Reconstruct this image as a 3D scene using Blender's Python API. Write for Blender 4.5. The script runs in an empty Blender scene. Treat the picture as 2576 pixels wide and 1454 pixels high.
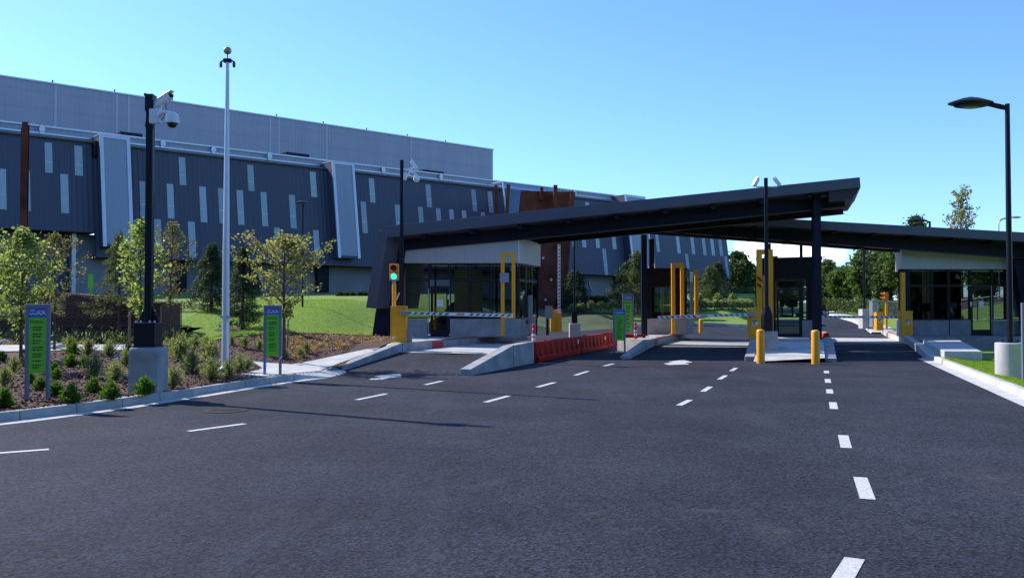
import bpy, bmesh, math, random
import numpy as np
from math import sin, cos, tan, atan, atan2, pi, radians, sqrt, hypot
from mathutils import Vector, Matrix

scene = bpy.context.scene
COL = scene.collection
R = random.Random(7)
NR = np.random.default_rng(11)

# ------------------------------------------------------------------ camera model (survey of the photograph)
FPX, CX, CY, EYE = 2230.0, 1288.0, 727.0, 1.68
PITCH = atan(49 / 2230.0)
O = Vector((0, 0, EYE))
def ray(u, v):
    x = (u - CX) / FPX; y = (CY - v) / FPX
    return Vector((x, cos(PITCH) - y * sin(PITCH), sin(PITCH) + y * cos(PITCH)))
def at(u, v, Y):
    r = ray(u, v); return O + r * (Y / r.y)
def atz(u, v, z):
    r = ray(u, v); return O + r * ((z - EYE) / r.z)
def crop(x0, y0, k):
    return lambda u, v: ((x0 + u * k) / 1.1592, (y0 + v * k) / 1.1592)
c1 = crop(0, 200, .39895); c2 = crop(0, 580, .46784); c3 = crop(400, 600, .39895); c4 = crop(640, 120, .39895)
c5 = crop(1060, 600, .3576); c6 = crop(1280, 460, .24845); c7 = crop(1500, 680, .30266); c8 = crop(1840, 460, .2795)
r1 = crop(1840, 680, .27505); r2 = crop(2140, 680, .27505); r3 = crop(2480, 640, .3576); w8 = crop(1820, 540, 300 / 1212.)

LX, LY = 0.316, 0.949            # direction of the lanes
def lane(a, b):                  # a along the lanes, b to their right
    return (a * LX + b * LY, a * LY - b * LX)

def interp(x, xs, ys):
    return float(np.interp(x, xs, ys))
def sstep(t):
    t = min(1, max(0, t)); return t * t * (3 - 2 * t)

# ------------------------------------------------------------------ terrain heights
def z_left(x, y):
    zr = interp(y, [0, 16, 20, 22, 24, 27, 30, 33, 40, 50, 60, 90], [.12, .15, .18, .24, .42, .78, 1.0, 1.25, 1.98, 2.4, 2.7, 3.3])
    zf = interp(y, [0, 16, 22, 28, 31, 35, 40, 50, 60, 90], [.12, .15, .25, .38, .62, 1.2, 1.95, 2.4, 2.7, 3.3])
    z = zf + (zr - zf) * sstep((x + 11) / 2.5)
    zn = interp(y, [0, 16, 20, 22, 23.6, 27.1, 29, 34, 38, 44, 50, 60, 90], [.12, .15, .15, .12, .14, .58, .61, .66, 1.1, 2.0, 2.4, 2.7, 3.3])
    return z + (zn - z) * sstep((x + 8) / 2.8)
def z_back(x, y):
    return interp(y, [44, 50, 54, 60, 66, 72, 85, 110], [.45, .62, .8, 1.5, 2.0, 2.5, 3.1, 3.3])
def z_lawn(x, y):
    t = sstep((x + 4) / 7); return z_left(x, y) * (1 - t) + z_back(x, y) * t
def z_road(x, y):
    return interp(y, [36, 48, 54, 60, 80, 100, 115, 200], [0, .25, .45, .65, 1.05, 1.45, 1.72, 1.78])
def z_verge(x, y):               # right-hand lawn
    bq = x * LY - y * LX
    return .15 - .10 * sstep((bq - 4.0) / .9)
def road_right(y):               # right edge of the uphill road
    return 13.3 + .333 * (y - 33) + 1.2
def z_bank(x, y):
    return z_road(x, y) + .12 + sstep((x - road_right(y) - 2) / 10) * 1.3
def ground(u, v, fn, y0=8, y1=140):
    r = ray(u, v); y = y0
    prev = None
    while y < y1:
        p = O + r * (y / r.y)
        if p.z <= fn(p.x, p.y):
            return Vector((p.x, p.y, fn(p.x, p.y)))
        y += .06 if y < 50 else .15
    p = O + r * (y1 / r.y); return Vector((p.x, p.y, fn(p.x, p.y)))

# ------------------------------------------------------------------ materials
MATS = {}
def mat(name, col, rough=.6, metal=0., var=0., vscale=6., bump=0., bscale=40., spec=.5, col2=None, trans=0., detail=4., coat=0.):
    if name in MATS: return MATS[name]
    m = bpy.data.materials.new(name); m.use_nodes = True
    nt = m.node_tree; N = nt.nodes; Lk = nt.links
    b = N['Principled BSDF']
    b.inputs['Roughness'].default_value = rough; b.inputs['Metallic'].default_value = metal
    b.inputs['Specular IOR Level'].default_value = spec
    b.inputs['Coat Weight'].default_value = coat
    c = (*col, 1)
    b.inputs['Base Color'].default_value = c
    if var > 0 or col2 or bump > 0:
        tc = N.new('ShaderNodeTexCoord')
    if var > 0 or col2:
        n = N.new('ShaderNodeTexNoise'); n.inputs['Scale'].default_value = vscale; n.inputs['Detail'].default_value = detail
        n.inputs['Roughness'].default_value = .65
        Lk.new(tc.outputs['Object'], n.inputs['Vector'])
        rp = N.new('ShaderNodeValToRGB'); rp.color_ramp.elements[0].position = .32; rp.color_ramp.elements[1].position = .68
        a = tuple(x * (1 - var) for x in col); bb = col2 if col2 else tuple(min(1, x * (1 + var)) for x in col)
        rp.color_ramp.elements[0].color = (*a, 1); rp.color_ramp.elements[1].color = (*bb, 1)
        Lk.new(n.outputs['Fac'], rp.inputs['Fac']); Lk.new(rp.outputs['Color'], b.inputs['Base Color'])
    if bump > 0:
        n2 = N.new('ShaderNodeTexNoise'); n2.inputs['Scale'].default_value = bscale; n2.inputs['Detail'].default_value = 5
        Lk.new(tc.outputs['Object'], n2.inputs['Vector'])
        bp = N.new('ShaderNodeBump'); bp.inputs['Strength'].default_value = bump; bp.inputs['Distance'].default_value = .02
        Lk.new(n2.outputs['Fac'], bp.inputs['Height']); Lk.new(bp.outputs['Normal'], b.inputs['Normal'])
    MATS[name] = m
    return m

def asphalt_mat(name, base, tint):
    m = bpy.data.materials.new(name); m.use_nodes = True; nt = m.node_tree; N = nt.nodes; L = nt.links
    b = N['Principled BSDF']; b.inputs['Roughness'].default_value = .9; b.inputs['Specular IOR Level'].default_value = .16
    tc = N.new('ShaderNodeTexCoord')
    def noise(sc, det, rough=.6, vec=None):
        n = N.new('ShaderNodeTexNoise'); n.inputs['Scale'].default_value = sc; n.inputs['Detail'].default_value = det
        n.inputs['Roughness'].default_value = rough
        L.new(vec or tc.outputs['Object'], n.inputs['Vector']); return n
    def ramp(src, p0, p1, c0, c1):
        r = N.new('ShaderNodeValToRGB'); e = r.color_ramp.elements
        e[0].position = p0; e[1].position = p1; e[0].color = (*c0, 1); e[1].color = (*c1, 1)
        L.new(src, r.inputs['Fac']); return r
    def mix(t, f, a, c):
        x = N.new('ShaderNodeMix'); x.data_type = 'RGBA'; x.blend_type = t
        if isinstance(f, float): x.inputs[0].default_value = f
        else: L.new(f, x.inputs[0])
        for s, i in ((a, 6), (c, 7)):
            if isinstance(s, tuple): x.inputs[i].default_value = s
            else: L.new(s, x.inputs[i])
        return x.outputs[2]
    big = noise(.30, 7, .66); bigr = ramp(big.outputs['Fac'], .3, .7, tuple(x * .62 for x in base), tuple(x * 1.42 for x in base))
    # aggregate: voronoi stones
    vo = N.new('ShaderNodeTexVoronoi'); vo.inputs['Scale'].default_value = 42; L.new(tc.outputs['Object'], vo.inputs['Vector'])
    st = ramp(vo.outputs['Color'], .15, .95, (.36, .36, .36), (1.75, 1.75, 1.8))
    c = mix('MULTIPLY', .85, bigr.outputs['Color'], st.outputs['Color'])
    cl = noise(26, 4, .75); clr = ramp(cl.outputs['Fac'], .36, .66, (.74, .74, .74), (1.26, 1.26, 1.28))
    c = mix('MULTIPLY', .9, c, clr.outputs['Color'])
    fine = noise(170, 3, .7); fr = ramp(fine.outputs['Fac'], .35, .7, (.6, .6, .6), (1.35, 1.35, 1.35))
    c = mix('MULTIPLY', .8, c, fr.outputs['Color'])
    # stretched traffic polish and dusty scuffs
    mp = N.new('ShaderNodeMapping'); mp.inputs['Rotation'].default_value = (0, 0, radians(18.4)); mp.inputs['Scale'].default_value = (1.3, .16, 1)
    L.new(tc.outputs['Object'], mp.inputs['Vector'])
    sc = noise(.9, 6, .62, mp.outputs['Vector']); scr = ramp(sc.outputs['Fac'], .56, .78, (0, 0, 0), (.5, .5, .5))
    c = mix('MIX', scr.outputs['Color'], c, tuple(x * 1.9 for x in base) + (1,))
    sp = noise(2.3, 7, .7); spr = ramp(sp.outputs['Fac'], .66, .76, (0, 0, 0), (.35, .35, .35))
    c = mix('MIX', spr.outputs['Color'], c, (.16, .15, .145, 1))
    dk = noise(1.1, 5, .65); dkr = ramp(dk.outputs['Fac'], .3, .4, (.4, .4, .4), (0, 0, 0))
    c = mix('MIX', dkr.outputs['Color'], c, tuple(x * .55 for x in base) + (1,))
    L.new(c, b.inputs['Base Color'])
    bp = N.new('ShaderNodeBump'); bp.inputs['Strength'].default_value = .8; bp.inputs['Distance'].default_value = .008
    L.new(vo.outputs['Distance'], bp.inputs['Height'])
    bp2 = N.new('ShaderNodeBump'); bp2.inputs['Strength'].default_value = .5; bp2.inputs['Distance'].default_value = .01
    L.new(fine.outputs['Fac'], bp2.inputs['Height']); L.new(bp.outputs['Normal'], bp2.inputs['Normal'])
    L.new(bp2.outputs['Normal'], b.inputs['Normal'])
    MATS[name] = m
    return m

def ribbed_mat(name, col, period, depth=.35, axis='X', rough=.45, metal=.0, spec=.5, band=0., var=.06):
    """sheet metal with vertical ribs along the object's own x axis"""
    m = bpy.data.materials.new(name); m.use_nodes = True; nt = m.node_tree; N = nt.nodes; L = nt.links
    b = N['Principled BSDF']; b.inputs['Roughness'].default_value = rough; b.inputs['Metallic'].default_value = metal
    b.inputs['Specular IOR Level'].default_value = spec
    tc = N.new('ShaderNodeTexCoord'); sx = N.new('ShaderNodeSeparateXYZ'); L.new(tc.outputs['Object'], sx.inputs[0])
    mu = N.new('ShaderNodeMath'); mu.operation = 'MULTIPLY'; mu.inputs[1].default_value = 1 / period; L.new(sx.outputs[axis], mu.inputs[0])
    fr = N.new('ShaderNodeMath'); fr.operation = 'FRACT'; L.new(mu.outputs[0], fr.inputs[0])
    rp = N.new('ShaderNodeValToRGB'); e = rp.color_ramp.elements
    e[0].position = 0; e[0].color = (0, 0, 0, 1); e[1].position = .12; e[1].color = (1, 1, 1, 1)
    x = e.new(.5); x.color = (1, 1, 1, 1); x = e.new(.62); x.color = (0, 0, 0, 1); x = e.new(.999); x.color = (0, 0, 0, 1)
    L.new(fr.outputs[0], rp.inputs['Fac'])
    bp = N.new('ShaderNodeBump'); bp.inputs['Strength'].default_value = depth; bp.inputs['Distance'].default_value = period * .25
    L.new(rp.outputs['Color'], bp.inputs['Height']); L.new(bp.outputs['Normal'], b.inputs['Normal'])
    mp = N.new('ShaderNodeMapping'); mp.inputs['Scale'].default_value = (1, 1, .12); L.new(tc.outputs['Object'], mp.inputs['Vector'])
    n = N.new('ShaderNodeTexNoise'); n.inputs['Scale'].default_value = .8; n.inputs['Detail'].default_value = 6; L.new(mp.outputs['Vector'], n.inputs['Vector'])
    cr = N.new('ShaderNodeValToRGB'); ce = cr.color_ramp.elements; ce[0].position = .3; ce[1].position = .7
    ce[0].color = (*[c * (1 - var) for c in col], 1); ce[1].color = (*[c * (1 + var) for c in col], 1)
    L.new(n.outputs['Fac'], cr.inputs['Fac'])
    out = cr.outputs['Color']
    if band > 0:        # rows of girt lines showing through the sheet
        wz = N.new('ShaderNodeMath'); wz.operation = 'MULTIPLY'; wz.inputs[1].default_value = 1 / 1.25; L.new(sx.outputs['Z'], wz.inputs[0])
        fz = N.new('ShaderNodeMath'); fz.operation = 'FRACT'; L.new(wz.outputs[0], fz.inputs[0])
        rz = N.new('ShaderNodeValToRGB'); ez = rz.color_ramp.elements; ez[0].position = 0; ez[0].color = (1 - band,) * 3 + (1,); ez[1].position = .22; ez[1].color = (1, 1, 1, 1)
        L.new(fz.outputs[0], rz.inputs['Fac'])
        mx = N.new('ShaderNodeMix'); mx.data_type = 'RGBA'; mx.blend_type = 'MULTIPLY'; mx.inputs[0].default_value = 1
        L.new(out, mx.inputs[6]); L.new(rz.outputs['Color'], mx.inputs[7]); out = mx.outputs[2]
    L.new(out, b.inputs['Base Color'])
    MATS[name] = m
    return m

def leaf_mat(name, c0, c1, trans=.45, rough=.5):
    m = bpy.data.materials.new(name); m.use_nodes = True; nt = m.node_tree; N = nt.nodes; L = nt.links
    b = N['Principled BSDF']; b.inputs['Roughness'].default_value = rough + .1; b.inputs['Specular IOR Level'].default_value = .22
    ge = N.new('ShaderNodeNewGeometry')
    rp = N.new('ShaderNodeValToRGB'); rp.color_ramp.elements[0].color = (*c0, 1); rp.color_ramp.elements[1].color = (*c1, 1)
    L.new(ge.outputs['Random Per Island'], rp.inputs['Fac']); L.new(rp.outputs['Color'], b.inputs['Base Color'])
    tr = N.new('ShaderNodeBsdfTranslucent')
    br = N.new('ShaderNodeMix'); br.data_type = 'RGBA'; br.blend_type = 'MULTIPLY'; br.inputs[0].default_value = 1
    br.inputs[7].default_value = (1.5, 1.6, .7, 1); L.new(rp.outputs['Color'], br.inputs[6]); L.new(br.outputs[2], tr.inputs['Color'])
    mx = N.new('ShaderNodeMixShader'); mx.inputs[0].default_value = trans
    L.new(b.outputs[0], mx.inputs[1]); L.new(tr.outputs[0], mx.inputs[2]); L.new(mx.outputs[0], N['Material Output'].inputs['Surface'])
    MATS[name] = m
    return m

def glass_mat(name, tint=(.55, .62, .66), clear=.6):
    m = bpy.data.materials.new(name); m.use_nodes = True; nt = m.node_tree; N = nt.nodes; L = nt.links
    N.remove(N['Principled BSDF'])
    t = N.new('ShaderNodeBsdfTransparent'); t.inputs['Color'].default_value = (*[x * clear for x in tint], 1)
    g = N.new('ShaderNodeBsdfGlossy'); g.inputs['Roughness'].default_value = .02; g.inputs['Color'].default_value = (.8, .85, .9, 1)
    f = N.new('ShaderNodeFresnel'); f.inputs['IOR'].default_value = 1.36
    mx = N.new('ShaderNodeMixShader'); L.new(f.outputs[0], mx.inputs[0]); L.new(t.outputs[0], mx.inputs[1]); L.new(g.outputs[0], mx.inputs[2])
    L.new(mx.outputs[0], N['Material Output'].inputs['Surface'])
    MATS[name] = m
    return m

ASPH = asphalt_mat('asphalt', (.032, .0345, .047), None)
PAINT = mat('road_paint', (.34, .34, .335), .8, var=.0, vscale=38, bump=.3, bscale=120, col2=(.66, .66, .64), detail=9)
CONC = mat('concrete', (.36, .36, .35), .9, var=.24, vscale=2.6, detail=10, bump=.25, bscale=30)
CONC_L = mat('concrete_light', (.47, .46, .445), .9, var=.18, vscale=2.4, detail=10, bump=.2, bscale=30)
CONC_W = mat('concrete_wall', (.31, .31, .31), .9, var=.26, vscale=2.2, detail=10, bump=.3, bscale=22)
CONC_G = mat('concrete_grey', (.24, .24, .245), .9, var=.28, vscale=1.8, detail=10, bump=.3, bscale=22)
MULCH = mat('mulch', (.035, .016, .011), .95, var=.55, vscale=22, bump=1., bscale=45, col2=(.13, .058, .042), detail=8)
LAWN = mat('lawn', (.13, .22, .022), .95, var=.28, vscale=5, bump=.6, bscale=60, col2=(.21, .31, .04), detail=9)
EARTH = mat('earth', (.05, .075, .025), .95, var=.4, vscale=.4, detail=8)
RED = mat('red_paint', (.42, .035, .025), .6, var=.15, vscale=10)
REDP = mat('red_plastic', (.36, .008, .004), .55, spec=.14, var=.16, vscale=7)
YEL = mat('yellow_steel', (.85, .36, .008), .45, var=.07, vscale=5)
YELS = mat('signal_yellow', (.72, .26, .03), .5, var=.06)
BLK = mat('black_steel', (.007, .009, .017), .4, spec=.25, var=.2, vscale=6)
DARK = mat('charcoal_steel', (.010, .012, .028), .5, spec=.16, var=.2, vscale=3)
FASC = ribbed_mat('grey_fascia', (.085, .088, .12), 3.0, .02, rough=.42, metal=.2)
GREYM = mat('grey_metal', (.30, .31, .34), .4, metal=.4, var=.06)
ALU = mat('aluminium', (.55, .56, .6), .4, metal=.5, var=.05)
WHT = mat('white_paint', (.74, .75, .76), .45, var=.04)
POLEW = mat('pole_white', (.66, .68, .74), .35, metal=.3, var=.04)
DOMEB = mat('dark_dome', (.01, .01, .012), .08)
RUST = mat('rusted_steel', (.15, .043, .026), .9, var=.3, vscale=1.2, bump=.2, bscale=20, col2=(.25, .078, .045), spec=.15, detail=8)
DARKMET = ribbed_mat('dark_ribbed_cladding', (.058, .065, .102), .30, .5, rough=.5, var=.07)
LIGHTMET = ribbed_mat('light_ribbed_cladding', (.31, .325, .385), .32, .4, rough=.42, band=.08)
CLAD = ribbed_mat('booth_cladding', (.46, .47, .50), .09, .5, rough=.45)
PERF = ribbed_mat('perforated_screen', (.30, .34, .42), .12, .25, rough=.5)
STRIP = ribbed_mat('fibreglass_strip', (.36, .43, .46), .30, .2, rough=.4, var=.14)
_n = STRIP.node_tree.nodes; _l = STRIP.node_tree.links; _oi = _n.new('ShaderNodeObjectInfo'); _mr = _n.new('ShaderNodeMapRange'); _mr.inputs['To Min'].default_value = .82; _mr.inputs['To Max'].default_value = 1.15
_l.new(_oi.outputs['Random'], _mr.inputs['Value']); _src = _n['Principled BSDF'].inputs['Base Color'].links[0].from_socket; _vm = _n.new('ShaderNodeVectorMath'); _vm.operation = 'SCALE'
_l.new(_src, _vm.inputs[0]); _l.new(_mr.outputs[0], _vm.inputs['Scale']); _l.new(_vm.outputs[0], _n['Principled BSDF'].inputs['Base Color'])
ROOFW = ribbed_mat('roof_sheet', (.60, .58, .57), .4, .5, rough=.5)
RAILW = mat('rail_white', (.62, .64, .70), .4, metal=.2)
BASEW = mat('base_wall', (.27, .275, .29), .85, var=.1, vscale=.7)
GABION = None
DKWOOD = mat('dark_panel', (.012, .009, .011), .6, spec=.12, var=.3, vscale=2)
GLASS = glass_mat('booth_glass', (.62, .68, .68), .9)
GLASSC = glass_mat('clear_glass', (.8, .85, .88), .95)
GLASSD = glass_mat('dark_glass', (.62, .68, .70), .85)
GREEN = mat('sign_green', (.16, .55, .03), .45, var=.03)
BLUE = mat('sign_blue', (.025, .13, .48), .45)
SIGNF = mat('sign_frame', (.19, .21, .29), .45, metal=.3)
INK = mat('sign_ink', (.008, .05, .012), .6)
BARK = mat('bark', (.075, .055, .045), .9, var=.4, vscale=14, bump=.5, bscale=40)
STAKE = mat('stake_wood', (.24, .14, .10), .85, var=.25, vscale=9)
BOARD = mat('interior_board', (.46, .43, .27), .8, var=.1)
CHAIN = mat('fence_steel', (.12, .13, .14), .5, metal=.6)
LENS_G = bpy.data.materials.new('green_lens'); LENS_G.use_nodes = True
_b = LENS_G.node_tree.nodes['Principled BSDF']; _b.inputs['Base Color'].default_value = (.02, .6, .4, 1)
_b.inputs['Emission Color'].default_value = (.03, .85, .48, 1); _b.inputs['Emission Strength'].default_value = 1.0
LENS_R = mat('red_lens', (.05, .006, .004), .25)
FLAGB = mat('flag_blue', (.01, .16, .75), .5); FLAGO = mat('flag_orange', (.9, .12, .02), .5)
LEAF_SYC = leaf_mat('leaf_sycamore', (.09, .13, .035), (.36, .41, .20), .55)
LEAF_BRN = leaf_mat('leaf_bronze', (.09, .08, .04), (.27, .23, .13), .45)
LEAF_OLV = leaf_mat('leaf_olive', (.13, .135, .05), (.36, .34, .18), .5)
LEAF_CON = leaf_mat('needle_dark', (.02, .042, .026), (.085, .115, .065), .3)
LEAF_CON2 = leaf_mat('needle_green', (.045, .065, .022), (.15, .17, .07), .35)
LEAF_BOX = leaf_mat('leaf_box', (.03, .07, .010), (.14, .235, .038), .45)
LEAF_LAV = leaf_mat('leaf_grey', (.11, .135, .07), (.34, .36, .21), .5)
LEAF_BG = leaf_mat('leaf_far', (.034, .064, .020), (.135, .20, .06), .4)
LEAF_BGD = leaf_mat('leaf_far_dark', (.028, .05, .022), (.095, .135, .055), .35)
LEAF_PALE = leaf_mat('leaf_pale', (.14, .16, .06), (.32, .33, .16), .35)
LEAF_TAN = leaf_mat('leaf_tan', (.20, .10, .05), (.50, .32, .17), .3)
LEAF_GRASS = leaf_mat('grass_blade', (.13, .22, .022), (.25, .35, .05), .5)
LEAF_CHIP = leaf_mat('mulch_chip', (.022, .010, .007), (.17, .075, .052), 0.0, .95)

# ------------------------------------------------------------------ mesh builder
class MB:
    def __init__(s): s.v = []; s.f = []
    def add(s, vs, fs):
        o = len(s.v); s.v += [tuple(p) for p in vs]; s.f += [tuple(i + o for i in f) for f in fs]; return s
    def box(s, x0, x1, y0, y1, z0, z1):
        return s.add([(x0, y0, z0), (x1, y0, z0), (x1, y1, z0), (x0, y1, z0), (x0, y0, z1), (x1, y0, z1), (x1, y1, z1), (x0, y1, z1)],
                     [(0, 3, 2, 1), (4, 5, 6, 7), (0, 1, 5, 4), (1, 2, 6, 5), (2, 3, 7, 6), (3, 0, 4, 7)])
    def hexa(s, b, t):           # four bottom points, four top points
        return s.add(list(b) + list(t), [(0, 3, 2, 1), (4, 5, 6, 7), (0, 1, 5, 4), (1, 2, 6, 5), (2, 3, 7, 6), (3, 0, 4, 7)])
    def prism(s, pts, d):        # planar polygon extruded by vector d
        n = len(pts); d = Vector(d); p = [Vector(q) for q in pts]
        return s.add(p + [q + d for q in p], [tuple(range(n))[::-1], tuple(range(n, 2 * n))] + [(i, (i + 1) % n, (i + 1) % n + n, i + n) for i in range(n)])
    def bar(s, a, b, w, h, up=(0, 0, 1)):
        a = Vector(a); b = Vector(b); d = (b - a).normalized(); u = Vector(up)
        r = d.cross(u)
        if r.length < 1e-4: r = d.cross(Vector((0, 1, 0)))
        r.normalize(); u = r.cross(d).normalized()
        r *= w / 2; u *= h / 2
        return s.hexa([a - r - u, a + r - u, b + r - u, b - r - u], [a - r + u, a + r + u, b + r + u, b - r + u])
    def tube(s, pts, rad, n=12, cap=True):
        pts = [Vector(p) for p in pts]
        if not hasattr(rad, '__len__'): rad = [rad] * len(pts)
        o = len(s.v); pu = None
        for i, p in enumerate(pts):
            d = (pts[min(i + 1, len(pts) - 1)] - pts[max(i - 1, 0)])
            d = d.normalized() if d.length > 1e-9 else Vector((0, 0, 1))
            u = pu if pu is not None else (Vector((1, 0, 0)) if abs(d.x) < .9 else Vector((0, 1, 0)))
            u = (u - d * u.dot(d)).normalized(); pu = u; w = d.cross(u)
            for k in range(n):
                a = 2 * pi * k / n; q = p + (u * cos(a) + w * sin(a)) * rad[i]; s.v.append(tuple(q))
        for i in range(len(pts) - 1):
            for k in range(n):
                k2 = (k + 1) % n; s.f.append((o + i * n + k, o + i * n + k2, o + (i + 1) * n + k2, o + (i + 1) * n + k))
        if cap:
            s.f.append(tuple(o + k for k in range(n))[::-1]); e = o + (len(pts) - 1) * n; s.f.append(tuple(e + k for k in range(n)))
        return s
    def lathe(s, c, prof, n=20, ax=(0, 0, 1)):
        c = Vector(c); ax = Vector(ax).normalized()
        return s.tube([c + ax * z for r, z in prof], [max(r, .0005) for r, z in prof], n)
    def build(s, name, m, parent=None, local=False, smooth=False, bevel=0., ang=35):
        me = bpy.data.meshes.new(name)
        v = s.v
        if parent is not None and not local:
            mi = (Matrix.Translation(parent.location) @ parent.rotation_euler.to_matrix().to_4x4()).inverted()
            if parent.parent is not None:
                pp = parent.parent
                mi = (Matrix.Translation(pp.location) @ pp.rotation_euler.to_matrix().to_4x4() @ Matrix.Translation(parent.location) @ parent.rotation_euler.to_matrix().to_4x4()).inverted()
            v = [tuple(mi @ Vector(p)) for p in v]
        me.from_pydata(v, [], s.f); me.update()
        if len(s.f) < 4000:
            bm = bmesh.new(); bm.from_mesh(me); bmesh.ops.recalc_face_normals(bm, faces=bm.faces); bm.to_mesh(me); bm.free()
        o = bpy.data.objects.new(name, me); COL.objects.link(o)
        if m: me.materials.append(m)
        if parent is not None: o.parent = parent
        if smooth:
            me.polygons.foreach_set('use_smooth', [True] * len(me.polygons))
            try: me.set_sharp_from_angle(angle=radians(ang))
            except Exception: pass
        if bevel > 0:
            md = o.modifiers.new('edge', 'BEVEL'); md.width = bevel; md.segments = 2; md.limit_method = 'ANGLE'; md.angle_limit = radians(40)
        return o

def tag(o, label, cat, group=None):
    o['label'] = label; o['category'] = cat
    if group: o['group'] = group
    return o
def thing(name, label, cat, loc, rz=0., group=None):
    o = bpy.data.objects.new(name, None); COL.objects.link(o); o.location = loc; o.rotation_euler = (0, 0, rz)
    o.empty_display_size = .3
    return tag(o, label, cat, group)
def struct(o, kind='structure'):
    o['kind'] = kind; return o
def dup(root, loc, rz, label, sc=1.):
    r = root.copy(); COL.objects.link(r); r.location = loc; r.rotation_euler = (0, 0, rz); r['label'] = label; r.scale = (sc, sc, sc)
    for ch in list(root.children):
        c = ch.copy(); COL.objects.link(c); c.parent = r
        for g in list(ch.children):
            d = g.copy(); COL.objects.link(d); d.parent = c
    return r

def sheet(name, poly, m, zfn, step=1.5, off=0., kind='structure'):
    """a ground polygon, cut into cells and draped over a height function"""
    bm = bmesh.new()
    f = bm.faces.new([bm.verts.new((p[0], p[1], 0)) for p in poly])
    bmesh.ops.triangulate(bm, faces=[f])
    xs = [p[0] for p in poly]; ys = [p[1] for p in poly]
    for lo, hi, ax in ((min(xs), max(xs), 0), (min(ys), max(ys), 1)):
        t = math.floor(lo / step) * step + step
        while t < hi:
            co = [0, 0, 0]; co[ax] = t; no = [0, 0, 0]; no[ax] = 1
            bmesh.ops.bisect_plane(bm, geom=bm.verts[:] + bm.edges[:] + bm.faces[:], plane_co=co, plane_no=no, dist=1e-5)
            t += step
    for v in bm.verts: v.co.z = zfn(v.co.x, v.co.y) + off
    bmesh.ops.recalc_face_normals(bm, faces=bm.faces)
    me = bpy.data.meshes.new(name); bm.to_mesh(me); bm.free()
    if len(me.polygons) and sum(p.normal.z for p in me.polygons) < 0: me.flip_normals()
    me.materials.append(m)
    me.polygons.foreach_set('use_smooth', [True] * len(me.polygons))
    o = bpy.data.objects.new(name, me); COL.objects.link(o)
    if kind: o['kind'] = kind
    return o

def inside(x, y, poly):
    c = False; n = len(poly)
    for i in range(n):
        x1, y1 = poly[i]; x2, y2 = poly[i - 1]
        if (y1 > y) != (y2 > y) and x < (x2 - x1) * (y - y1) / (y2 - y1) + x1: c = not c
    return c
def xy(p): return (p[0], p[1])

# ================================================================== GROUND
def z_all(x, y):
    if -5.2 < x < 14 and 18 < y < 50: z = -.15
    elif x < -3.5 + .3 * max(0, y - 20) and y > 24: z = z_lawn(x, y)
    elif x > road_right(y): z = z_bank(x, y) if y > 45 else .1
    else: z = z_road(x, y)
    return z
gx = sorted(set(list(np.arange(-60, 80, 3.)) + [-700, -400, -200, -120, -80, 100, 140, 200, 320, 500, 800]))
gy = sorted(set(list(np.arange(-18, 130, 3.)) + [-300, -120, -50, 150, 200, 300, 500, 900]))
vs = [(x, y, z_all(x, min(y, 130)) - .32) for y in gy for x in gx]
fs = [(j * len(gx) + i, j * len(gx) + i + 1, (j + 1) * len(gx) + i + 1, (j + 1) * len(gx) + i) for j in range(len(gy) - 1) for i in range(len(gx) - 1)]
m_ = MB(); m_.add(vs, fs); struct(m_.build('ground', EARTH))

# left kerb line, read at the gutter's edge
edge_px = [(0, 1069), (210, 1045), (483, 1007), (548, 989), (706, 968.5), (800, 952)]
EDGE = [xy(atz(u, v, 0)) for u, v in edge_px]
EDGE = [(-9.6, 9.2), (-8.6, 10.9)] + EDGE
EDGE[-1] = (-4.72, 20.9)
def offset_line(pts, d):
    out = []
    for i, p in enumerate(pts):
        a = pts[max(i - 1, 0)]; b = pts[min(i + 1, len(pts) - 1)]
        t = Vector((b[0] - a[0], b[1] - a[1])).normalized(); n = Vector((-t.y, t.x))
        out.append((p[0] + n.x * d, p[1] + n.y * d))
    return out
def refine(pts, k=4):
    P = [Vector((p[0], p[1], 0)) for p in pts]; out = []
    for i in range(len(P) - 1):
        p0 = P[max(i - 1, 0)]; p1 = P[i]; p2 = P[i + 1]; p3 = P[min(i + 2, len(P) - 1)]
        for j in range(k):
            t = j / k
            q = .5 * ((2 * p1) + (p2 - p0) * t + (2 * p0 - 5 * p1 + 4 * p2 - p3) * t * t + (3 * p1 - p0 - 3 * p2 + p3) * t ** 3)
            out.append((q.x, q.y))
    out.append((P[-1].x, P[-1].y)); return out
# drop the kink of hand-read points by fitting a smooth curve x(y)
_e = np.array(EDGE[1:]); _co = np.polyfit(_e[:, 1], _e[:, 0], 3)
EDGE = [(float(np.polyval(_co, y)), float(y)) for y in np.linspace(9.5, 21.6, 14)]
KIN = offset_line(EDGE, .30); KTOP = offset_line(EDGE, .33); KBACK = offset_line(EDGE, .48)

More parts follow.
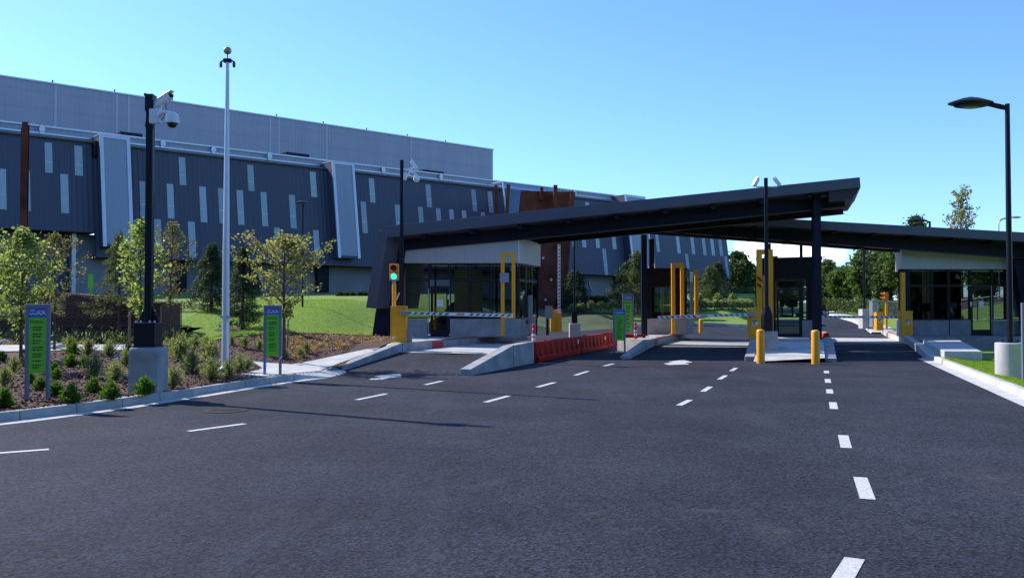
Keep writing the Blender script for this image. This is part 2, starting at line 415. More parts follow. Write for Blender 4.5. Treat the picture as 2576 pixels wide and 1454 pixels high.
def strip(name, A, za, B, zb, m):
    mb = MB(); n = len(A)
    fa = za if callable(za) else (lambda i: za); fb = zb if callable(zb) else (lambda i: zb)
    mb.add([(p[0], p[1], fa(i)) for i, p in enumerate(A)] + [(p[0], p[1], fb(i)) for i, p in enumerate(B)], [(i, i + 1, n + i + 1, n + i) for i in range(n - 1)])
    return struct(mb.build(name, m))
strip('gutter', EDGE, .006, KIN, .012, CONC_L)
def kerb(name, A, T, B, m, zt=.15, nose=True, seg=None):
    """kerb stones along a line: face foot A, top edge T, back B; every stone a run of the same mesh with a joint between"""
    mb = MB(); n = len(A)
    for i in range(n - 1):
        g = .006
        def lp(P, t): return Vector((P[i][0] + (P[i + 1][0] - P[i][0]) * t, P[i][1] + (P[i + 1][1] - P[i][1]) * t, 0))
        L_ = (Vector(A[i + 1]) - Vector(A[i])).length; t0 = g / L_; t1 = 1 - g / L_
        h = [zt, zt]
        if nose and i == n - 2: h[1] = .03
        b = [lp(A, t0), lp(B, t0), lp(B, t1), lp(A, t1)]; tt = [lp(T, t0), lp(B, t0), lp(B, t1), lp(T, t1)]
        for q in b: q.z = -.1
        for q, hh in zip(tt, (h[0], h[0], h[1], h[1])): q.z = hh
        mb.hexa(b, tt)
    return struct(mb.build(name, m, bevel=.018))
kerb('kerb', KIN, KTOP, KBACK, CONC)

# right gutter and kerb run straight along the lanes
def rline(b, a0=-14, a1=32.6, n=17): return [lane(a0 + (a1 - a0) * i / (n - 1), b) for i in range(n)]
strip('gutter', rline(3.50), .006, rline(3.80), .012, CONC_L)
kerb('kerb', rline(3.80)[::-1], rline(3.83)[::-1], rline(3.99)[::-1], CONC_L, nose=False)

# main asphalt
poly = [(EDGE[0][0] - 6, -16)] + [(EDGE[0][0] - 2.5, 3)] + [(p[0] - .02, p[1]) for p in EDGE] + [(-4.6, 24), (-1.6, 30), (-1.6, 40), (4, 48), (24, 48), lane(34, 3.7), lane(30, 3.55)] + [p for p in rline(3.52)[::-1][1:]] + [lane(-16, 3.6)]
sheet('road', poly, ASPH, z_road, 2.0, 0.)
# cross road behind the gates and the road up the hill
far_kerb = [c7(-400, 832), c7(190, 832), c7(500, 862), c7(900, 882), c7(1220, 892), r1(650, 970), r1(950, 985), r1(1250, 992)]
FK = [ground(u, v, z_road, 36) for u, v in far_kerb]
FK[0].x = -8; FK[0].y = FK[1].y + 4
hillL = [(FK[-1].x + 5, 57), (24, 72), (32, 95), (38, 118)]
HR_px = [r2(1430, 1075), r2(1400, 1020), r2(1250, 940), r2(1080, 890), r2(940, 855)]
HR = [xy(ground(u, v, z_road, 34)) for u, v in HR_px] + [(38.5, 104), (45, 125)]
poly = [(-8, 34.5), (-8, FK[0].y)] + [xy(p) for p in FK[1:]] + hillL + [(42, 140), (52, 140)] + HR[::-1] + [lane(36, 3.6), lane(34, 3.6)]
sheet('road', poly, ASPH, z_road, 2.0, -.005)
# pale kerb walk along the uphill road
HRO = offset_line(HR, -.16); HRO2 = offset_line(HR, -1.35)
kb = MB(); n = len(HR)
kb.add([(p[0], p[1], z_road(*p) - .05) for p in HR] + [(p[0], p[1], z_road(*p) + .13) for p in HRO] + [(p[0], p[1], z_road(*p) + .15) for p in HRO2],
       [(i, i + 1, n + i + 1, n + i) for i in range(n - 1)] + [(n + i, n + i + 1, 2 * n + i + 1, 2 * n + i) for i in range(n - 1)])
struct(kb.build('pavement', CONC_L))
# far kerb
kb = MB(); n = len(FK)
kb.add([(p.x, p.y - .02, z_road(p.x, p.y) - .05) for p in FK] + [(p.x, p.y, z_road(p.x, p.y) + .15) for p in FK] + [(p.x, p.y + .18, z_road(p.x, p.y) + .16) for p in FK],
       [(i, i + 1, n + i + 1, n + i) for i in range(n - 1)] + [(n + i, n + i + 1, 2 * n + i + 1, 2 * n + i) for i in range(n - 1)])
struct(kb.build('kerb', CONC))

# ---- planting bed, lawns, walks
lawn_px = [(300, 880), (455, 863), (472, 861.8), (538, 858), (593, 848), (662, 843), (751, 840), (930, 845)]
LB = [ground(u, v, z_left, 14) for u, v in lawn_px]
bed_poly = [(-60, 3), (KBACK[0][0] - .6, 3)] + [(p[0] + .05, p[1]) for p in KBACK] + [(-4.6, 22.6), (-4.3, 25), (-3.9, 27), (-3.8, LB[-1].y + .2)] + [(p.x, p.y + .15) for p in LB[::-1]] + [(-14, 33.3), (-60, 33.3)]
MUL = sheet('planting_bed', bed_poly, MULCH, z_left, .6, 0.)
lawn_poly = [xy(p) for p in LB] + [(-4.2, LB[-1].y + .3), (-3.2, 40), (-2, FK[0].y - 6), (-2, 90), (-60, 90), (-60, 33.4), (-14, 33.4), (-11.5, 33.2)]
sheet('lawn', lawn_poly, LAWN, z_lawn, .6, .03)
_fx = [p.x for p in FK]; _fy = [p.y for p in FK]
def z_bl(x, y):
    t = sstep((y - interp(x, _fx, _fy) - .2) / 6)
    zb_ = max(z_back(x, y), z_road(x, y) + .165) if x < road_right(y) - 8 else z_road(x, y) + .165
    return (z_road(x, y) + .162) * (1 - t) + zb_ * t
backlawn = [(p.x, p.y + .17) for p in FK[1:]] + hillL + [(40, 140), (-2.02, 140), (-2.02, FK[1].y + .17)]
sheet('lawn', backlawn, LAWN, z_bl, 1.6, 0.)
verge = [(p[0] - .02, p[1]) for p in rline(3.98)] + [lane(32.7, 5.4), lane(40, 6.2), (80, 34), (80, -16)]
sheet('lawn', verge, LAWN, z_verge, 1.5, .0)
bank = [p for p in HRO2] + [(110, 125), (110, 36), (22, 36)]
sheet('lawn', bank, LAWN, z_bank, 2.5, .0)
hb = [(p[0] + 3.2, p[1] + .4) for p in HRO2[2:]] + [(110, 125), (110, 60)]
sheet('planting_bed', hb, MULCH, z_bank, 2.5, .02)

a1q = 20.96
walk_px = [c3(760, 1232), c3(920, 1190), c3(840, 1142), c3(1130, 1162), c3(1400, 1110), c3(1680, 1052), c3(1800, 1040)]
WK = [xy(ground(u, v, z_left, 14)) for u, v in walk_px]
walk = WK + [(-3.7, 29.2)] + [lane(a1q + 7.4 - i, -11.76 - .255) for i in range(0, 8)] + [lane(a1q - .1, -12.0), (-4.78, 21.9), KBACK[-1], KBACK[-3]]
sheet('pavement', walk, CONC_L, z_left, .8, .014)
mb = MB()
_A = [KBACK[-2], (KBACK[-1][0], KBACK[-1][1]), (-4.75, 21.9), (-4.72, 22.8), (-4.80, 23.55)]; _B = [KIN[-2], EDGE[-1], (-4.36, 22.2), (-4.3, 22.9), (-4.36, 23.5)]
mb.add([(x, y, z_left(x, y) + .016) for x, y in _A] + [(x, y, .011) for x, y in _B], [(i, i + 1, i + 6, i + 5) for i in range(4)])
struct(mb.build('pavement', CONC_L))
_W = [KBACK[-4], KBACK[-3], KBACK[-2], KBACK[-1], (-4.75, 21.9)]
mb = MB(); mb.add([(x - .012, y, z_left(x, y) + .02) for x, y in _W] + [(x - .012, y, -.08) for x, y in _W], [(i, i + 1, i + 6, i + 5) for i in range(4)]); struct(mb.build('pavement', CONC_L))
path_px = [(0, 886), (420, 880), (470, 872), (420, 868), (0, 870)]
PT = [xy(ground(u, v, z_left, 14)) for u, v in path_px]
sheet('footpath', [(-24, PT[0][1])] + PT + [(-24, PT[-1][1])], CONC_L, z_left, .8, .03)

# ---- painted markings: each dash a part of the road
road = [o for o in COL.objects if o.name == 'road'][0]
def mark(name, pts, z=.005):
    mb = MB(); mb.add([(p[0], p[1], z) for p in pts], [tuple(range(len(pts)))])
    o = mb.build(name, PAINT); o.parent = road
    if o.data.polygons[0].normal.z < 0: o.data.flip_normals()
    return o
def dash(p0, p1, w, z=.005):
    a = atz(p0[0], p0[1], 0); b = atz(p1[0], p1[1], 0); d = (b - a).normalized(); n = Vector((-d.y, d.x, 0)) * w / 2
    mark('lane_dash', [a - n, a + n, b + n, b - n], z)
for p0, p1 in [((897, 1006), (972, 990.5)), ((1070, 968), (1112, 958.5)), ((474, 1085), (616, 1066)), ((-30, 1142), (123, 1130.5)),
               ((1221, 1012), (1279, 996)), ((1352, 974), (1395, 962)), ((1447, 944), (1479, 934)), ((1519, 921), (1543, 915)),
               ((1708, 1020), (1736, 1006)), ((1768, 985), (1787, 973)), ((1809, 954.5), (1826, 944.5)), ((1839, 933.5), (1852, 925.5)),
               ((2079.5, 939), (2078.5, 933)), ((2083.5, 963), (2081.5, 953.5)), ((2088, 990), (2086, 979.5)), ((2098, 1029), (2095, 1012)),
               ((2129, 1127), (2121, 1095)), ((2183, 1256), (2164, 1201)), ((2110, 1454 + 18), (2150, 1405))]:
    dash(p0, p1, .115 if p0[0] < 2070 else .13)
def arrow_px(pts): mark('lane_arrow', [xy(atz(u, v, 0)) for u, v in pts], .006)
arrow_px([(929, 955.5), (934, 952), (961, 951), (941, 946), (1007, 939), (1010, 948), (983, 950), (962, 954.5)])
AR = [r1(345, 1382), r1(400, 1397), r1(618, 1390), r1(570, 1373), r1(655, 1372), r1(560, 1343), r1(392, 1363), r1(446, 1372)]
AR_ = [r1(345, 1382), r1(390, 1378), r1(440, 1370), r1(388, 1364), r1(490, 1358), r1(560, 1343), r1(655, 1372), r1(580, 1372), r1(620, 1390), r1(400, 1397)]
arrow_px(AR)
arrow_px([r3(110, 1095), r3(180, 1092), r3(165, 1086), r3(225, 1086), r3(235, 1096), r3(295, 1104), r3(220, 1112)])
# manhole
p = atz(568, 1033, .0)
mb = MB(); mb.lathe((p.x, p.y, -.04), [(.36, 0), (.36, .048), (.33, .052), (.30, .048), (.0, .048)], 32)
for k in range(-3, 4): mb.box(p.x - .26, p.x + .26, p.y + k * .075 - .015, p.y + k * .075 + .015, .006, .013)
tag(mb.build('manhole_cover', mat('cast_iron', (.034, .032, .036), .85, spec=.2)), 'round dark drain cover set in the asphalt near the left kerb', 'manhole cover')

def scuff_mat():
    m = bpy.data.materials.new('dusty_scuff'); m.use_nodes = True; nt = m.node_tree; N = nt.nodes; L = nt.links
    b = N['Principled BSDF']; b.inputs['Base Color'].default_value = (.13, .125, .125, 1); b.inputs['Roughness'].default_value = .95
    tc = N.new('ShaderNodeTexCoord'); n = N.new('ShaderNodeTexNoise'); n.inputs['Scale'].default_value = 7; n.inputs['Detail'].default_value = 10; n.inputs['Roughness'].default_value = .8; L.new(tc.outputs['Object'], n.inputs['Vector'])
    uv = N.new('ShaderNodeUVMap'); sx = N.new('ShaderNodeSeparateXYZ'); L.new(uv.outputs[0], sx.inputs[0])
    ed = N.new('ShaderNodeMath'); ed.operation = 'PINGPONG'; ed.inputs[1].default_value = .5; L.new(sx.outputs['Y'], ed.inputs[0])
    ex = N.new('ShaderNodeMath'); ex.operation = 'PINGPONG'; ex.inputs[1].default_value = .5; L.new(sx.outputs['X'], ex.inputs[0])
    mu = N.new('ShaderNodeMath'); mu.operation = 'MULTIPLY'; L.new(ed.outputs[0], mu.inputs[0]); L.new(ex.outputs[0], mu.inputs[1])
    m2 = N.new('ShaderNodeMath'); m2.operation = 'MULTIPLY'; L.new(mu.outputs[0], m2.inputs[0])
    rp = N.new('ShaderNodeValToRGB'); rp.color_ramp.elements[0].position = .42; rp.color_ramp.elements[1].position = .75; L.new(n.outputs['Fac'], rp.inputs['Fac']); L.new(rp.outputs['Color'], m2.inputs[1])
    m3 = N.new('ShaderNodeMath'); m3.operation = 'MULTIPLY'; m3.inputs[1].default_value = 3.2; m3.use_clamp = True; L.new(m2.outputs[0], m3.inputs[0]); L.new(m3.outputs[0], b.inputs['Alpha'])
    return m
SCUFF = scuff_mat()
def scuff(px, w):
    P = [atz(u, v, 0) for u, v in px]; n = len(P); v = []; uv = []
    for i, p in enumerate(P):
        d = (P[min(i + 1, n - 1)] - P[max(i - 1, 0)]).normalized(); q = Vector((-d.y, d.x, 0)) * w / 2
        v += [tuple(p - q + Vector((0, 0, .0035))), tuple(p + q + Vector((0, 0, .0035)))]; uv += [(i / (n - 1), 0), (i / (n - 1), 1)]
    b = MB(); b.add(v, [(2 * i, 2 * i + 2, 2 * i + 3, 2 * i + 1) for i in range(n - 1)])
    o = b.build('tyre_scuff', SCUFF); o.parent = road; lay = o.data.uv_layers.new(name='UVMap')
    for lp in o.data.loops: lay.data[lp.index].uv = uv[lp.vertex_index]
scuff([(1085, 1226), (1150, 1228), (1205, 1224), (1245, 1216), (1262, 1206), (1255, 1197)], .22)
scuff([(2120, 1068), (2170, 1070), (2220, 1072), (2262, 1072)], .5)
scuff([(2440, 1160), (2480, 1190), (2530, 1215), (2600, 1240)], .9)
scuff([(1430, 1290), (1500, 1292), (1570, 1288)], .3)
scuff([(1650, 1278), (1740, 1284), (1830, 1287), (1920, 1288)], .2)
scuff([(1880, 1330), (1960, 1336), (2030, 1334)], .5)
scuff([(640, 1060), (690, 1054)], .12)
scuff([(1480, 1345), (1560, 1338), (1610, 1330)], .3)

# ================================================================== LANES: ramps, decks, walls
def prof(a0, zs):  # deck height along a
    return lambda x, y: interp(x * LX + y * LY, [a0 + t for t, _ in zs], [z for _, z in zs])
A1 = 21.0          # lane 1 foot: a of (-4.53,23.6) and (-1.2,22.4)
def lane_deck(a0, b0, b1, rise, run, deck_end, zend, slab0, slab1, tail=7):
    f = lambda x, y: max(interp(x * LX + y * LY, [a0, a0 + run, deck_end, deck_end + tail], [.0, rise, rise, zend]), -.02)
    sheet('road', [lane(a0 - .3, b0), lane(a0 - .3, b1), lane(deck_end + tail, b1), lane(deck_end + tail, b0)], ASPH, f, 1.0, .008)
    sheet('scale_deck', [lane(slab0, b0 + .02), lane(slab0, b1 - .02), lane(slab1, b1 - .02), lane(slab1, b0 + .02)], CONC_L, f, 1.0, .022)
    return f
bL1 = -4.53 * LY - 23.6 * LX; bM1 = -1.3 * LY - 22.4 * LX
bL3 = 3.9 * LY - 29.5 * LX; bR3 = 7.45 * LY - 28.4 * LX; bL4 = 10.1 * LY - 27.6 * LX; bR4 = 3.80
a1_0 = -4.53 * LX + 23.6 * LY
a3_0 = 3.84 * LX + 29.5 * LY; a4_0 = 10 * LX + 27.6 * LY + 2.0
lane_deck(a1_0, bL1, bM1, .34, 3.6, a1_0 + 14, .25, a1_0 + 3.5, a1_0 + 12)
f3 = lane_deck(a3_0 + .4, bL3, bR3, .22, 4.5, a3_0 + 12, .24, a3_0 + 6.6, a3_0 + 11)
f4 = lane_deck(a4_0 + 3, bL4, bR4, .22, 4.0, a4_0 + 16, .36, a4_0 + 8.5, a4_0 + 15)
for a, b0, b1, f in ((a3_0 + 5.0, bL3, bR3, f3), (a3_0 + 12.5, bL3, bR3, f3), (a4_0 + 7.0, bL4, bR4, f4)):
    q = [lane(a, b0 + .1), lane(a, b1 - .1), lane(a + .28, b1 - .1), lane(a + .28, b0 + .1)]
    mb = MB(); mb.add([(x, y, f(x, y) + .014) for x, y in q], [(0, 1, 2, 3)]); o = mb.build('stop_line', PAINT); o.parent = road

def wing(label, stations, thick, cap=None, name='concrete_wall', m=None):
    """a kerb wall along the lane: stations (a, b, z_top); thick is to the side +b or -b"""
    root = None; mb = MB()
    for (a0, b0, z0), (a1, b1, z1) in zip(stations[:-1], stations[1:]):
        p = [lane(a0, b0), lane(a0, b0 + thick), lane(a1, b1 + thick), lane(a1, b1)]
        mb.hexa([(x, y, -.15) for x, y in p], [(x, y, z) for (x, y), z in zip(p, (z0, z0, z1, z1))])
    o = mb.build(name, m or CONC_W, bevel=.015)
    return tag(o, label, 'concrete wall')
w1 = wing('low concrete wing wall rising left of the first lane up to the green-lit signal', [(a1_0, bL1, .14), (a1_0 + 3.7, bL1, .63), (a1_0 + 16.5, bL1, .63)], -.26)
w2 = wing('long concrete wing wall rising from the asphalt to the near end of the red barriers', [(a1_0 - .15, bM1, .16), (a1_0 + 3.2, bM1, .62), (a1_0 + 5.25, bM1, .66)], .30)
w3 = wing('slanted concrete wing wall beside the rear red traffic post', [(a3_0, bL3, .10), (a3_0 + 4.6, bL3, .52), (a3_0 + 13.6, bL3, .52), (a3_0 + 15.2, bL3, .15)], -.30)
w4 = wing('sloping concrete kerb wall left of the yellow gate box with the poled camera base', [(a3_0 + .05, bR3, .15), (a3_0 + 2.6, bR3, .58), (a3_0 + 14, bR3, .58)], .30)
w5 = wing('short sloping concrete kerb wall right of the second yellow bollard', [(a4_0 - 1.7, bL4, .12), (a4_0 + 2.2, bL4, .57), (a4_0 + 14, bL4, .57)], -.34)
w6 = wing('concrete kerb wall along the right lane below the rightmost gate box', [(a4_0 + 1.0, bR4, .15), (a4_0 + 4.6, bR4, .36), (a4_0 + 9, bR4, .53), (a4_0 + 20.5, bR4, .50)], .30, m=CONC_L)
def red_patch(w, b, a0, a1, z0, z1, side):
    p0 = lane(a0, b + side * .004); p1 = lane(a1, b + side * .004)
    mb = MB(); mb.prism([(p0[0], p0[1], z0), (p1[0], p1[1], z0), (p1[0], p1[1], z1), (p0[0], p0[1], z1)], (-.002 * LY * side, .002 * LX * side, 0))
    mb.build('red_patch', RED, w)
red_patch(w1, bL1, a1_0 + 6.0, a1_0 + 6.9, .345, .60, 1)
red_patch(w3, bL3, a3_0 + 5.0, a3_0 + 5.8, .22, .49, 1)
red_patch(w3, bL3, a3_0 + 12.0, a3_0 + 13.0, .22, .49, 1)
red_patch(w6, bR4, a4_0 + 16.5, a4_0 + 17.3, .22, .47, -1)
def red_line(w, b, a0, a1, z, side):
    mb = MB(); p = [lane(a0, b + side * .012), lane(a0, b + side * -.07), lane(a1, b + side * -.07), lane(a1, b + side * .012)]
    mb.hexa([(x, y, z - .03) for x, y in p], [(x, y, z + .006) for x, y in p]); mb.build('red_edge', RED, w)
red_line(w1, bL1, a1_0 + 6.9, a1_0 + 13, .63, 1)
red_line(w3, bL3, a3_0 + 5.8, a3_0 + 12, .52, 1)
red_line(w6, bR4, a4_0 + 9, a4_0 + 16.5, .525, -1)

def wall_joint(w, b, side, a, z):
    t_ = .26 if w is w1 else .34 if w is w5 else .30
    lo, hi = (b - t_, b) if side < 0 else (b, b + t_)
    p = [lane(a, lo - .003), lane(a, hi + .003), lane(a + .022, hi + .003), lane(a + .022, lo - .003)]
    mb = MB(); mb.hexa([(x, y, .0) for x, y in p], [(x, y, z + .003) for x, y in p]); mb.build('joint', mat('joint_dark', (.07, .07, .07), .95), w)
wall_joint(w3, bL3, -1, a3_0 + 2.3, .31); wall_joint(w5, bL4, -1, a4_0 + .1, .326); wall_joint(w5, bL4, -1, a4_0 + 3.2, .57)
wall_joint(w2, bM1, 1, a1_0 + 3.22, .62); wall_joint(w1, bL1, -1, a1_0 + 3.72, .63); wall_joint(w1, bL1, -1, a1_0 + 9.5, .63); wall_joint(w4, bR3, 1, a3_0 + 2.62, .58)
# islands (raised concrete pads the booths stand on)
def island(poly, z, m=CONC_L, z0=-.15):
    mb = MB(); n = len(poly)
    mb.prism([(p[0], p[1], z0) for p in poly], (0, 0, z - z0)); return struct(mb.build('traffic_island', m))
i1 = [lane(a1_0 + 5.6, bL1 - .265), lane(a1_0 + 15.9, bL1 - .265), (lane(a1_0 + 15.9, bL1 - .3)[0] - 6, lane(a1_0 + 15.9, bL1)[1]), (-4.1, 30.6), (-3.7, 29.2)]
island(i1, .615)
i3 = [lane(a3_0 + 4.7, bL3 - .305), lane(a3_0 + 13.5, bL3 - .305), lane(a3_0 + 13.5, bL3 - 1.55), lane(a3_0 + 5.6, bL3 - 1.55)]
island(i3, .50)
i4a = [lane(a3_0 + 2.8, bR3 + .305), lane(a3_0 + 2.8, bL4 - .345), lane(a3_0 + 14, bL4 - .345), lane(a3_0 + 14, bR3 + .305)]
island(i4a, .55, CONC)
# sloped apron between the two bollards
f0 = lane(a3_0 - .65, bR3 + .31); f1 = lane(a4_0 - 2.05, bL4 - .35); b0_ = lane(a3_0 + 2.75, bR3 + .31); b1_ = lane(a3_0 + 2.75, bL4 - .35)
def z_apron(x, y): return interp(x * LX + y * LY, [a3_0 - .7, a3_0 + 2.8], [.02, .545])
sheet('pavement', [f0, f1, b1_, b0_], CONC_L, z_apron, .7, .0)
mb = MB()
for a in (a3_0 + .35, a3_0 + 1.5):
    q = [lane(a, bR3 + .34), lane(a, bL4 - .38), lane(a + .05, bL4 - .38), lane(a + .05, bR3 + .34)]
    mb.add([(x, y, z_apron(x, y) + .003) for x, y in q], [(0, 1, 2, 3)])
struct(mb.build('pavement_joint', CONC_G))
# plinth under the right booth and the slab ramp before it
p_ = [lane(a4_0 + 4.8, bR4 + .32), lane(a4_0 + 20.5, bR4 + .32), lane(a4_0 + 18, bR4 + 7), (22.5, 37.2), (18, 37.0)]
island(p_, .50, CONC_G)
sl = [lane(a4_0 + 6.2, bR4 + .33), lane(a4_0 + 6.2, bR4 + 1.72), lane(a4_0 - .85, bR4 + 1.30), lane(a4_0 - 1.0, bR4 + .22)]
mb = MB(); mb.hexa([(p[0], p[1], -.1) for p in sl], [(p[0], p[1], z) for p, z in zip(sl, (.47, .47, .36, .36))]); struct(mb.build('concrete_ramp', CONC_L, bevel=.02))
mb = MB()
for a in (a4_0 + 1.4, a4_0 + 3.8):
    q = [lane(a, bR4 + .34), lane(a, bR4 + 1.45), lane(a + .05, bR4 + 1.45), lane(a + .05, bR4 + .34)]
    mb.add([(x, y, .36 + .11 * (x * LX + y * LY - a4_0 + .9) / 7.1 + .003) for x, y in q], [(0, 1, 2, 3)])
struct(mb.build('pavement_joint', CONC_G))

# ================================================================== INDUSTRIAL BUILDING
bdir = Vector(((3900 - CX) / FPX, 1, 0)).normalized(); ndir = Vector((bdir.y, -bdir.x, 0))     # along, outward
TILT = tan(radians(8)); BP = at(1835, 703, 90); BZ = BP.z
UPV = Vector((0, 0, 1)) - ndir * TILT
def fac(p, off=0.):              # pixel -> (along, height above the soffit) on the leaning face moved out by off
    N = bdir.cross(UPV); r = ray(*p); P0 = BP + ndir * off
    k = (P0 - O).dot(N) / r.dot(N); q = O + r * k - P0
    return q.dot(bdir), q.z
broot = thing('industrial_building', 'long grey ribbed metal building with slanted light strip windows behind the lawn', 'building', (BP.x, BP.y, BZ), atan2(bdir.y, bdir.x))
# local frame: x along, y into the building, z up; leaning face: y = h*TILT
def fp(s, h, off=0.): return (s, h * TILT - off, h)
FT = 6.66; SL = -92.0
mb = MB()
def fwall(s0, s1, h0, h1, th=.35, off=0.):
    mb.hexa([fp(s0, h0, off), fp(s1, h0, off), (s1, h0 * TILT + th, h0), (s0, h0 * TILT + th, h0)], [fp(s0, h1, off), fp(s1, h1, off), (s1, h1 * TILT + th, h1), (s0, h1 * TILT + th, h1)])
sB = fac(c1(700, 1180))[0]
fwall(SL, sB, 1.40, FT); fwall(sB, .35, 0, FT)
mb.hexa([(.02, 0.35, 0), (.35, .0, 0), (.35, 14, 0), (.02, 14, 0)], [(.02, FT * TILT + .35, FT), (.35, FT * TILT, FT), (.35, 14, FT), (.02, 14, FT)])
mb.build('leaning_wall', DARKMET, broot, local=True)
mb = MB(); mb.box(sB, .2, .36, 9, -.02, .10); mb.box(SL, sB, .5, 9, 1.38, 1.5); mb.build('soffit', DARK, broot, local=True)
# recessed base wall, with darker bays and white raking struts
mb = MB(); mb.box(sB + .3, -.4, 1.6, 2.0, -3.2, 0.0); mb.build('base_wall', BASEW, broot, local=True)
for p in (c3(915, 500), c3(1430, 500), c3(370, 480), c7(750, 500), c7(1120, 480), r1(650, 600)):
    s, _ = fac(p); mb = MB(); mb.box(s - .45, s + .45, 1.25, 1.597, -3.2, -.03); mb.build('base_column', DARK, broot, local=True)
for a, b in ((c3(860, 440), c3(925, 580)), (c3(480, 450), c3(410, 570)), (c7(720, 460), c7(760, 575))):
    s0, h0 = fac(a, -1.0); s1, h1 = fac(b, -1.0); mb = MB(); mb.bar((s0, 1.0, h0), (s1, 1.0, h1), .14, .14); mb.build('raking_strut', GREYM, broot, local=True)
# left bay: recessed loading door
mb = MB(); mb.box(SL, sB - .02, 2.2, 2.6, -3.0, 1.37); mb.build('base_wall', ribbed_mat('blue_grey_door', (.105, .125, .165), .5, .3), broot, local=True)
s0, _ = fac(r2(0, 0)); s0 = fac(c2(515, 400))[0]; s1 = fac(c2(540, 400))[0]; s2 = fac(c2(600, 400))[0]
mb = MB(); mb.box(s0 - .3, s1 - .3, 1.0, 1.5, -3, 1.36); mb.build('door_post', ALU, broot, local=True)
mb = MB(); mb.box(s1 - .28, s2 + 2.2, 1.3, 2.1, -3, 1.36); mb.build('base_wall', BASEW, broot, local=True)
# eave
mb = MB()
for i in range(46):
    a = SL + i * 2.0
    mb.box(a + .01, a + 1.99, FT * TILT - .16, FT * TILT + .3, FT, FT + .10)
mb.build('eave_trim', mat('eave_brown', (.10, .085, .08), .6), broot, local=True)
h2 = fac(c1(0, 428), -.9)[1]; hT = fac(c1(0, 380), -.95)[1]
mb = MB(); y0 = FT * TILT; mb.add([(SL, y0 - .12, FT + .102), (.3, y0 - .12, FT + .102), (.3, y0 + .95, FT + .32), (SL, y0 + .95, FT + .32), (SL, y0 - .12, FT + .06), (.3, y0 - .12, FT + .06), (.3, y0 + .95, FT + .2), (SL, y0 + .95, FT + .2)],
                                  [(0, 1, 2, 3), (7, 6, 5, 4), (0, 4, 5, 1), (1, 5, 6, 2), (2, 6, 7, 3), (3, 7, 4, 0)])
mb.build('lower_roof', ROOFW, broot, local=True)
mb = MB(); mb.box(SL, .3, y0 + .95, y0 + 16, FT + .2, FT + .32); mb.build('flat_roof', GREYM, broot, local=True)
SE = fac(c6(2310, 470), -.9)[0]
mb = MB(); mb.box(SL, SE, y0 + 1.0, y0 + 1.06, FT + .32, FT + .80); mb.build('parapet_panel', LIGHTMET, broot, local=True)
mb = MB(); mb.box(SL, SE, y0 + .86, y0 + 1.0, FT + .78, FT + .88); mb.box(SL, SE, y0 + .84, y0 + 1.0, FT + .36, FT + .46); mb.build('parapet_rail', RAILW, broot, local=True)
for p in (c1(300, 440), c1(1180, 525), c1(1550, 590), c4(355, 840), c4(805, 885), c4(1185, 930), c4(1605, 980), c6(1570, 385)):
    s, _ = fac(p, -.9); mb = MB(); mb.box(s - .10, s + .10, y0 + .74, y0 + .84, FT + .34, FT + .86); mb.box(s - .15, s + .15, y0 + .70, y0 + .74, FT + .5, FT + .72); mb.build('rail_bracket', ALU, broot, local=True)
# strip windows
def strip_win(cf, ul, ur, vt, vb, dub=0):
    p = cf(ul, vt); s0, h1 = fac(p); s1 = fac(cf(ur, vt))[0]
    h0 = fac(cf(ul + dub, vb))[1]
    h1 = min(h1, 6.42)
    m = MB(); m.hexa([fp(s0, h0, .012), fp(s1, h0, .012), fp(s1, h0, -.1), fp(s0, h0, -.1)], [fp(s0, h1, .012), fp(s1, h1, .012), fp(s1, h1, -.1), fp(s0, h1, -.1)])
    wn = m.build('window', STRIP, broot, local=True)
    hm = h0 + (h1 - h0) * .36
    m = MB(); m.hexa([fp(s0 + .01, hm - .025, .02), fp(s1 - .01, hm - .025, .02), fp(s1 - .01, hm - .025, .0125), fp(s0 + .01, hm - .025, .0125)], [fp(s0 + .01, hm + .025, .02), fp(s1 - .01, hm + .025, .02), fp(s1 - .01, hm + .025, .0125), fp(s0 + .01, hm + .025, .0125)])
    q = m.build('seam_bar', ALU, None); q.parent = wn
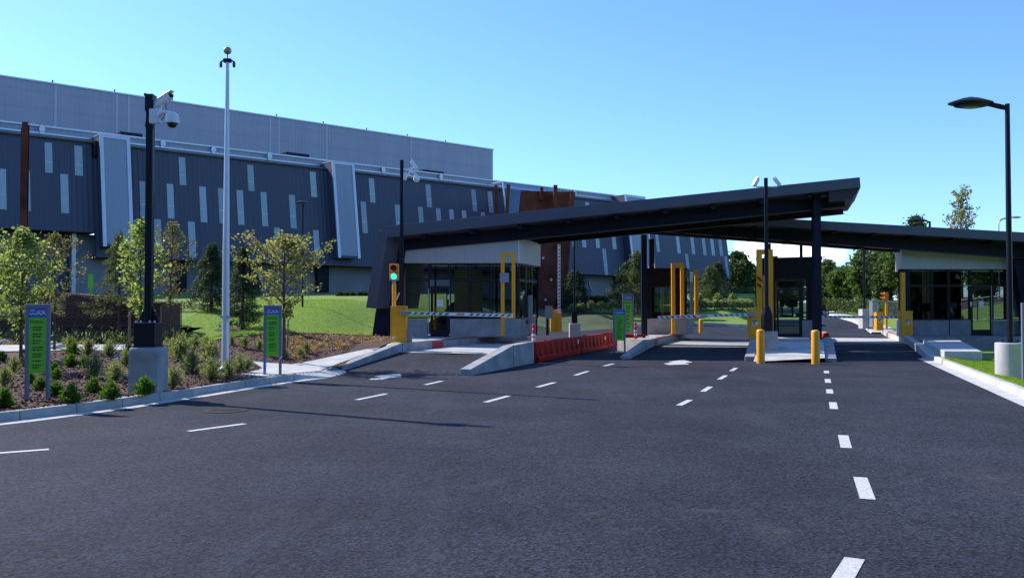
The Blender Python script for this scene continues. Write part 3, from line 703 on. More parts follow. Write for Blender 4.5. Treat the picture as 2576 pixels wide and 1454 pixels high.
for w in [(c1, -8, 43, 732, 1028), (c1, 325, 380, 540, 760), (c1, 543, 600, 560, 780), (c1, 440, 497, 770, 1055), (c1, 160, 218, 742, 1040), (c1, 1018, 1075, 823, 1090),
          (c1, 1217, 1265, 842, 1095), (c1, 1305, 1352, 643, 850), (c1, 1455, 1503, 862, 1122), (c1, 1592, 1640, 875, 1130), (c1, 1728, 1774, 888, 1140), (c1, 1806, 1850, 703, 893),
          (c1, 1125, 1175, 1100, 1330), (c1, 1373, 1423, 1118, 1380), (c4, 300, 342, 1103, 1352), (c4, 507, 550, 1123, 1367), (c4, 398, 440, 1362, 1560), (c4, 660, 702, 953, 1137),
          (c3, 1285, 1325, 178, 385), (c4, 1090, 1128, 1002, 1178), (c4, 1030, 1068, 1173, 1402), (c4, 1280, 1316, 1195, 1400), (c4, 1450, 1484, 1210, 1420), (c4, 1505, 1540, 1045, 1213),
          (c4, 1580, 1613, 1222, 1425), (c4, 1677, 1709, 1230, 1425), (c4, 1770, 1801, 1238, 1430), (c4, 1838, 1870, 1080, 1243), (c6, 568, 620, 390, 643), (c6, 490, 535, 640, 860),
          (c6, 1715, 1755, 507, 700), (c7, 543, 568, -40, 130), (c7, 641, 678, -20, 135), (c7, 775, 808, -10, 143), (c7, 933, 968, -5, 153), (c7, 845, 878, 148, 402), (c7, 1066, 1100, 162, 410),
          (w8, 355, 390, 500, 785), (w8, 597, 635, 520, 800), (w8, 768, 805, 535, 812), (w8, 902, 938, 545, 822), (w8, 1002, 1038, 552, 827), (w8, 1098, 1134, 557, 832),
          (w8, 715, 750, 808, 1000), (w8, 1178, 1208, 838, 1108)]:
    cf, a, b, t, bt = w; strip_win(cf, a, b, t, bt)
# projecting light bays
def bay(pl, pr, pt, pb, proj=.9):
    s0, _ = fac(pl, proj); s1, _ = fac(pr, proj); h1 = fac(pt, proj)[1]; h0 = fac(pb, proj)[1]
    m = MB(); m.hexa([fp(s0 + .02, h0, proj - .05), fp(s1 - .02, h0, proj - .05), fp(s1 - .02, h0, -.3), fp(s0 + .02, h0, -.3)], [fp(s0 + .02, h1, proj - .05), fp(s1 - .02, h1, proj - .05), fp(s1 - .02, h1, -1.6), fp(s0 + .02, h1, -1.6)])
    o = m.build('projecting_bay', DARKMET, broot, local=True)
    m = MB(); m.hexa([fp(s0 + .2, h0 + .16, proj), fp(s1 - .2, h0 + .16, proj), fp(s1 - .2, h0 + .16, proj - .04), fp(s0 + .2, h0 + .16, proj - .04)], [fp(s0 + .2, h1 - .16, proj), fp(s1 - .2, h1 - .16, proj), fp(s1 - .2, h1 - .16, proj - .04), fp(s0 + .2, h1 - .16, proj - .04)])
    q = m.build('perforated_screen', PERF, None); q.parent = o
    m = MB()
    for a, b in ((s0, s0 + .2), (s1 - .2, s1)):
        m.hexa([fp(a, h0, proj + .05), fp(b, h0, proj + .05), fp(b, h0, proj - .06), fp(a, h0, proj - .06)], [fp(a, h1, proj + .05), fp(b, h1, proj + .05), fp(b, h1, proj - .06), fp(a, h1, proj - .06)])
    m.hexa([fp(s0 + .2, h1 - .16, proj + .05), fp(s1 - .2, h1 - .16, proj + .05), fp(s1 - .2, h1 - .16, proj - .06), fp(s0 + .2, h1 - .16, proj - .06)], [fp(s0 + .2, h1, proj + .05), fp(s1 - .2, h1, proj + .05), fp(s1 - .2, h1, proj - .06), fp(s0 + .2, h1, proj - .06)])
    q = m.build('screen_trim', ALU, None); q.parent = o
    m = MB(); m.hexa([fp(s0, h1 + .001, proj + .05), fp(s1, h1 + .001, proj + .05), fp(s1, h1 + .001, -1.6), fp(s0, h1 + .001, -1.6)], [fp(s0, h1 + .06, proj + .05), fp(s1, h1 + .06, proj + .05), fp(s1, h1 + .06, -1.6), fp(s0, h1 + .06, -1.6)])
    q = m.build('bay_roof', ALU, None); q.parent = o
bay(c1(727, 490), c1(948, 500), c1(727, 482), c1(760, 1300))
bay(c4(822, 890), c4(983, 905), c4(822, 880), c3(1475, 380))
bay(w8(60, 590), w8(298, 600), c6(2320, 455), w8(290, 1000), .8)
# clear glazed bay at the entrance
s0, _ = fac(c6(752, 300), 1.0); s1, _ = fac(c6(1413, 300), 1.0); h1 = fac(c6(752, 282), 1.0)[1]
m = MB(); m.hexa([fp(s0, 0, 1.0), fp(s1, 0, 1.0), fp(s1, 0, .95), fp(s0, 0, .95)], [fp(s0, h1, 1.0), fp(s1, h1, 1.0), fp(s1, h1, .95), fp(s0, h1, .95)])
gb = m.build('glazed_screen', glass_mat('pale_glass', (.9, .95, 1), .93), broot, local=True)
m = MB(); m.bar(fp(s0, 0, 1.0), fp(s0, h1, 1.0), .1, .1); m.bar(fp(s0, h1, 1.0), (s0, h1 * TILT + 1.2, h1), .1, .1); m.bar(fp(s0, h1, 1.03), fp(s1, h1, 1.03), .07, .07); m.bar(fp(s1, 0, 1.0), fp(s1, h1, 1.0), .05, .05)
m.build('glazing_trim', ALU, broot, local=True)
# tall upper hall
UO = 16.0
def up(p):
    N = ndir; r = ray(*p); P0 = BP - ndir * UO; k = (P0 - O).dot(N) / r.dot(N); q = O + r * k - BP
    return q.dot(bdir), q.z
su, hu = up((1240, 378))
mb = MB(); mb.box(SL - 20, su, UO, UO + 30, FT, hu); mb.build('upper_hall', LIGHTMET, broot, local=True)
mb = MB(); mb.box(SL - 20, su + .05, UO - .12, UO + 30, hu, hu + .10); mb.build('roof_cap', RAILW, broot, local=True)
for p in (c1(392, 130), c1(847, 195), c1(1270, 258), c4(428, 570), c4(770, 620), c4(1088, 665), c4(1386, 710), c4(1665, 748)):
    s, _ = up(p); mb = MB(); mb.tube([(s, UO + .3, hu + .2), (s, UO + .3, hu + .36)], .05, 8); mb.build('roof_post', DARK, broot, local=True)
for p in (c1(405, 300), c1(855, 350), c1(940, 350), c4(370, 700), c4(435, 700), c4(785, 750), c4(1400, 800)):
    s, _ = up(p); mb = MB(); mb.box(s - .08, s + .08, UO - .03, UO, FT + .3, hu - .02); mb.build('wall_seam', mat('seam', (.42, .44, .50), .5), broot, local=True)
for a, b in ((c1(858, 470), c1(1020, 495)), (c4(460, 818), c4(628, 838)), (c4(1460, 945), c4(1610, 962))):
    s0_, h_ = fac(a, -3); s1_, _ = fac(b, -3); mb = MB(); mb.box(s0_, s1_, y0 + 2.6, y0 + 4, FT + .32, h_); mb.build('roof_unit', DARK, broot, local=True)
p = fac(c1(688, 600)); mb = MB(); mb.box(p[0] - .1, p[0] + .1, FT * TILT - .5, FT * TILT - .1, p[1] - .4, p[1] + .5); mb.build('wall_light', BLK, broot, local=True)

# rusted steel entrance structure between the building and the gates
def wp(p, Y): return at(p[0], p[1], Y)
RY = 66.0
rr = at(1335, 740, RY); rr.z = 2.0
rust = thing('rusted_steel_tower', 'rust brown steel panel tower with projecting columns above the left booth roof', 'entrance tower', rr)
def slab_px(name, pts, Y, th, m, parent):
    P = [at(u, v, Y) for u, v in pts]; b = MB(); b.prism(P, (0, th, 0)); return b.build(name, m, parent)
slab_px('panel_wall', [c6(960, 385), c6(1605, 405), c6(1560, 700), c7(500, 740), c7(150, 740), c6(930, 700)], RY, 3.0, RUST, rust)
slab_px('panel_wall', [c6(1100, 900), c6(1520, 900), c7(470, 380), c7(445, 740), c7(120, 745), c7(120, 60)], RY - 1.2, 1.1, mat('rust_dark', (.12, .034, .024), .85, var=.5, vscale=.7, col2=(.21, .062, .04), spec=.2), rust)
for pts, Y in (([c6(650, 322), c6(688, 322), c6(686, 760), c6(648, 760)], RY - 1.6), ([c6(795, 315), c6(836, 315), c6(812, 760), c6(770, 760)], RY - 2.4), ([c6(975, 415), c6(1040, 425), c6(1010, 720), c6(930, 720)], RY - 2.4),
               ([c6(1188, 345), c6(1226, 345), c6(1226, 500), c6(1188, 500)], RY - .5), ([c6(1345, 320), c6(1391, 320), c6(1391, 640), c6(1345, 640)], RY - 1.0), ([c6(1548, 420), c6(1596, 430), c6(1570, 660), c6(1520, 660)], RY - 1.8)):
    slab_px('column', pts, Y, .5, RUST, rust)
for p in (c7(240, 240), c7(277, 240), c7(355, 450), c7(215, 365), c7(300, 640), c7(200, 515)):
    q = at(*p, RY - 1.26); b = MB(); b.lathe(q, [(.09, 0), (.09, .05), (0, .05)], 10, (0, -1, 0)); b.build('bolt', ALU, rust)
# single rusted column by the left end of the building
q0 = at(65, 308, 39); q1 = at(65, 700, 39)
b = MB(); w_ = .125
b.box(q0.x - w_, q0.x + w_, 38.92, 38.95, 1.8, q0.z); b.box(q0.x - w_, q0.x + w_, 39.05, 39.08, 1.8, q0.z - .1); b.box(q0.x - .03, q0.x + .03, 38.95, 39.05, 1.8, q0.z)
b.box(q0.x - w_ - .05, q0.x - w_ - .002, 38.93, 39.05, 1.8, at(60, 322, 39).z)
tag(b.build('steel_column', MATS['rust_dark']), 'tall rust brown steel column behind the leafy tree at the left edge', 'column')

# ================================================================== CANOPIES
def canopy(label, Yf, depth, ptsL, ptsR, beamL, beamR, endx_front, ztop_end, extras):
    pass
# canopy one: left gate
Y1 = 33.0
rt = thing('gate_canopy', 'long dark canopy rising to the right over the left booth on a slanted leg', 'canopy', (4, Y1, .6))
A = at(950, 571, Y1 - 1.0); Bq = at(2163, 446, Y1 - 1.0)            # top edge of the fascia
A2 = at(968, 598, Y1 - 1.0); B2 = at(2165, 472, Y1 - 1.0)
dS = Vector((LX, LY, 0)) * 4.6
b = MB(); b.prism([A, Bq, B2, at(975, 597, Y1 - 1.0)], dS); b.build('roof', FASC, rt, bevel=.01)
# underside sheet at the overhanging end and purlins
u0 = at(2030, 487, Y1 - .6); 
b = MB(); b.prism([at(2085, 481, Y1 - .9), at(2163, 473, Y1 - .9), at(2145, 500, Y1 - .9), at(2085, 506, Y1 - .9)], dS * .93); b.build('end_soffit', MATS['flange'] if 'flange' in MATS else mat('flange', (.045, .04, .05), .5, spec=.2), rt)
fb = [c5(330, 240), c6(2576, 590), c8(2225, 400), c8(2235, 515), c8(0, 740), c5(1378, 268), c5(335, 362)]
b = MB(); b.prism([at(p[0], p[1], Y1) for p in fb], (LX * .25, LY * .25, 0)); b.build('front_beam', DARK, rt)
f0_, f1_ = c5(1340, 278), c8(2236, 517)
b = MB(); b.bar(at(f0_[0], f0_[1] - 1.5, Y1 - .06) , at(f1_[0], f1_[1] - .5, Y1 - .06), .3, .03); b.build('beam_flange', mat('flange', (.045, .04, .05), .5, spec=.2), rt)
g0, g1 = c6(1095, 1018), c8(2215, 585)
rb = [at(g0[0], g0[1] - 42, Y1 + 2.6), at(g1[0], g1[1] - 42, Y1 + 2.6), at(g1[0], g1[1], Y1 + 2.6), at(g0[0], g0[1], Y1 + 2.6)]
b = MB(); b.prism(rb, (LX * .25, LY * .25, 0)); b.build('rear_beam', DARK, rt)
b = MB(); b.bar(at(g0[0], g0[1] + .5, Y1 + 2.55), at(g1[0], g1[1] + .5, Y1 + 2.55), .3, .03); b.build('beam_flange', MATS['flange'], rt)
for k in range(9):      # purlins resting on the beams, ends showing under the fascia
    t = (k + .6) / 9.2; p = at(990 + (2110 - 990) * t, 600 + (485 - 600) * t + 2, Y1 - .85)
    b = MB(); b.bar(p, p + dS * .95, .16, .14); b.build('purlin', DARK, rt)
for k in range(5):
    t = (k + .5) / 5; p = rb[3].lerp(rb[2], t); b = MB(); b.box(p.x - .05, p.x + .05, Y1 + 2.45, Y1 + 2.599, p.z + .01, p.z + .5); b.build('web_stiffener', DARK, rt)
# slanted left leg: outer fascia shin and inner dark blade
b = MB(); b.prism([at(*c5(120, 195), Y1 - 1.0), at(*c5(197, 232), Y1 - 1.0), at(*c5(100, 838), Y1 - 1.0), at(*c5(20, 832), Y1 - 1.0)], dS * .8); b.build('slanted_leg_casing', FASC, rt, bevel=.01)
b = MB(); b.prism([at(*c5(190, 235), Y1), at(*c5(332, 240), Y1), at(*c5(332, 365), Y1), at(*c5(205, 1060), Y1), at(*c5(70, 1060), Y1)], (LX * .4, LY * .4, 0)); b.build('slanted_leg', DARK, rt)
def column(p, Y, w, ztop, zb, name='column', parent=None, m=DARK):
    q = at(p[0], p[1], Y); b = MB(); b.box(q.x - w / 2, q.x + w / 2, Y - w / 2, Y + w / 2, zb, ztop); 
    b.box(q.x - w * .8, q.x + w * .8, Y - w * .8, Y + w * .8, zb, zb + .03); return b.build(name, m, parent, bevel=.006)
column((2055, 800), Y1 - .2, .27, at(2055, 490, Y1).z, .55, parent=rt)

# canopy two: right gate, its back slope falling to the right
Y2 = 38.0
ru = thing('gate_canopy', 'dark canopy falling to the right over the right booth behind the tall one', 'canopy', (14, Y2, .5))
tl = (1600, 531 - .3); trp = (2640, 588.3)
def ln2(v0, v1, u): return v0 + (v1 - v0) * (u - 1600) / 1040.
FYc = Y2 - 1.0
dS2 = Vector((.05, 1, 0)) * 5.0
b = MB(); b.prism([at(1612, ln2(529.5, 588.3, 1612), FYc), at(2640, 588.3, FYc), at(2640, 612, FYc), at(1612, ln2(549, 612, 1612), FYc)], dS2); b.build('roof', FASC, ru, bevel=.01)
bt0, bt1 = c8(250, 797), c8(2576, 972)
sl_ = (bt1[1] - bt0[1]) / (bt1[0] - bt0[0])
def bb(u): return bt0[1] + sl_ * (u - bt0[0])
b = MB(); b.prism([at(1618, 552, Y2), at(2640, 617, Y2), at(2640, bb(2640) - 9, Y2), at(1618, bb(1618) - 9, Y2)], (0, .25, 0)); b.build('front_beam', DARK, ru)
b = MB(); b.bar(at(1618, bb(1618) - 8, Y2 - .05), at(2640, bb(2640) - 8, Y2 - .05), .3, .03); b.build('beam_flange', MATS['flange'], ru)
b = MB(); b.prism([at(1625, bb(1625) - 40, Y2 + 2.6), at(2640, bb(2640) - 40, Y2 + 2.6), at(2640, bb(2640), Y2 + 2.6), at(1625, bb(1625), Y2 + 2.6)], (0, .25, 0)); b.build('rear_beam', DARK, ru)
for u in (1713, 1802, 1892, 1982, 2072, 2162, 2252):
    p = at(u, bb(u) - 7, Y2); b = MB(); b.box(p.x - .15, p.x + .15, Y2 - .1, Y2 + .25, p.z - .12, p.z); b.build('bearing_block', DARK, ru)
for k in range(9):
    u = 1700 + k * 100; p = at(u, ln2(549, 612, u) + 2, FYc + .15); b = MB(); b.bar(p, p + dS2 * .94, .16, .14); b.build('purlin', DARK, ru)
column((1620, 700), Y2 + .2, .24, at(1620, 590, Y2).z, .5, parent=ru)
column((1639, 700), Y2 + 2.6, .22, at(1639, 590, Y2).z, .5, parent=ru)
b = MB(); b.prism([at(*r3(1330, 310), Y2), at(*r3(1450, 320), Y2), at(2640, 850, Y2), at(*r3(1440, 950), Y2)], (0, .4, 0)); b.build('slanted_leg', DARK, ru)
b = MB(); b.prism([at(2640, 590, FYc), at(2670, 590, FYc), at(2690, 800, FYc), at(2655, 800, FYc)], dS2 * .8); b.build('slanted_leg_casing', FASC, ru)

# ================================================================== BOOTHS
def pane_and_frame(root, x0, x1, z0, z1, y, parent_name='window', g=None, fw=.05):
    b = MB(); b.box(x0, x0 + fw, y - .05, y + .05, z0, z1); b.box(x1 - fw, x1, y - .05, y + .05, z0, z1); b.box(x0 + fw, x1 - fw, y - .05, y + .05, z0, z0 + fw); b.box(x0 + fw, x1 - fw, y - .05, y + .05, z1 - fw, z1)
    o = b.build(parent_name, BLK, root)
    b = MB(); b.box(x0 + fw, x1 - fw, y - .006, y + .006, z0 + fw, z1 - fw); q = b.build('pane', g or GLASS, None); q.parent = o
    # keep the pane in the frame's own space
    off = root.location; q.data.transform(Matrix.Translation(-off)); q.location = (0, 0, 0)
    return o
def X(u, Y): return (u - CX) / FPX * Y
# --- booth one
YB = 33.2; zb = .615
xl = X(c5(345, 900)[0], YB); xr = X(c5(1262, 900)[0], YB); yr = YB + 2.5; xrr = xr + 2.5 * LX / LY
bo = thing('gatehouse_booth', 'glazed gatehouse booth with pale ribbed band and door below the left canopy', 'booth', ((xl + xr) / 2, YB, zb))
zs = at(1150, c5(0, 922)[1], YB).z; zt = at(1150, c5(0, 468)[1], YB).z; zc = at(1300, c5(0, 290)[1], YB).z; zcl = at(1028, c5(0, 362)[1], YB).z
b = MB(); xd0, xd1 = X(c5(520, 0)[0], YB), X(c5(705, 0)[0], YB)
b.box(xl, xd0, YB, YB + .2, zb, zs); b.prism([(xd1, YB, zb), (xr, YB, zb), (xr, YB, zs), (xd1, YB, zs)], (LX / LY * .2, .2, 0))
b.prism([(xr - .19, YB + .201, zb), (xr, YB + .201, zb), (xr, YB + .201, zs), (xr - .19, YB + .201, zs)], (2.3 * LX / LY, 2.3, 0)); b.build('concrete_base', CONC_W, bo, bevel=.01)
b = MB(); b.prism([(xl - .05, YB - .04, zt), (xr + .05, YB - .04, zt), (xr + .05, YB - .04, zc + .1), (xl - .05, YB - .04, zcl + .1)], (LX / LY * 2.6, 2.6, 0)); b.build('ribbed_band', CLAD, bo)
b = MB(); b.box(xr - .01, xr + .05, YB - .05, YB + .02, zt, zc + .05); b.build('corner_trim', WHT, bo)
b = MB(); b.prism([(xl, YB + .2, zb + .0), (xr, YB + .2, zb), (xrr, yr - .1, zb), (xl + .8, yr - .1, zb)], (0, 0, .03)); b.build('floor', CONC_G, bo)
zm = at(1150, c5(0, 605)[1], YB).z
ms = [c5(u, 0)[0] for u in (345, 540, 700, 868, 1040, 1255)]
for i in range(5):
    x0, x1 = X(ms[i], YB) + .006, X(ms[i + 1], YB) - .006
    pane_and_frame(bo, x0, x1, zm + .005, zt - .01, YB + .08)
    if i != 1: pane_and_frame(bo, x0, x1, zs + .01, zm - .005, YB + .08)
# side windows along the lane face
def skew_window(root, x, y0, y1, z0, z1, n):
    for i in range(n):
        ya = y0 + (y1 - y0) * i / n; yb = y0 + (y1 - y0) * (i + 1) / n
        k = LX / LY
        b = MB()
        for (u0, u1, v0, v1) in ((ya, ya + .05, z0, z1), (yb - .05, yb, z0, z1), (ya + .05, yb - .05, z0, z0 + .05), (ya + .05, yb - .05, z1 - .05, z1)):
            b.prism([(x + k * (u0 - YB) - .05, u0, v0), (x + k * (u0 - YB), u0, v0), (x + k * (u0 - YB), u0, v1), (x + k * (u0 - YB) - .05, u0, v1)], (k * (u1 - u0), u1 - u0, 0))
        o = b.build('window', BLK, root)
        b = MB(); b.prism([(x + k * (ya + .05 - YB) - .03, ya + .05, z0 + .05), (x + k * (ya + .05 - YB) - .02, ya + .05, z0 + .05), (x + k * (ya + .05 - YB) - .02, ya + .05, z1 - .05), (x + k * (ya + .05 - YB) - .03, ya + .05, z1 - .05)], (k * (yb - ya - .1), yb - ya - .1, 0))
        q = b.build('pane', GLASS, None); q.parent = o; q.data.transform(Matrix.Translation(-root.location))
skew_window(bo, xr, YB + .15, YB + 2.45, zs + .01, zm - .01, 3); skew_window(bo, xr, YB + .15, YB + 2.45, zm, zt - .01, 3)
# door
dx0, dx1 = X(c5(545, 0)[0], YB), X(c5(697, 0)[0], YB); dz1 = at(1100, c5(0, 668)[1], YB).z
b = MB(); b.box(dx0, dx1, YB + .02, YB + .08, dz1 - .18, dz1); b.box(dx0, dx1, YB + .02, YB + .08, zb + .03, zb + .26); b.box(dx0, dx0 + .1, YB + .02, YB + .08, zb + .26, dz1 - .18); b.box(dx1 - .1, dx1, YB + .02, YB + .08, zb + .26, dz1 - .18)
zmid = at(1100, c5(0, 862)[1], YB).z; b.box(dx0 + .1, dx1 - .1, YB + .02, YB + .08, zmid - .16, zmid)
b.box(dx0 - .04, dx1 + .04, YB + .0, YB + .1, dz1 + .005, dz1 + .06)
dr = b.build('door', BLK, bo)
def kid(mb_, name, m, par, root):
    q = mb_.build(name, m, None); q.parent = par; q.data.transform(Matrix.Translation(-root.location)); return q
b = MB(); b.box(dx0 + .1, dx1 - .1, YB + .045, YB + .055, zb + .26, zmid - .16); b.box(dx0 + .1, dx1 - .1, YB + .045, YB + .055, zmid, dz1 - .18); kid(b, 'pane', GLASS, dr, bo)
b = MB(); b.tube([(dx0 - .07, YB - .03, zb + .05), (dx0 - .07, YB - .03, dz1 - .05)], .014, 8); kid(b, 'hinge_guard', ALU, dr, bo)
b = MB(); b.box(dx1 - .05, dx1 + .02, YB - .02, YB + .019, zmid + .45, zmid + .62); kid(b, 'lock_plate', WHT, dr, bo)
b = MB(); b.box(dx0 + .24, dx0 + .48, YB + .03, YB + .044, zmid + .18, zmid + .45); kid(b, 'paper_notice', WHT, dr, bo)
# interior: rear wall with openings, a desk, a lit pin board
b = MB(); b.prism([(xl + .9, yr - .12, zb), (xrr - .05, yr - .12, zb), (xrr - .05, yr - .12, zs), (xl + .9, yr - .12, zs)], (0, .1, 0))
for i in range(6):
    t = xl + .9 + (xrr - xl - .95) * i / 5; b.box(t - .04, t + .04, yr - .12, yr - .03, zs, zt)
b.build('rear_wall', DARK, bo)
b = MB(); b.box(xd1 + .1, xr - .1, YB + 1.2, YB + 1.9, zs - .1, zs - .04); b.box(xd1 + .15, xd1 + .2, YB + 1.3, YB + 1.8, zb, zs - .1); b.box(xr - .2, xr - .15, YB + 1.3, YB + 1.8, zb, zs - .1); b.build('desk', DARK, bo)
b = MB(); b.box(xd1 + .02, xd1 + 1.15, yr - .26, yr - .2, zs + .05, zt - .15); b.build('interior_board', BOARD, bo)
# service window unit outside the lane face
q = at(*c5(1358, 845), YB + 1.2); b = MB(); b.box(q.x - .09, q.x + .09, YB + 1.1, YB + 1.4, q.z - .55, q.z + .55); b.build('card_reader', GREYM, bo, bevel=.02)

# --- booth two (right)
YC = 38.6; zb2 = .50
kk = LX / LY; xl2, xr2 = X(2270, YC), X(2600, YC)
b2 = thing('gatehouse_booth', 'blue grey glazed gatehouse booth below the right canopy beside the tall lamp', 'booth', ((xl2 + xr2) / 2, YC, zb2))
zs2 = at(2400, r3(0, 822)[1], YC).z; zt2 = at(2400, r3(0, 405)[1], YC).z; zm2 = at(2400, r3(0, 540)[1], YC).z
b = MB(); b.prism([(xl2 - .02, YC - .04, zt2), (xr2, YC - .04, zt2), (xr2, YC - .04, at(2500, r3(0, 300)[1], YC).z), (xl2 - .02, YC - .04, at(2270, r3(0, 245)[1], YC).z)], (kk * 2.9, 2.9, 0)); b.build('ribbed_band', CLAD, b2)
us = [2270] + [r3(u, 0)[0] for u in (480, 670, 805, 980, 1160, 1270)] + [2600]
dA, dB = X(us[4], YC), X(us[5], YC)
b = MB(); b.box(xl2, dA, YC, YC + .2, zb2, zs2); b.box(dB, xr2, YC, YC + .2, zb2, zs2); b.prism([(xl2 + kk * .21, YC + .201, zb2), (xl2 + .2 + kk * .21, YC + .201, zb2), (xl2 + .2 + kk * .21, YC + .201, zs2), (xl2 + kk * .21, YC + .201, zs2)], (kk * 2.6, 2.6, 0)); b.build('concrete_base', CONC_G, b2)
b = MB(); b.box(X(r3(805, 0)[0], YC) - .02, X(r3(805, 0)[0], YC) + .02, YC - .004, YC + .01, zb2, zs2); b.build('base_joint', DARK, b2)
b = MB(); b.box(xl2 - .05, X(us[1], YC), YC + .0, YC + .3, zs2, zt2); b.build('corner_pier', DARK, b2)
for i in range(1, 7):
    x0, x1 = X(us[i], YC) + .006, X(us[i + 1], YC) - .006
    pane_and_frame(b2, x0, x1, zm2 + .005, zt2 - .01, YC + .08, g=GLASSD)
    if i != 4: pane_and_frame(b2, x0, x1, zs2 + .01, zm2 - .005, YC + .08, g=GLASSD)
b = MB(); dzt = zm2 - .01
b.box(dA, dB, YC + .02, YC + .08, zb2 + .02, zb2 + .26); b.box(dA, dB, YC + .02, YC + .08, dzt - .16, dzt); b.box(dA, dA + .1, YC + .02, YC + .08, zb2 + .26, dzt - .16); b.box(dB - .1, dB, YC + .02, YC + .08, zb2 + .26, dzt - .16)
d2 = b.build('door', BLK, b2)
b = MB(); b.box(dA + .1, dB - .1, YC + .045, YC + .055, zb2 + .26, dzt - .16); kid(b, 'pane', GLASSD, d2, b2)
q = at(*r3(1070, 690), YC); b = MB(); b.box(q.x - .1, q.x + .1, YC + .03, YC + .044, q.z - .13, q.z + .13); kid(b, 'paper_notice', WHT, d2, b2)
q = at(*r3(982, 690), YC); b = MB(); b.box(q.x - .03, q.x + .03, YC - .02, YC + .019, q.z - .1, q.z + .1); kid(b, 'lock_plate', WHT, d2, b2)
q = at(*r3(1150, 780), YC); b = MB(); b.tube([(q.x, YC - .02, zb2 + .05), (q.x, YC - .02, dzt)], .014, 8); kid(b, 'hinge_guard', ALU, d2, b2)
q = at(*r3(850, 700), YC); b = MB(); b.box(q.x - .16, q.x + .16, YC + .10, YC + .112, q.z - .12, q.z + .12); b.build('paper_notice', GREYM, b2)
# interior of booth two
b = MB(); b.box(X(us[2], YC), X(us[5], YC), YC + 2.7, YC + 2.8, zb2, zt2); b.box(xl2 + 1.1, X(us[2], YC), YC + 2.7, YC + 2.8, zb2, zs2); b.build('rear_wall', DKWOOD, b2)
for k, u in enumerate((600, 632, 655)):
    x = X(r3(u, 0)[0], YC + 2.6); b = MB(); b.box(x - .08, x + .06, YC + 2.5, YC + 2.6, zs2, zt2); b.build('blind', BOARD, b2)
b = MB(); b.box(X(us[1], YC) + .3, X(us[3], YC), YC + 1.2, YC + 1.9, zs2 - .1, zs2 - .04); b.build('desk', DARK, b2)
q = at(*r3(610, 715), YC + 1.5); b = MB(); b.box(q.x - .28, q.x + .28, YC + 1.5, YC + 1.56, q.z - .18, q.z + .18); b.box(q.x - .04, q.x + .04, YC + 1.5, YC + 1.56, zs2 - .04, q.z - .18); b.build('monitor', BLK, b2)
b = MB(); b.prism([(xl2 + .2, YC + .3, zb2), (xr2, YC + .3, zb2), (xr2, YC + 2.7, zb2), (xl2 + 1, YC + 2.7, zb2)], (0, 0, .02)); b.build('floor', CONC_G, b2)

# --- booth three: dark panelled kiosk between the middle lanes
YD = 40.0; zb3 = .50
xl3 = X(r1(155, 0)[0] - 6, YD); xr3 = X(r1(582, 0)[0], YD)
b3 = thing('gate_kiosk', 'small dark panelled kiosk on pale concrete base behind the green notice signs', 'booth', ((xl3 + xr3) / 2, YD, zb3))
zs3 = at(1700, r1(0, 908)[1], YD).z; zt3 = at(1700, r1(0, 385)[1], YD).z; zw3 = at(1700, r1(0, 560)[1], YD).z
k = LX / LY; D3 = 2.4
b = MB(); b.prism([(xl3, YD, zb3), (xr3 + .02, YD, zb3), (xr3 + .02, YD, zs3), (xl3, YD, zs3)], (k * D3, D3, 0)); b.build('concrete_base', CONC, b3, bevel=.01)
b = MB(); b.prism([(xl3, YD + .02, zw3), (xr3, YD + .02, zw3), (xr3, YD + .02, zt3), (xl3, YD + .02, zt3)], (k * D3, D3, 0)); b.build('upper_panel', DKWOOD, b3)
b = MB(); b.prism([(xl3 - .06, YD - .02, zt3), (xr3 + .05, YD - .02, zt3), (xr3 + .05, YD - .02, zt3 + .06), (xl3 - .06, YD - .02, zt3 + .06)], (k * (D3 + .05), D3 + .05, 0)); b.build('roof', DARK, b3)
xw0, xw1 = X(r1(205, 0)[0], YD), X(r1(440, 0)[0], YD)
b = MB(); b.box(xl3, xw0, YD + .02, YD + .12, zs3, zw3); b.build('corner_panel', DKWOOD, b3); b = MB(); b.box(xw1, xr3, YD + .02, YD + .12, zs3, zw3); b.build('corner_panel', DKWOOD, b3)
pane_and_frame(b3, xw0 + .005, xw1 - .005, zs3 + .005, zw3 - .005, YD + .08, g=GLASS)
def skew_side(root, x, Yb, y0, y1, z0, z1, m, name, th=.05):
    b = MB(); b.prism([(x + k * (y0 - Yb) - th, y0, z0), (x + k * (y0 - Yb), y0, z0), (x + k * (y0 - Yb), y0, z1), (x + k * (y0 - Yb) - th, y0, z1)], (k * (y1 - y0), y1 - y0, 0)); return b.build(name, m, root)
skew_side(b3, xr3 + .03, YD, YD + .1, YD + 1.1, zs3 + .01, zw3 + .35, BLK, 'side_window_frame'); skew_side(b3, xr3 + .035, YD, YD + .18, YD + 1.02, zs3 + .1, zw3 + .25, GLASSD, 'pane', .01)
skew_side(b3, xr3 + .03, YD, YD + 1.2, YD + 2.3, zs3 + .01, zt3 - .02, GREYM, 'side_frame')
skew_side(b3, xr3 + .036, YD, YD + 1.28, YD + 2.22, zs3 + .1, zt3 - .5, BLK, 'side_window')
b = MB(); b.prism([(xl3 + k * 2.3, YD + 2.3, zs3), (xr3 + k * 2.3, YD + 2.3, zs3), (xr3 + k * 2.3, YD + 2.3, zs3 + .3), (xl3 + k * 2.3, YD + 2.3, zs3 + .3)], (0, .05, 0)); b.build('rear_panel', DKWOOD, b3)
# raking white struts standing on the kiosk roof
for a, c_ in ((c7(1315, 110), c7(1298, 340)), (c7(1345, 215), c7(1357, 345))):
    b = MB(); b.tube([at(a[0], a[1], YD + 1.2), at(c_[0], c_[1], YD + 1.2)], .03, 8); b.build('roof_strut', WHT, b3)

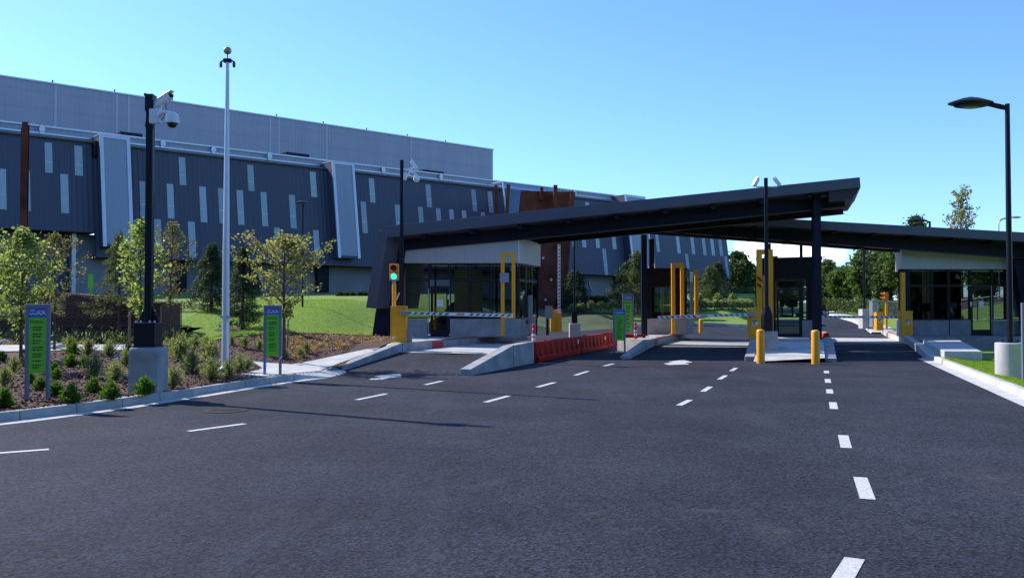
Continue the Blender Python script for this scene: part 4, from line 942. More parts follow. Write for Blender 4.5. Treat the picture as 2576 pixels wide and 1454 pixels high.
# --- booth four: dark booth on the central island
YE = 35.4; zb4 = .55
xl4 = X(r2(440, 0)[0], YE); xr4 = X(r2(846, 0)[0], YE) + .3
b4 = thing('gate_kiosk', 'dark booth with screens inside between the yellow bollards under the canopy', 'booth', ((xl4 + xr4) / 2, YE, zb4))
zt4 = at(2000, r2(0, 268)[1], YE).z; zw4 = at(2000, r2(0, 488)[1], YE).z; zs4 = at(2000, r2(0, 925)[1], YE).z; D4 = 2.8
xm4 = X(r2(700, 0)[0], YE)
xd4 = X(r2(460, 0)[0], YE)
b = MB(); b.prism([(xl4 - .75, YE, zw4), (xr4, YE, zw4), (xr4, YE, zt4 + .02), (xl4 - .75, YE, zt4 - .05)], (k * D4, D4, 0)); b.build('upper_panel', DKWOOD, b4)
b = MB(); b.prism([(xl4 - .8, YE - .05, zt4 - .05), (xr4 + .05, YE - .05, zt4 + .02), (xr4 + .05, YE - .05, zt4 + .08), (xl4 - .8, YE - .05, zt4 + .01)], (k * (D4 + .1), D4 + .1, 0)); b.build('roof', DARK, b4)
b = MB(); b.box(xm4 + .1, xr4, YE + .02, YE + .2, zb4, zs4); b.build('concrete_base', CONC_G, b4)
b = MB(); b.box(xl4 - .74, xl4 + .02, YE + .02, YE + .2, zb4, zw4); b.build('corner_panel', DKWOOD, b4)
pane_and_frame(b4, xm4 + .1, X(r2(790, 0)[0], YE), zs4 + .01, zw4 - .02, YE + .08, g=GLASSC)
b = MB(); b.box(X(r2(790, 0)[0], YE) + .01, xr4, YE + .02, YE + .2, zs4 + .01, zw4); b.build('corner_panel', DKWOOD, b4)
zd4 = at(2000, r2(0, 590)[1], YE).z
pane_and_frame(b4, xd4, xm4 + .09, zd4 + .01, zw4 - .02, YE + .08, g=GLASSC)
b = MB(); b.box(xd4, xd4 + .07, YE + .04, YE + .12, zb4 + .01, zd4); b.box(xm4 - .0, xm4 + .09, YE + .04, YE + .12, zb4 + .01, zd4); b.box(xd4 + .07, xm4, YE + .04, YE + .12, zd4 - .07, zd4); b.box(xd4 + .07, xm4, YE + .04, YE + .12, zb4 + .01, zb4 + .12)
d4 = b.build('door', BLK, b4); b = MB(); b.box(xd4 + .07, xm4, YE + .075, YE + .085, zb4 + .12, zd4 - .07); kid(b, 'pane', GLASSC, d4, b4)
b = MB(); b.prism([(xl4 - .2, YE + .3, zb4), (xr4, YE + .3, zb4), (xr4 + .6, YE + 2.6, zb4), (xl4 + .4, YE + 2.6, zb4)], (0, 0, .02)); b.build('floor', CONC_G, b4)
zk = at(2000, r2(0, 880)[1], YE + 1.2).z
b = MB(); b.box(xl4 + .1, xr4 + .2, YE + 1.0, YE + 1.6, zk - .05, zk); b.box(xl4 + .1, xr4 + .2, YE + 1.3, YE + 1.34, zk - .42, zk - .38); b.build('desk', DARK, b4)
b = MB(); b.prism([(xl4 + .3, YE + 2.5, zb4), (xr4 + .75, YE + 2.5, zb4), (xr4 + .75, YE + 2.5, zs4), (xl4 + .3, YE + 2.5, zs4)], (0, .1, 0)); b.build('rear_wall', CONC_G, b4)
for (a0, a1, t0, t1) in ((575, 675, 705, 785), (487, 533, 705, 780)):
    p0 = at(*r2(a0, t0), YE + 1.3); p1 = at(*r2(a1, t1), YE + 1.3); b = MB(); b.box(p0.x, p1.x, YE + 1.28, YE + 1.34, p1.z, p0.z); xm_ = (p0.x + p1.x) / 2; b.box(xm_ - .03, xm_ + .03, YE + 1.3, YE + 1.33, zk, p1.z); b.build('monitor', BLK, b4)
for (a0, a1, t0, t1) in ((500, 620, 865, 910), (670, 700, 845, 885)):
    p0 = at(*r2(a0, t0), YE + 1.1); p1 = at(*r2(a1, t1), YE + 1.1); b = MB(); b.box(p0.x, p1.x, YE + 1.05, YE + 1.3, zk + .002, p0.z); b.build('desk_equipment', BLK, b4)
for u in (377, 713):
    q = at(*r2(u, 200), YE + 1.0); b = MB(); b.box(q.x - .05, q.x + .05, YE + .95, YE + 1.05, zt4 + .05, at(*r2(u, 110), YE + 1).z); b.build('roof_post', DARK, b4)

# ================================================================== GATES, FRAMES, SIGNALS
def arm_mb(parent, x0, x1, y, z0, z1, h=.10, joint=True):
    """boom from x0 (pivot) to x1 along the picture's width"""
    d = Vector((x1 - x0, 0, z1 - z0)); a = Vector((x0, y, z0)); b_ = Vector((x1, y, z1))
    b = MB(); b.bar(a, b_, .05, h); arm = b.build('boom_arm', WHT, parent)
    n = max(8, int(d.length / .19)); b = MB(); tg = d.normalized(); up = Vector((-tg.z, 0, tg.x)); 
    if up.z < 0: up = -up
    for i in range(n):
        if abs(i - n // 2) < 2: continue
        t = (i + .3) / n; c = a + d * t; w = tg * (d.length / n * .24); sl = tg * .035
        q = [c - w - up * .032 - sl, c + w - up * .032 - sl, c + w + up * .032 + sl, c - w + up * .032 + sl]
        b.prism([p + Vector((0, -.0285, 0)) for p in q], (0, .002, 0))
    s_ = b.build('stripe', mat('stripe_dark', (.06, .045, .06), .5), None); s_.parent = arm; s_.data.transform(Matrix.Translation(-parent.location))
    c = a + d * .5; b = MB(); b.prism([c + tg * .1 * k_ + up * j * .03 + Vector((0, -.029, 0)) for k_, j in ((-1.2, -1), (1.2, -1), (1.2, 1), (-1.2, 1))], (0, .002, 0))
    s2 = b.build('warning_label', mat('label_red', (.55, .2, .2), .5), None); s2.parent = arm; s2.data.transform(Matrix.Translation(-parent.location))
    return arm
def gate(label, u0, u1, vt, vb, Y, armspec=None, plate=None, sticker=None, collar=None):
    x0, x1 = X(u0, Y), X(u1, Y); zt = at(u0, vt, Y).z; zb_ = at(u0, vb, Y).z; d = .36
    g = thing('barrier_gate', label, 'barrier gate', ((x0 + x1) / 2, Y, zb_), group='yellow boom gates')
    b = MB(); b.box(x0, x1, Y, Y + d, zb_, zt - .05); b.build('cabinet', YEL, g, bevel=.012)
    b = MB(); b.box(x0 - .012, x1 + .012, Y - .012, Y + d + .012, zt - .049, zt); b.build('cabinet_lid', YEL, g, bevel=.008)
    b = MB(); b.box(x0 + .03, x1 - .03, Y - .004, Y - .001, zb_ + .1, zb_ + .104); b.box(x0 + .03, x0 + .034, Y - .004, Y - .001, zb_ + .1, zt - .15); b.build('door_seam', mat('yellow_seam', (.22, .11, .01), .6), g)
    if plate:
        a, c = plate; p0 = at(*a, Y - .004); p1 = at(*c, Y - .004); b = MB(); b.box(p0.x, p1.x, Y - .008, Y - .004, p1.z, p0.z); o = b.build('instruction_plate', WHT, g)
        b = MB()
        for i, w in enumerate((.8, .55, .7)):
            zz = p0.z - (p0.z - p1.z) * (.3 + .22 * i); b.box(p0.x + .02, p0.x + (p1.x - p0.x) * w, Y - .0095, Y - .0082, zz - .012, zz + .012)
        kid(b, 'lettering', mat('ink', (.02, .02, .02), .6), o, g)
        b = MB(); b.box(p0.x, p1.x, Y - .0095, Y - .0082, p0.z - .03, p0.z); kid(b, 'header', mat('plate_header', (.12, .05, .02), .6), o, g)
    if sticker:
        a, c = sticker; p0 = at(*a, Y); p1 = at(*c, Y); b = MB(); b.box(p0.x, p1.x, Y - .006, Y - .001, p1.z, p0.z); b.build('sticker', WHT, g)
    if armspec:
        (ua, va), (ub, vb2) = armspec; ya = Y - .08
        arm_mb(g, X(ua, ya), X(ub, ya), ya, at(ua, va, ya).z, at(ub, vb2, ya).z)
        b = MB(); q = at(ua, va, ya); s_ = 1 if ub < ua else -1; b.box(q.x - .02 if s_ > 0 else q.x - .22, q.x + .22 if s_ > 0 else q.x + .02, ya - .035, Y - .002, q.z - .07, q.z + .07); b.build('arm_clamp', GREYM, g, bevel=.01)
    return g
g1 = gate('yellow gate box in front of the green-lit signal with its boom lowered', *[p for p in (983, 1022)], 770, 861, 27.5, ((1026, 787.5), (1291, 794)), None, (c5(232, 1065), c5(255, 1085)))
q = at(1020, 845, 27.6); b = MB(); b.box(q.x + .02, q.x + .19, 27.6, 27.8, .63, q.z + .23); b.build('side_box', GREYM, g1, bevel=.008)
g2 = gate('yellow gate box behind the left booth with its boom standing upright', c7(350, 0)[0], c7(425, 0)[0], c7(0, 735)[1], c7(0, 950)[1], 42)
q0 = at(*c7(432, 735), 41.9); q1 = at(*c7(432, 110), 41.9)
b = MB(); b.box(q0.x - .06, q0.x + .06, 41.87, 41.92, q0.z - .2, q1.z); a_ = b.build('boom_arm', WHT, g2)
b = MB(); n_ = 18
for i in range(n_):
    z0_ = q0.z + (q1.z - q0.z) * (i + .2) / n_; hh = (q1.z - q0.z) / n_ * .42
    b.prism([(q0.x - .04, 41.865, z0_), (q0.x + .04, 41.865, z0_ + .05), (q0.x + .04, 41.865, z0_ + hh + .05), (q0.x - .04, 41.865, z0_ + hh)], (0, .003, 0))
kid(b, 'stripe', MATS['stripe_dark'], a_, g2)
b = MB(); b.box(q0.x - .07, q0.x + .12, 41.9, 42.3, .6, q0.z - .0); b.build('arm_clamp', YEL, g2)
g3 = gate('yellow gate box with white instruction plate beside the centre signal and its boom lowered', r1(1258, 0)[0], r1(1388, 0)[0], r1(0, 800)[1], r1(0, 1116)[1], 32.0, ((r1(1255, 862)), (1655, 798.5)), (r1(1285, 925), r1(1342, 975)))
g4 = gate('yellow gate box in front of the right booth with its boom lowered to the left', r3(415, 0)[0], r3(507, 0)[0], r3(0, 745)[1], r3(0, 947)[1], 37.9, ((2268, 798), (2068, 797)), (r3(442, 820), r3(480, 855)))
g5 = gate('rearmost yellow gate box by the grassy kerb with the amber signal post', r3(212, 0)[0], r3(268, 0)[0], r3(0, 757)[1], r3(0, 905)[1], 47.0, None, (r3(228, 812), r3(258, 836)))

def clearance_frame(label, uL, uR, vt, vcross, vb, Y, w, d=.14, leg='left', mat_=YEL):
    x0, x1 = X(uL, Y), X(uR, Y); zt = at(uL, vt, Y).z; zc_ = at(uL, vcross, Y).z; zb_ = at(uL, vb, Y).z
    f = thing('yellow_frame', label, 'yellow frame', (x0 + w / 2 if leg == 'left' else x1 - w / 2, Y, zb_), group='tall yellow steel frames at the gates')
    b = MB()
    if leg == 'left': b.box(x0, x0 + w, Y, Y + d, zb_, zt); b.box(x1 - w, x1, Y, Y + d, zc_, zt)
    else: b.box(x0, x0 + w, Y, Y + d, zc_, zt); b.box(x1 - w, x1, Y, Y + d, zb_, zt)
    b.box(x0 + w + .0015, x1 - w - .0015, Y + .002, Y + d - .002, zt - w, zt - .002); b.box(x0 + w + .0015, x1 - w - .0015, Y + .002, Y + d - .002, zc_, zc_ + w)
    b.build('frame', mat_, f, bevel=.006)
    b = MB(); xx = x0 if leg == 'left' else x1 - w; b.box(xx - .06, xx + w + .06, Y - .06, Y + d + .06, zb_, zb_ + .02); b.build('base_plate', mat_, f)
    return f
f1_ = clearance_frame('yellow frame with a grey plate standing before the left booth', c5(1120, 0)[0], c5(1238, 0)[0], c5(0, 385)[1], c5(0, 922)[1], c5(0, 1058)[1], 32.4, .135)
p0 = at(*c5(1112, 547), 32.38); p1 = at(*c5(1186, 625), 32.38); b = MB(); b.box(p0.x, p1.x, 32.36, 32.395, p1.z, p0.z); b.build('sensor_plate', GREYM, f1_, bevel=.006)
clearance_frame('yellow frame standing in front of the dark panelled kiosk', r1(432, 0)[0], r1(566, 0)[0], r1(0, 318)[1], r1(0, 905)[1], r1(0, 1068)[1], 38.6, .155)
clearance_frame('yellow frame partly hidden behind the dark kiosk by the lawn', r1(560, 0)[0], r1(716, 0)[0], r1(0, 392)[1], r1(0, 915)[1], r1(0, 1030)[1], 43.2, .17)
clearance_frame('tallest yellow frame beside the centre signal with sky in its top', r1(1340, 0)[0], r1(1510, 0)[0], r1(0, 172)[1], r1(0, 960)[1], r1(0, 1060)[1], 33.4, .19, leg='right')
clearance_frame('yellow frame half hidden behind the booth with the screens', r2(330, 0)[0], r2(470, 0)[0], r2(0, 240)[1], r2(0, 900)[1], r2(0, 1010)[1], 38.8, .17)
q = at(*r3(377, 690), 38.2)
fz = thing('yellow_frame', 'thin yellow frame seen edge-on at the corner of the right booth', 'yellow frame', (q.x, 38.2, .5), group='tall yellow steel frames at the gates')
b = MB(); zt_ = at(*r3(377, 437), 38.2).z
xo = .5 * q.x / 38.2
b.box(q.x - .10, q.x + .07, 37.5, 37.64, .5, zt_); b.box(q.x - .10 + xo, q.x + .07 + xo, 38.0, 38.14, 1.2, zt_)
for z0_ in (zt_ - .14, 1.2): b.prism([(q.x - .098, 37.642, z0_), (q.x + .068, 37.642, z0_), (q.x + .068, 37.642, z0_ + .138), (q.x - .098, 37.642, z0_ + .138)], (xo, .356, 0))
b.build('frame', YEL, fz, bevel=.006)
q = at(*r3(392, 880), 37.7); b = MB(); b.box(q.x - .0, q.x + .16, 37.72, 37.9, .5, at(*r3(392, 822), 37.7).z); b.build('post_box', WHT, fz)

# two-light signals
def signal(label, head, Y, pole, vb, face=0., lit=False, col_=YEL):
    """head (u0,u1,v0,v1), pole (u0,u1,vtop)"""
    uc = (head[0] + head[1]) / 2; zt = at(uc, head[2], Y).z; z0_ = at(uc, head[3], Y).z; h = zt - z0_
    xc = X((pole[0] + pole[1]) / 2, Y); zb_ = at(uc, vb, Y).z; xh = X(uc, Y)
    t = thing('traffic_signal', label, 'traffic signal', (xc, Y, zb_), group='two-lamp traffic signals on yellow posts')
    w = h * .54
    Mx = Matrix.Translation((xh, Y, 0)) @ Matrix.Rotation(face, 4, 'Z')
    def pl(mb_):
        mb_.v = [tuple(Mx @ Vector(p)) for p in mb_.v]; return mb_
    b = MB(); b.box(-w / 2, w / 2, -.09, .10, z0_, z0_ + h / 2 - .004); b.box(-w / 2, w / 2, -.09, .10, z0_ + h / 2 + .004, zt); pl(b).build('signal_head', YELS, t, bevel=.018)
    for k_, m_l in ((0, LENS_G if lit else LENS_R), (1, LENS_R)):
        zc_ = z0_ + h * (.25 + .5 * k_); r_ = h * .185
        b = MB(); b.lathe((0, -.092, zc_), [(r_, 0), (r_ * .98, .012), (r_ * .6, .03), (0, .036)], 20, (0, -1, 0)); lens = pl(b).build('lens', m_l, t, smooth=True)
        b = MB(); n = 18; ro = r_ * 1.13; pts_o = []; 
        for i in range(n + 1):
            a = radians(-25) + radians(230) * i / n; pts_o.append((cos(a), sin(a)))
        vs_ = []
        for (ca, sa) in pts_o:
            dep = .10 + .11 * max(0, sa)
            vs_ += [(ro * ca, -.09, zc_ + ro * sa), (ro * ca, -.09 - dep, zc_ + ro * sa - .01), (ro * ca * .94, -.09 - dep, zc_ + ro * sa * .94 - .01), (ro * ca * .94, -.09, zc_ + ro * sa * .94)]
        fs_ = []
        for i in range(n):
            o_ = 4 * i; fs_ += [(o_, o_ + 4, o_ + 5, o_ + 1), (o_ + 1, o_ + 5, o_ + 6, o_ + 2), (o_ + 2, o_ + 6, o_ + 7, o_ + 3)]
        b.add(vs_, fs_); pl(b).build('visor', YELS, t, smooth=True)
    rp = (X(pole[1], Y) - X(pole[0], Y)) / 2
    b = MB(); b.tube([(xc, Y + .02, zb_), (xc, Y + .02, z0_ - .12)], rp, 16); b.build('post', col_, t, smooth=True)
    b = MB(); b.tube([(xc, Y + .02, z0_ - .119), (xc, Y + .02, z0_ + .0)], rp * .92, 14); b.build('collar', GREYM, t, smooth=True)
    b = MB(); b.box(xc - .13, xc + .13, Y - .11, Y + .15, zb_ - .001, zb_ + .015); b.build('base_plate', GREYM, t)
    return t
h0 = c5(213, 475); h1 = c5(288, 610)
s1_ = signal('yellow two-lamp signal showing green above the left gate box', (h0[0], h1[0], h0[1], h1[1]), 28.25, (c5(232, 0)[0], c5(266, 0)[0], 0), 859, 0, True)
q = at(*c5(280, 740), 28.3); b = MB(); b.bar((q.x - .05, 28.3, q.z - .12), (q.x + .05, 28.3, q.z + .12), .03, .03); b.build('pull_rod', WHT, s1_)
q = at(*c5(275, 650), 28.4); b = MB(); b.box(q.x - .03, q.x + .04, 28.36, 28.44, q.z - .2, q.z + .12); b.build('bracket', BLK, s1_)
h0 = r1(1365, 450); h1 = r1(1440, 588)
signal('signal turned left behind the black camera pole on the central island', (h0[0], h1[0], h0[1], h1[1]), 32.9, (r1(1404, 0)[0], r1(1420, 0)[0], 0), r1(0, 1080)[1], radians(-62), False)
h0 = r3(268, 595); h1 = r3(312, 665)
signal('signal turned away on a thin post between the two far right gate boxes', (h0[0], h1[0], h0[1], h1[1]), 45.5, (r3(283, 0)[0], r3(303, 0)[0], 0), r3(0, 895)[1], radians(-100), False)

# bollards
def bollard(label, u, w_px, vt, vb, Y=None, zg=0.02, like=None):
    p = atz(u, vb, zg); r_ = w_px / 2 / FPX * p.y; h = at(u, vt, p.y).z - zg
    b = MB(); prof_ = [(r_ * 1.0, -.1), (r_, h - r_ * .55), (r_ * .93, h - r_ * .28), (r_ * .7, h - r_ * .08), (r_ * .35, h), (0, h)]
    b.lathe((p.x, p.y, zg), prof_, 24)
    o = b.build('bollard', YEL, smooth=True, ang=50); return tag(o, label, 'bollard', 'yellow bollards')
bollard('round yellow bollard before the pale concrete base of the centre camera pole', (r2(285, 0)[0]), 20.5, r2(0, 1018)[1], r2(0, 1372)[1])
bollard('round yellow bollard in front of the dark canopy column', (r2(867, 0)[0]), 20.5, r2(0, 1025)[1], r2(0, 1380)[1])
bollard('short yellow bollard at the far corner of the dark kiosk', (r1(743, 0)[0]), 11, r1(0, 910)[1], r1(0, 1035)[1], zg=.50)

# ================================================================== POLES AND LAMPS
def concrete_pier(u0, u1, vt, vb, zb_, Y=None, square=False, label=None):
    pass
def cam_bullet(root, p, yaw, pitch, L=.42, w=.10, name='bullet_camera', m=WHT):
    Mx = Matrix.Translation(p) @ Matrix.Rotation(yaw, 4, 'Z') @ Matrix.Rotation(-pitch, 4, 'Y')
    b = MB(); b.box(-L * .5, L * .42, -w / 2, w / 2, -w / 2, w / 2 - .004); b.v = [tuple(Mx @ Vector(q)) for q in b.v]; o = b.build(name, m, root, bevel=.012)
    b = MB(); b.hexa([(-L * .52, -w * .6, w * .5), (L * .56, -w * .6, w * .5), (L * .56, w * .6, w * .5), (-L * .52, w * .6, w * .5)], [(-L * .52, -w * .5, w * .64), (L * .56, -w * .5, w * .64), (L * .56, w * .5, w * .64), (-L * .52, w * .5, w * .64)])
    b.v = [tuple(Mx @ Vector(q)) for q in b.v]; kid(b, 'sun_shield', m, o, root)
    b = MB(); b.lathe((L * .42, 0, -.005), [(w * .42, -.001), (w * .42, .03), (w * .3, .032), (0, .03)], 16, (1, 0, 0)); b.v = [tuple(Mx @ Vector(q)) for q in b.v]; kid(b, 'lens_hood', BLK, o, root)
    return o
# camera pole by the planting bed
p = ground(373, 985, z_left, 12); YP = p.y
cp = thing('camera_pole', 'black pole with white bullet and dome cameras on a concrete base in the planting bed', 'camera pole', (p.x, YP, p.z), group='black camera poles')
zc0 = at(373, 874, YP - .3).z; rw = (X(410, YP) - X(334, YP)) / 2
b = MB(); 
b.box(p.x - rw, p.x + rw, YP - rw, YP + rw, p.z - .1, zc0); b.build('concrete_pier', CONC_W, cp, bevel=.07)
z1_ = at(373, 811, YP).z; xa, xb = X(348, YP), X(400, YP); xm_ = (xa + xb) / 2
b = MB(); b.box(xa, xb, YP - .2, YP + .2, zc0 + .03, z1_); b.box(xa - .02, xb + .02, YP - .22, YP + .22, zc0, zc0 + .029); b.build('base_cover', BLK, cp, bevel=.012)
pb = at(374, 811, YP); pt = at(378, 238, YP); rb_ = .055
b = MB(); b.box(pb.x - .065, pb.x + .065, YP - .065, YP + .065, z1_ + .001, pt.z); b.build('pole', BLK, cp, bevel=.015)
b = MB()
for sx in (-1, 1): b.prism([(pb.x + sx * .066, YP - .012, z1_), (pb.x + sx * .2, YP - .012, z1_), (pb.x + sx * .066, YP - .012, z1_ + .3)], (0, .024, 0))
b.build('gusset', BLK, cp)
b = MB()
for sx in (-.17, -.08, .08, .17): b.tube([(pb.x + sx, YP - .15, z1_), (pb.x + sx, YP - .15, z1_ + .035)], .018, 8)
b.build('anchor_bolt', ALU, cp)
a0 = at(*c1(1066, 195), YP - .02); a1 = at(*c1(1130, 320), YP - .02)
b = MB(); b.box(a0.x + .02, a1.x, YP - .12, YP + .10, a1.z, a0.z); b.box(a0.x - .03, a0.x + .018, YP - .05, YP + .05, a1.z + .35, a0.z - .02); b.build('junction_box', BLK, cp, bevel=.01)
q = at(*c1(1180, 242), YP - .05); cam_bullet(cp, q, radians(-14), radians(27), .50, .115)
q2 = at(*c1(1178, 275), YP - .05); b = MB(); b.tube([(a1.x, YP - .05, q2.z - .06), (q2.x, YP - .05, q2.z - .06), (q2.x, YP - .05, q2.z + .03)], .022, 8); b.build('camera_bracket', WHT, cp, smooth=True)
q = at(*c1(1137, 350), YP - .09); b = MB(); b.box(q.x - .1, q.x + .1, YP - .15, YP - .066, q.z - .14, q.z + .13); b.build('mount_box', WHT, cp, bevel=.012)
qa = at(*c1(1160, 350), YP - .15); qb = at(*c1(1200, 320), YP - .2); qc = at(*c1(1240, 325), YP - .2); qd = at(*c1(1258, 348), YP - .2)
b = MB(); b.tube([qa, qa.lerp(qb, .55) + Vector((0, 0, .02)), qb, qc, qd], [.05, .045, .04, .04, .045], 12); b.build('dome_arm', WHT, cp, smooth=True)
q = at(*c1(1258, 402), YP - .2); R_ = .125
b = MB(); b.lathe((q.x, q.y, q.z), [(R_, 0), (R_, .02), (R_ * .98, .1), (R_ * .82, .17), (R_ * .45, .205), (0, .21)], 20); dm = b.build('dome_camera', WHT, cp, smooth=True)
b = MB(); b.lathe((q.x, q.y, q.z), [(0, -.085), (R_ * .35, -.08), (R_ * .62, -.05), (R_ * .72, -.001)], 20); kid(b, 'dome_lens', DOMEB, dm, cp)
def cable(root, pts, r_=.008):
    P = [at(u, v, YP + dy) for (u, v), dy in pts]; b = MB(); b.tube(P, r_, 6); b.build('cable', BLK, root, smooth=True)
cable(cp, [(c1(1212, 255), -.05), (c1(1214, 320), -.05), (c1(1190, 370), -.08), (c1(1150, 385), -.1)])
cable(cp, [(c1(1078, 320), -.07), (c1(1062, 420), -.07), (c1(1078, 468), -.07), (c1(1110, 455), -.07), (c1(1130, 400), -.07)])

# camera pole by the left booth
Yp2 = 29.6
def small_base(root, u0, u1, vt, vb, Y, zg, cyl=True, m=CONC):
    x0, x1 = X(u0, Y), X(u1, Y); zt = at(u0, vt, Y).z; b = MB(); r_ = (x1 - x0) / 2
    if cyl: b.lathe(((x0 + x1) / 2, Y, zg), [(r_, -.1), (r_, zt - zg - .015), (r_ - .015, zt - zg), (0, zt - zg)], 32)
    else: b.box(x0, x1, Y - r_, Y + r_, zg - .1, zt)
    b.build('concrete_pier', m, root, smooth=cyl, bevel=0 if cyl else .02, ang=40); return (x0 + x1) / 2, zt
q = at(1010, 850, Yp2)
cp2 = thing('camera_pole', 'slim black pole with white cameras on top beside the left booth', 'camera pole', (q.x, Yp2, .615), group='black camera poles')
b = MB(); b.box(q.x - .06, q.x + .06, Yp2 - .06, Yp2 + .06, .615, at(1011, 403, Yp2).z); b.build('pole', BLK, cp2, bevel=.012)
b = MB(); b.box(q.x - .14, q.x + .14, Yp2 - .14, Yp2 + .14, .615, .64); b.build('base_plate', BLK, cp2)
p = at(*c4(1420, 905), Yp2 - .05); cam_bullet(cp2, p, radians(180 - 30), radians(52), .40, .095)
p2 = at(*c4(1405, 935), Yp2); b = MB(); b.tube([(q.x + .06, Yp2 - .05, p2.z - .02), (p2.x + .05, Yp2 - .05, p2.z), (p.x, Yp2 - .05, p.z - .06)], .025, 8); b.build('camera_bracket', WHT, cp2, smooth=True)
p = at(*c4(1440, 1020), Yp2 - .1)
b = MB(); b.lathe(p, [(.11, 0), (.11, .03), (.10, .11), (.06, .17), (0, .18)], 18); dm = b.build('dome_camera', WHT, cp2, smooth=True)
b = MB(); b.lathe(p, [(0, -.06), (.05, -.05), (.085, -.001)], 18); kid(b, 'dome_lens', WHT, dm, cp2)
m_ = at(*c4(1375, 990), Yp2 - .08)
b = MB(); b.box(q.x + .061, q.x + .16, Yp2 - .1, Yp2 + .0, m_.z - .12, m_.z + .14); b.build('mount_box', WHT, cp2, bevel=.01)
b = MB(); b.tube([(q.x + .16, Yp2 - .06, m_.z), (q.x + .28, Yp2 - .09, m_.z + .16), (p.x - .03, p.y, p.z + .24), (p.x, p.y, p.z + .17)], .032, 10); b.build('dome_arm', WHT, cp2, smooth=True)

# camera pole on the central island
Yp3 = 29.3; q = at(1929, 840, Yp3)
zg = z_apron(q.x, Yp3)
cp3 = thing('camera_pole', 'black pole with two white cameras above the roof edge on the central island', 'camera pole', (q.x, Yp3, zg), group='black camera poles')
cx_, zt_ = small_base(cp3, r2(318, 0)[0], r2(446, 0)[0], r2(0, 1037)[1], 0, Yp3, zg, False, CONC_W)
pt = at(1928, 448, Yp3)
b = MB(); b.box(q.x - .055, q.x + .055, Yp3 - .055, Yp3 + .055, zt_, pt.z); b.build('pole', BLK, cp3, bevel=.012)
p0 = at(*r2(302, 870), Yp3); p1 = at(*r2(398, 1030), Yp3); b = MB(); b.box(p0.x, p1.x, Yp3 - .17, Yp3 + .17, zt_ + .001, p0.z); b.hexa([(p0.x, Yp3 - .17, p0.z + .001), (p1.x, Yp3 - .17, p0.z + .001), (p1.x, Yp3 + .17, p0.z + .001), (p0.x, Yp3 + .17, p0.z + .001)], [(q.x - .07, Yp3 - .07, p0.z + .3), (q.x + .07, Yp3 - .07, p0.z + .3), (q.x + .07, Yp3 + .07, p0.z + .3), (q.x - .07, Yp3 + .07, p0.z + .3)]); b.build('base_cover', BLK, cp3, bevel=.01)
for (u, v), yaw, pit in (((1902, 459), 25, 58), ((1954, 458), 152, 55)):
    p = at(u, v, Yp3); cam_bullet(cp3, p, radians(yaw), radians(pit), .30, .11)
for u in (1902, 1954):
    p = at(u, 466, Yp3); b = MB(); b.tube([(q.x, Yp3 - .02, p.z - .06), (p.x, Yp3 - .02, p.z - .06), (p.x, Yp3 - .02, p.z + .04)], .02, 8); b.build('camera_bracket', WHT, cp3, smooth=True)

# flagpole
fpb = ground(567, 905, z_left, 14); YF = 21.5; fpx = X(568, YF)
fpz = z_left(fpx, YF)
fl = thing('flagpole', 'tall white tapered flagpole with a round finial at the edge of the planting bed', 'flagpole', (fpx, YF, fpz))
tp = at(577, 158, YF)
b = MB(); b.tube([(fpx, YF, fpz - .05), (fpx + .0, YF, fpz + 2.4), (fpx, YF, tp.z)], [.088, .085, .042], 24); b.build('pole', POLEW, fl, smooth=True)
b = MB(); b.lathe((fpx, YF, fpz), [(.16, 0), (.15, .05), (.10, .09), (.09, .12)], 24); b.build('base_collar', POLEW, fl, smooth=True)
b = MB(); b.box(fpx - .09, fpx + .09, YF - .05, YF + .05, tp.z, tp.z + .09); b.tube([(fpx - .15, YF, tp.z + .02), (fpx - .08, YF, tp.z + .06)], .02, 8); b.tube([(fpx + .15, YF, tp.z + .02), (fpx + .08, YF, tp.z + .06)], .02, 8); b.build('truck', DARK, fl)
for sx in (-1, 1):
    b = MB(); b.lathe((fpx + sx * .16, YF, tp.z - .12), [(.03, 0), (.036, .03), (.036, .10), (.02, .15), (0, .155)], 12); b.build('pulley', mat('pulley_green', (.03, .05, .05), .5), fl, smooth=True)
b = MB(); b.tube([(fpx, YF, tp.z + .08), (fpx, YF, tp.z + .2)], .012, 8); b.build('spindle', DARK, fl)
b = MB(); n = 14; b.lathe((fpx, YF, tp.z + .29), [(max(.001, .095 * sin(pi * i / n)), -.095 * cos(pi * i / n)) for i in range(n + 1)], 20); b.build('finial_ball', mat('finial_gold', (.42, .30, .16), .35, metal=.5), fl, smooth=True)
zc_ = at(567, 800, YF).z
b = MB(); b.box(fpx - .11, fpx - .07, YF - .1, YF - .03, zc_, zc_ + .06); b.box(fpx + .07, fpx + .12, YF - .1, YF - .03, zc_ - .01, zc_ + .06); b.build('cleat', ALU, fl)
b = MB(); b.tube([(fpx + .09, YF - .08, zc_ + .05), (fpx + .085, YF - .05, zc_ + 2.2), (fpx + .05, YF - .04, tp.z - .2)], .006, 5); b.tube([(fpx + .09, YF - .08, zc_ + .03), (fpx + .12, YF - .07, zc_ - .08), (fpx + .07, YF - .09, zc_ - .05)], .012, 5); b.build('halyard', WHT, fl)

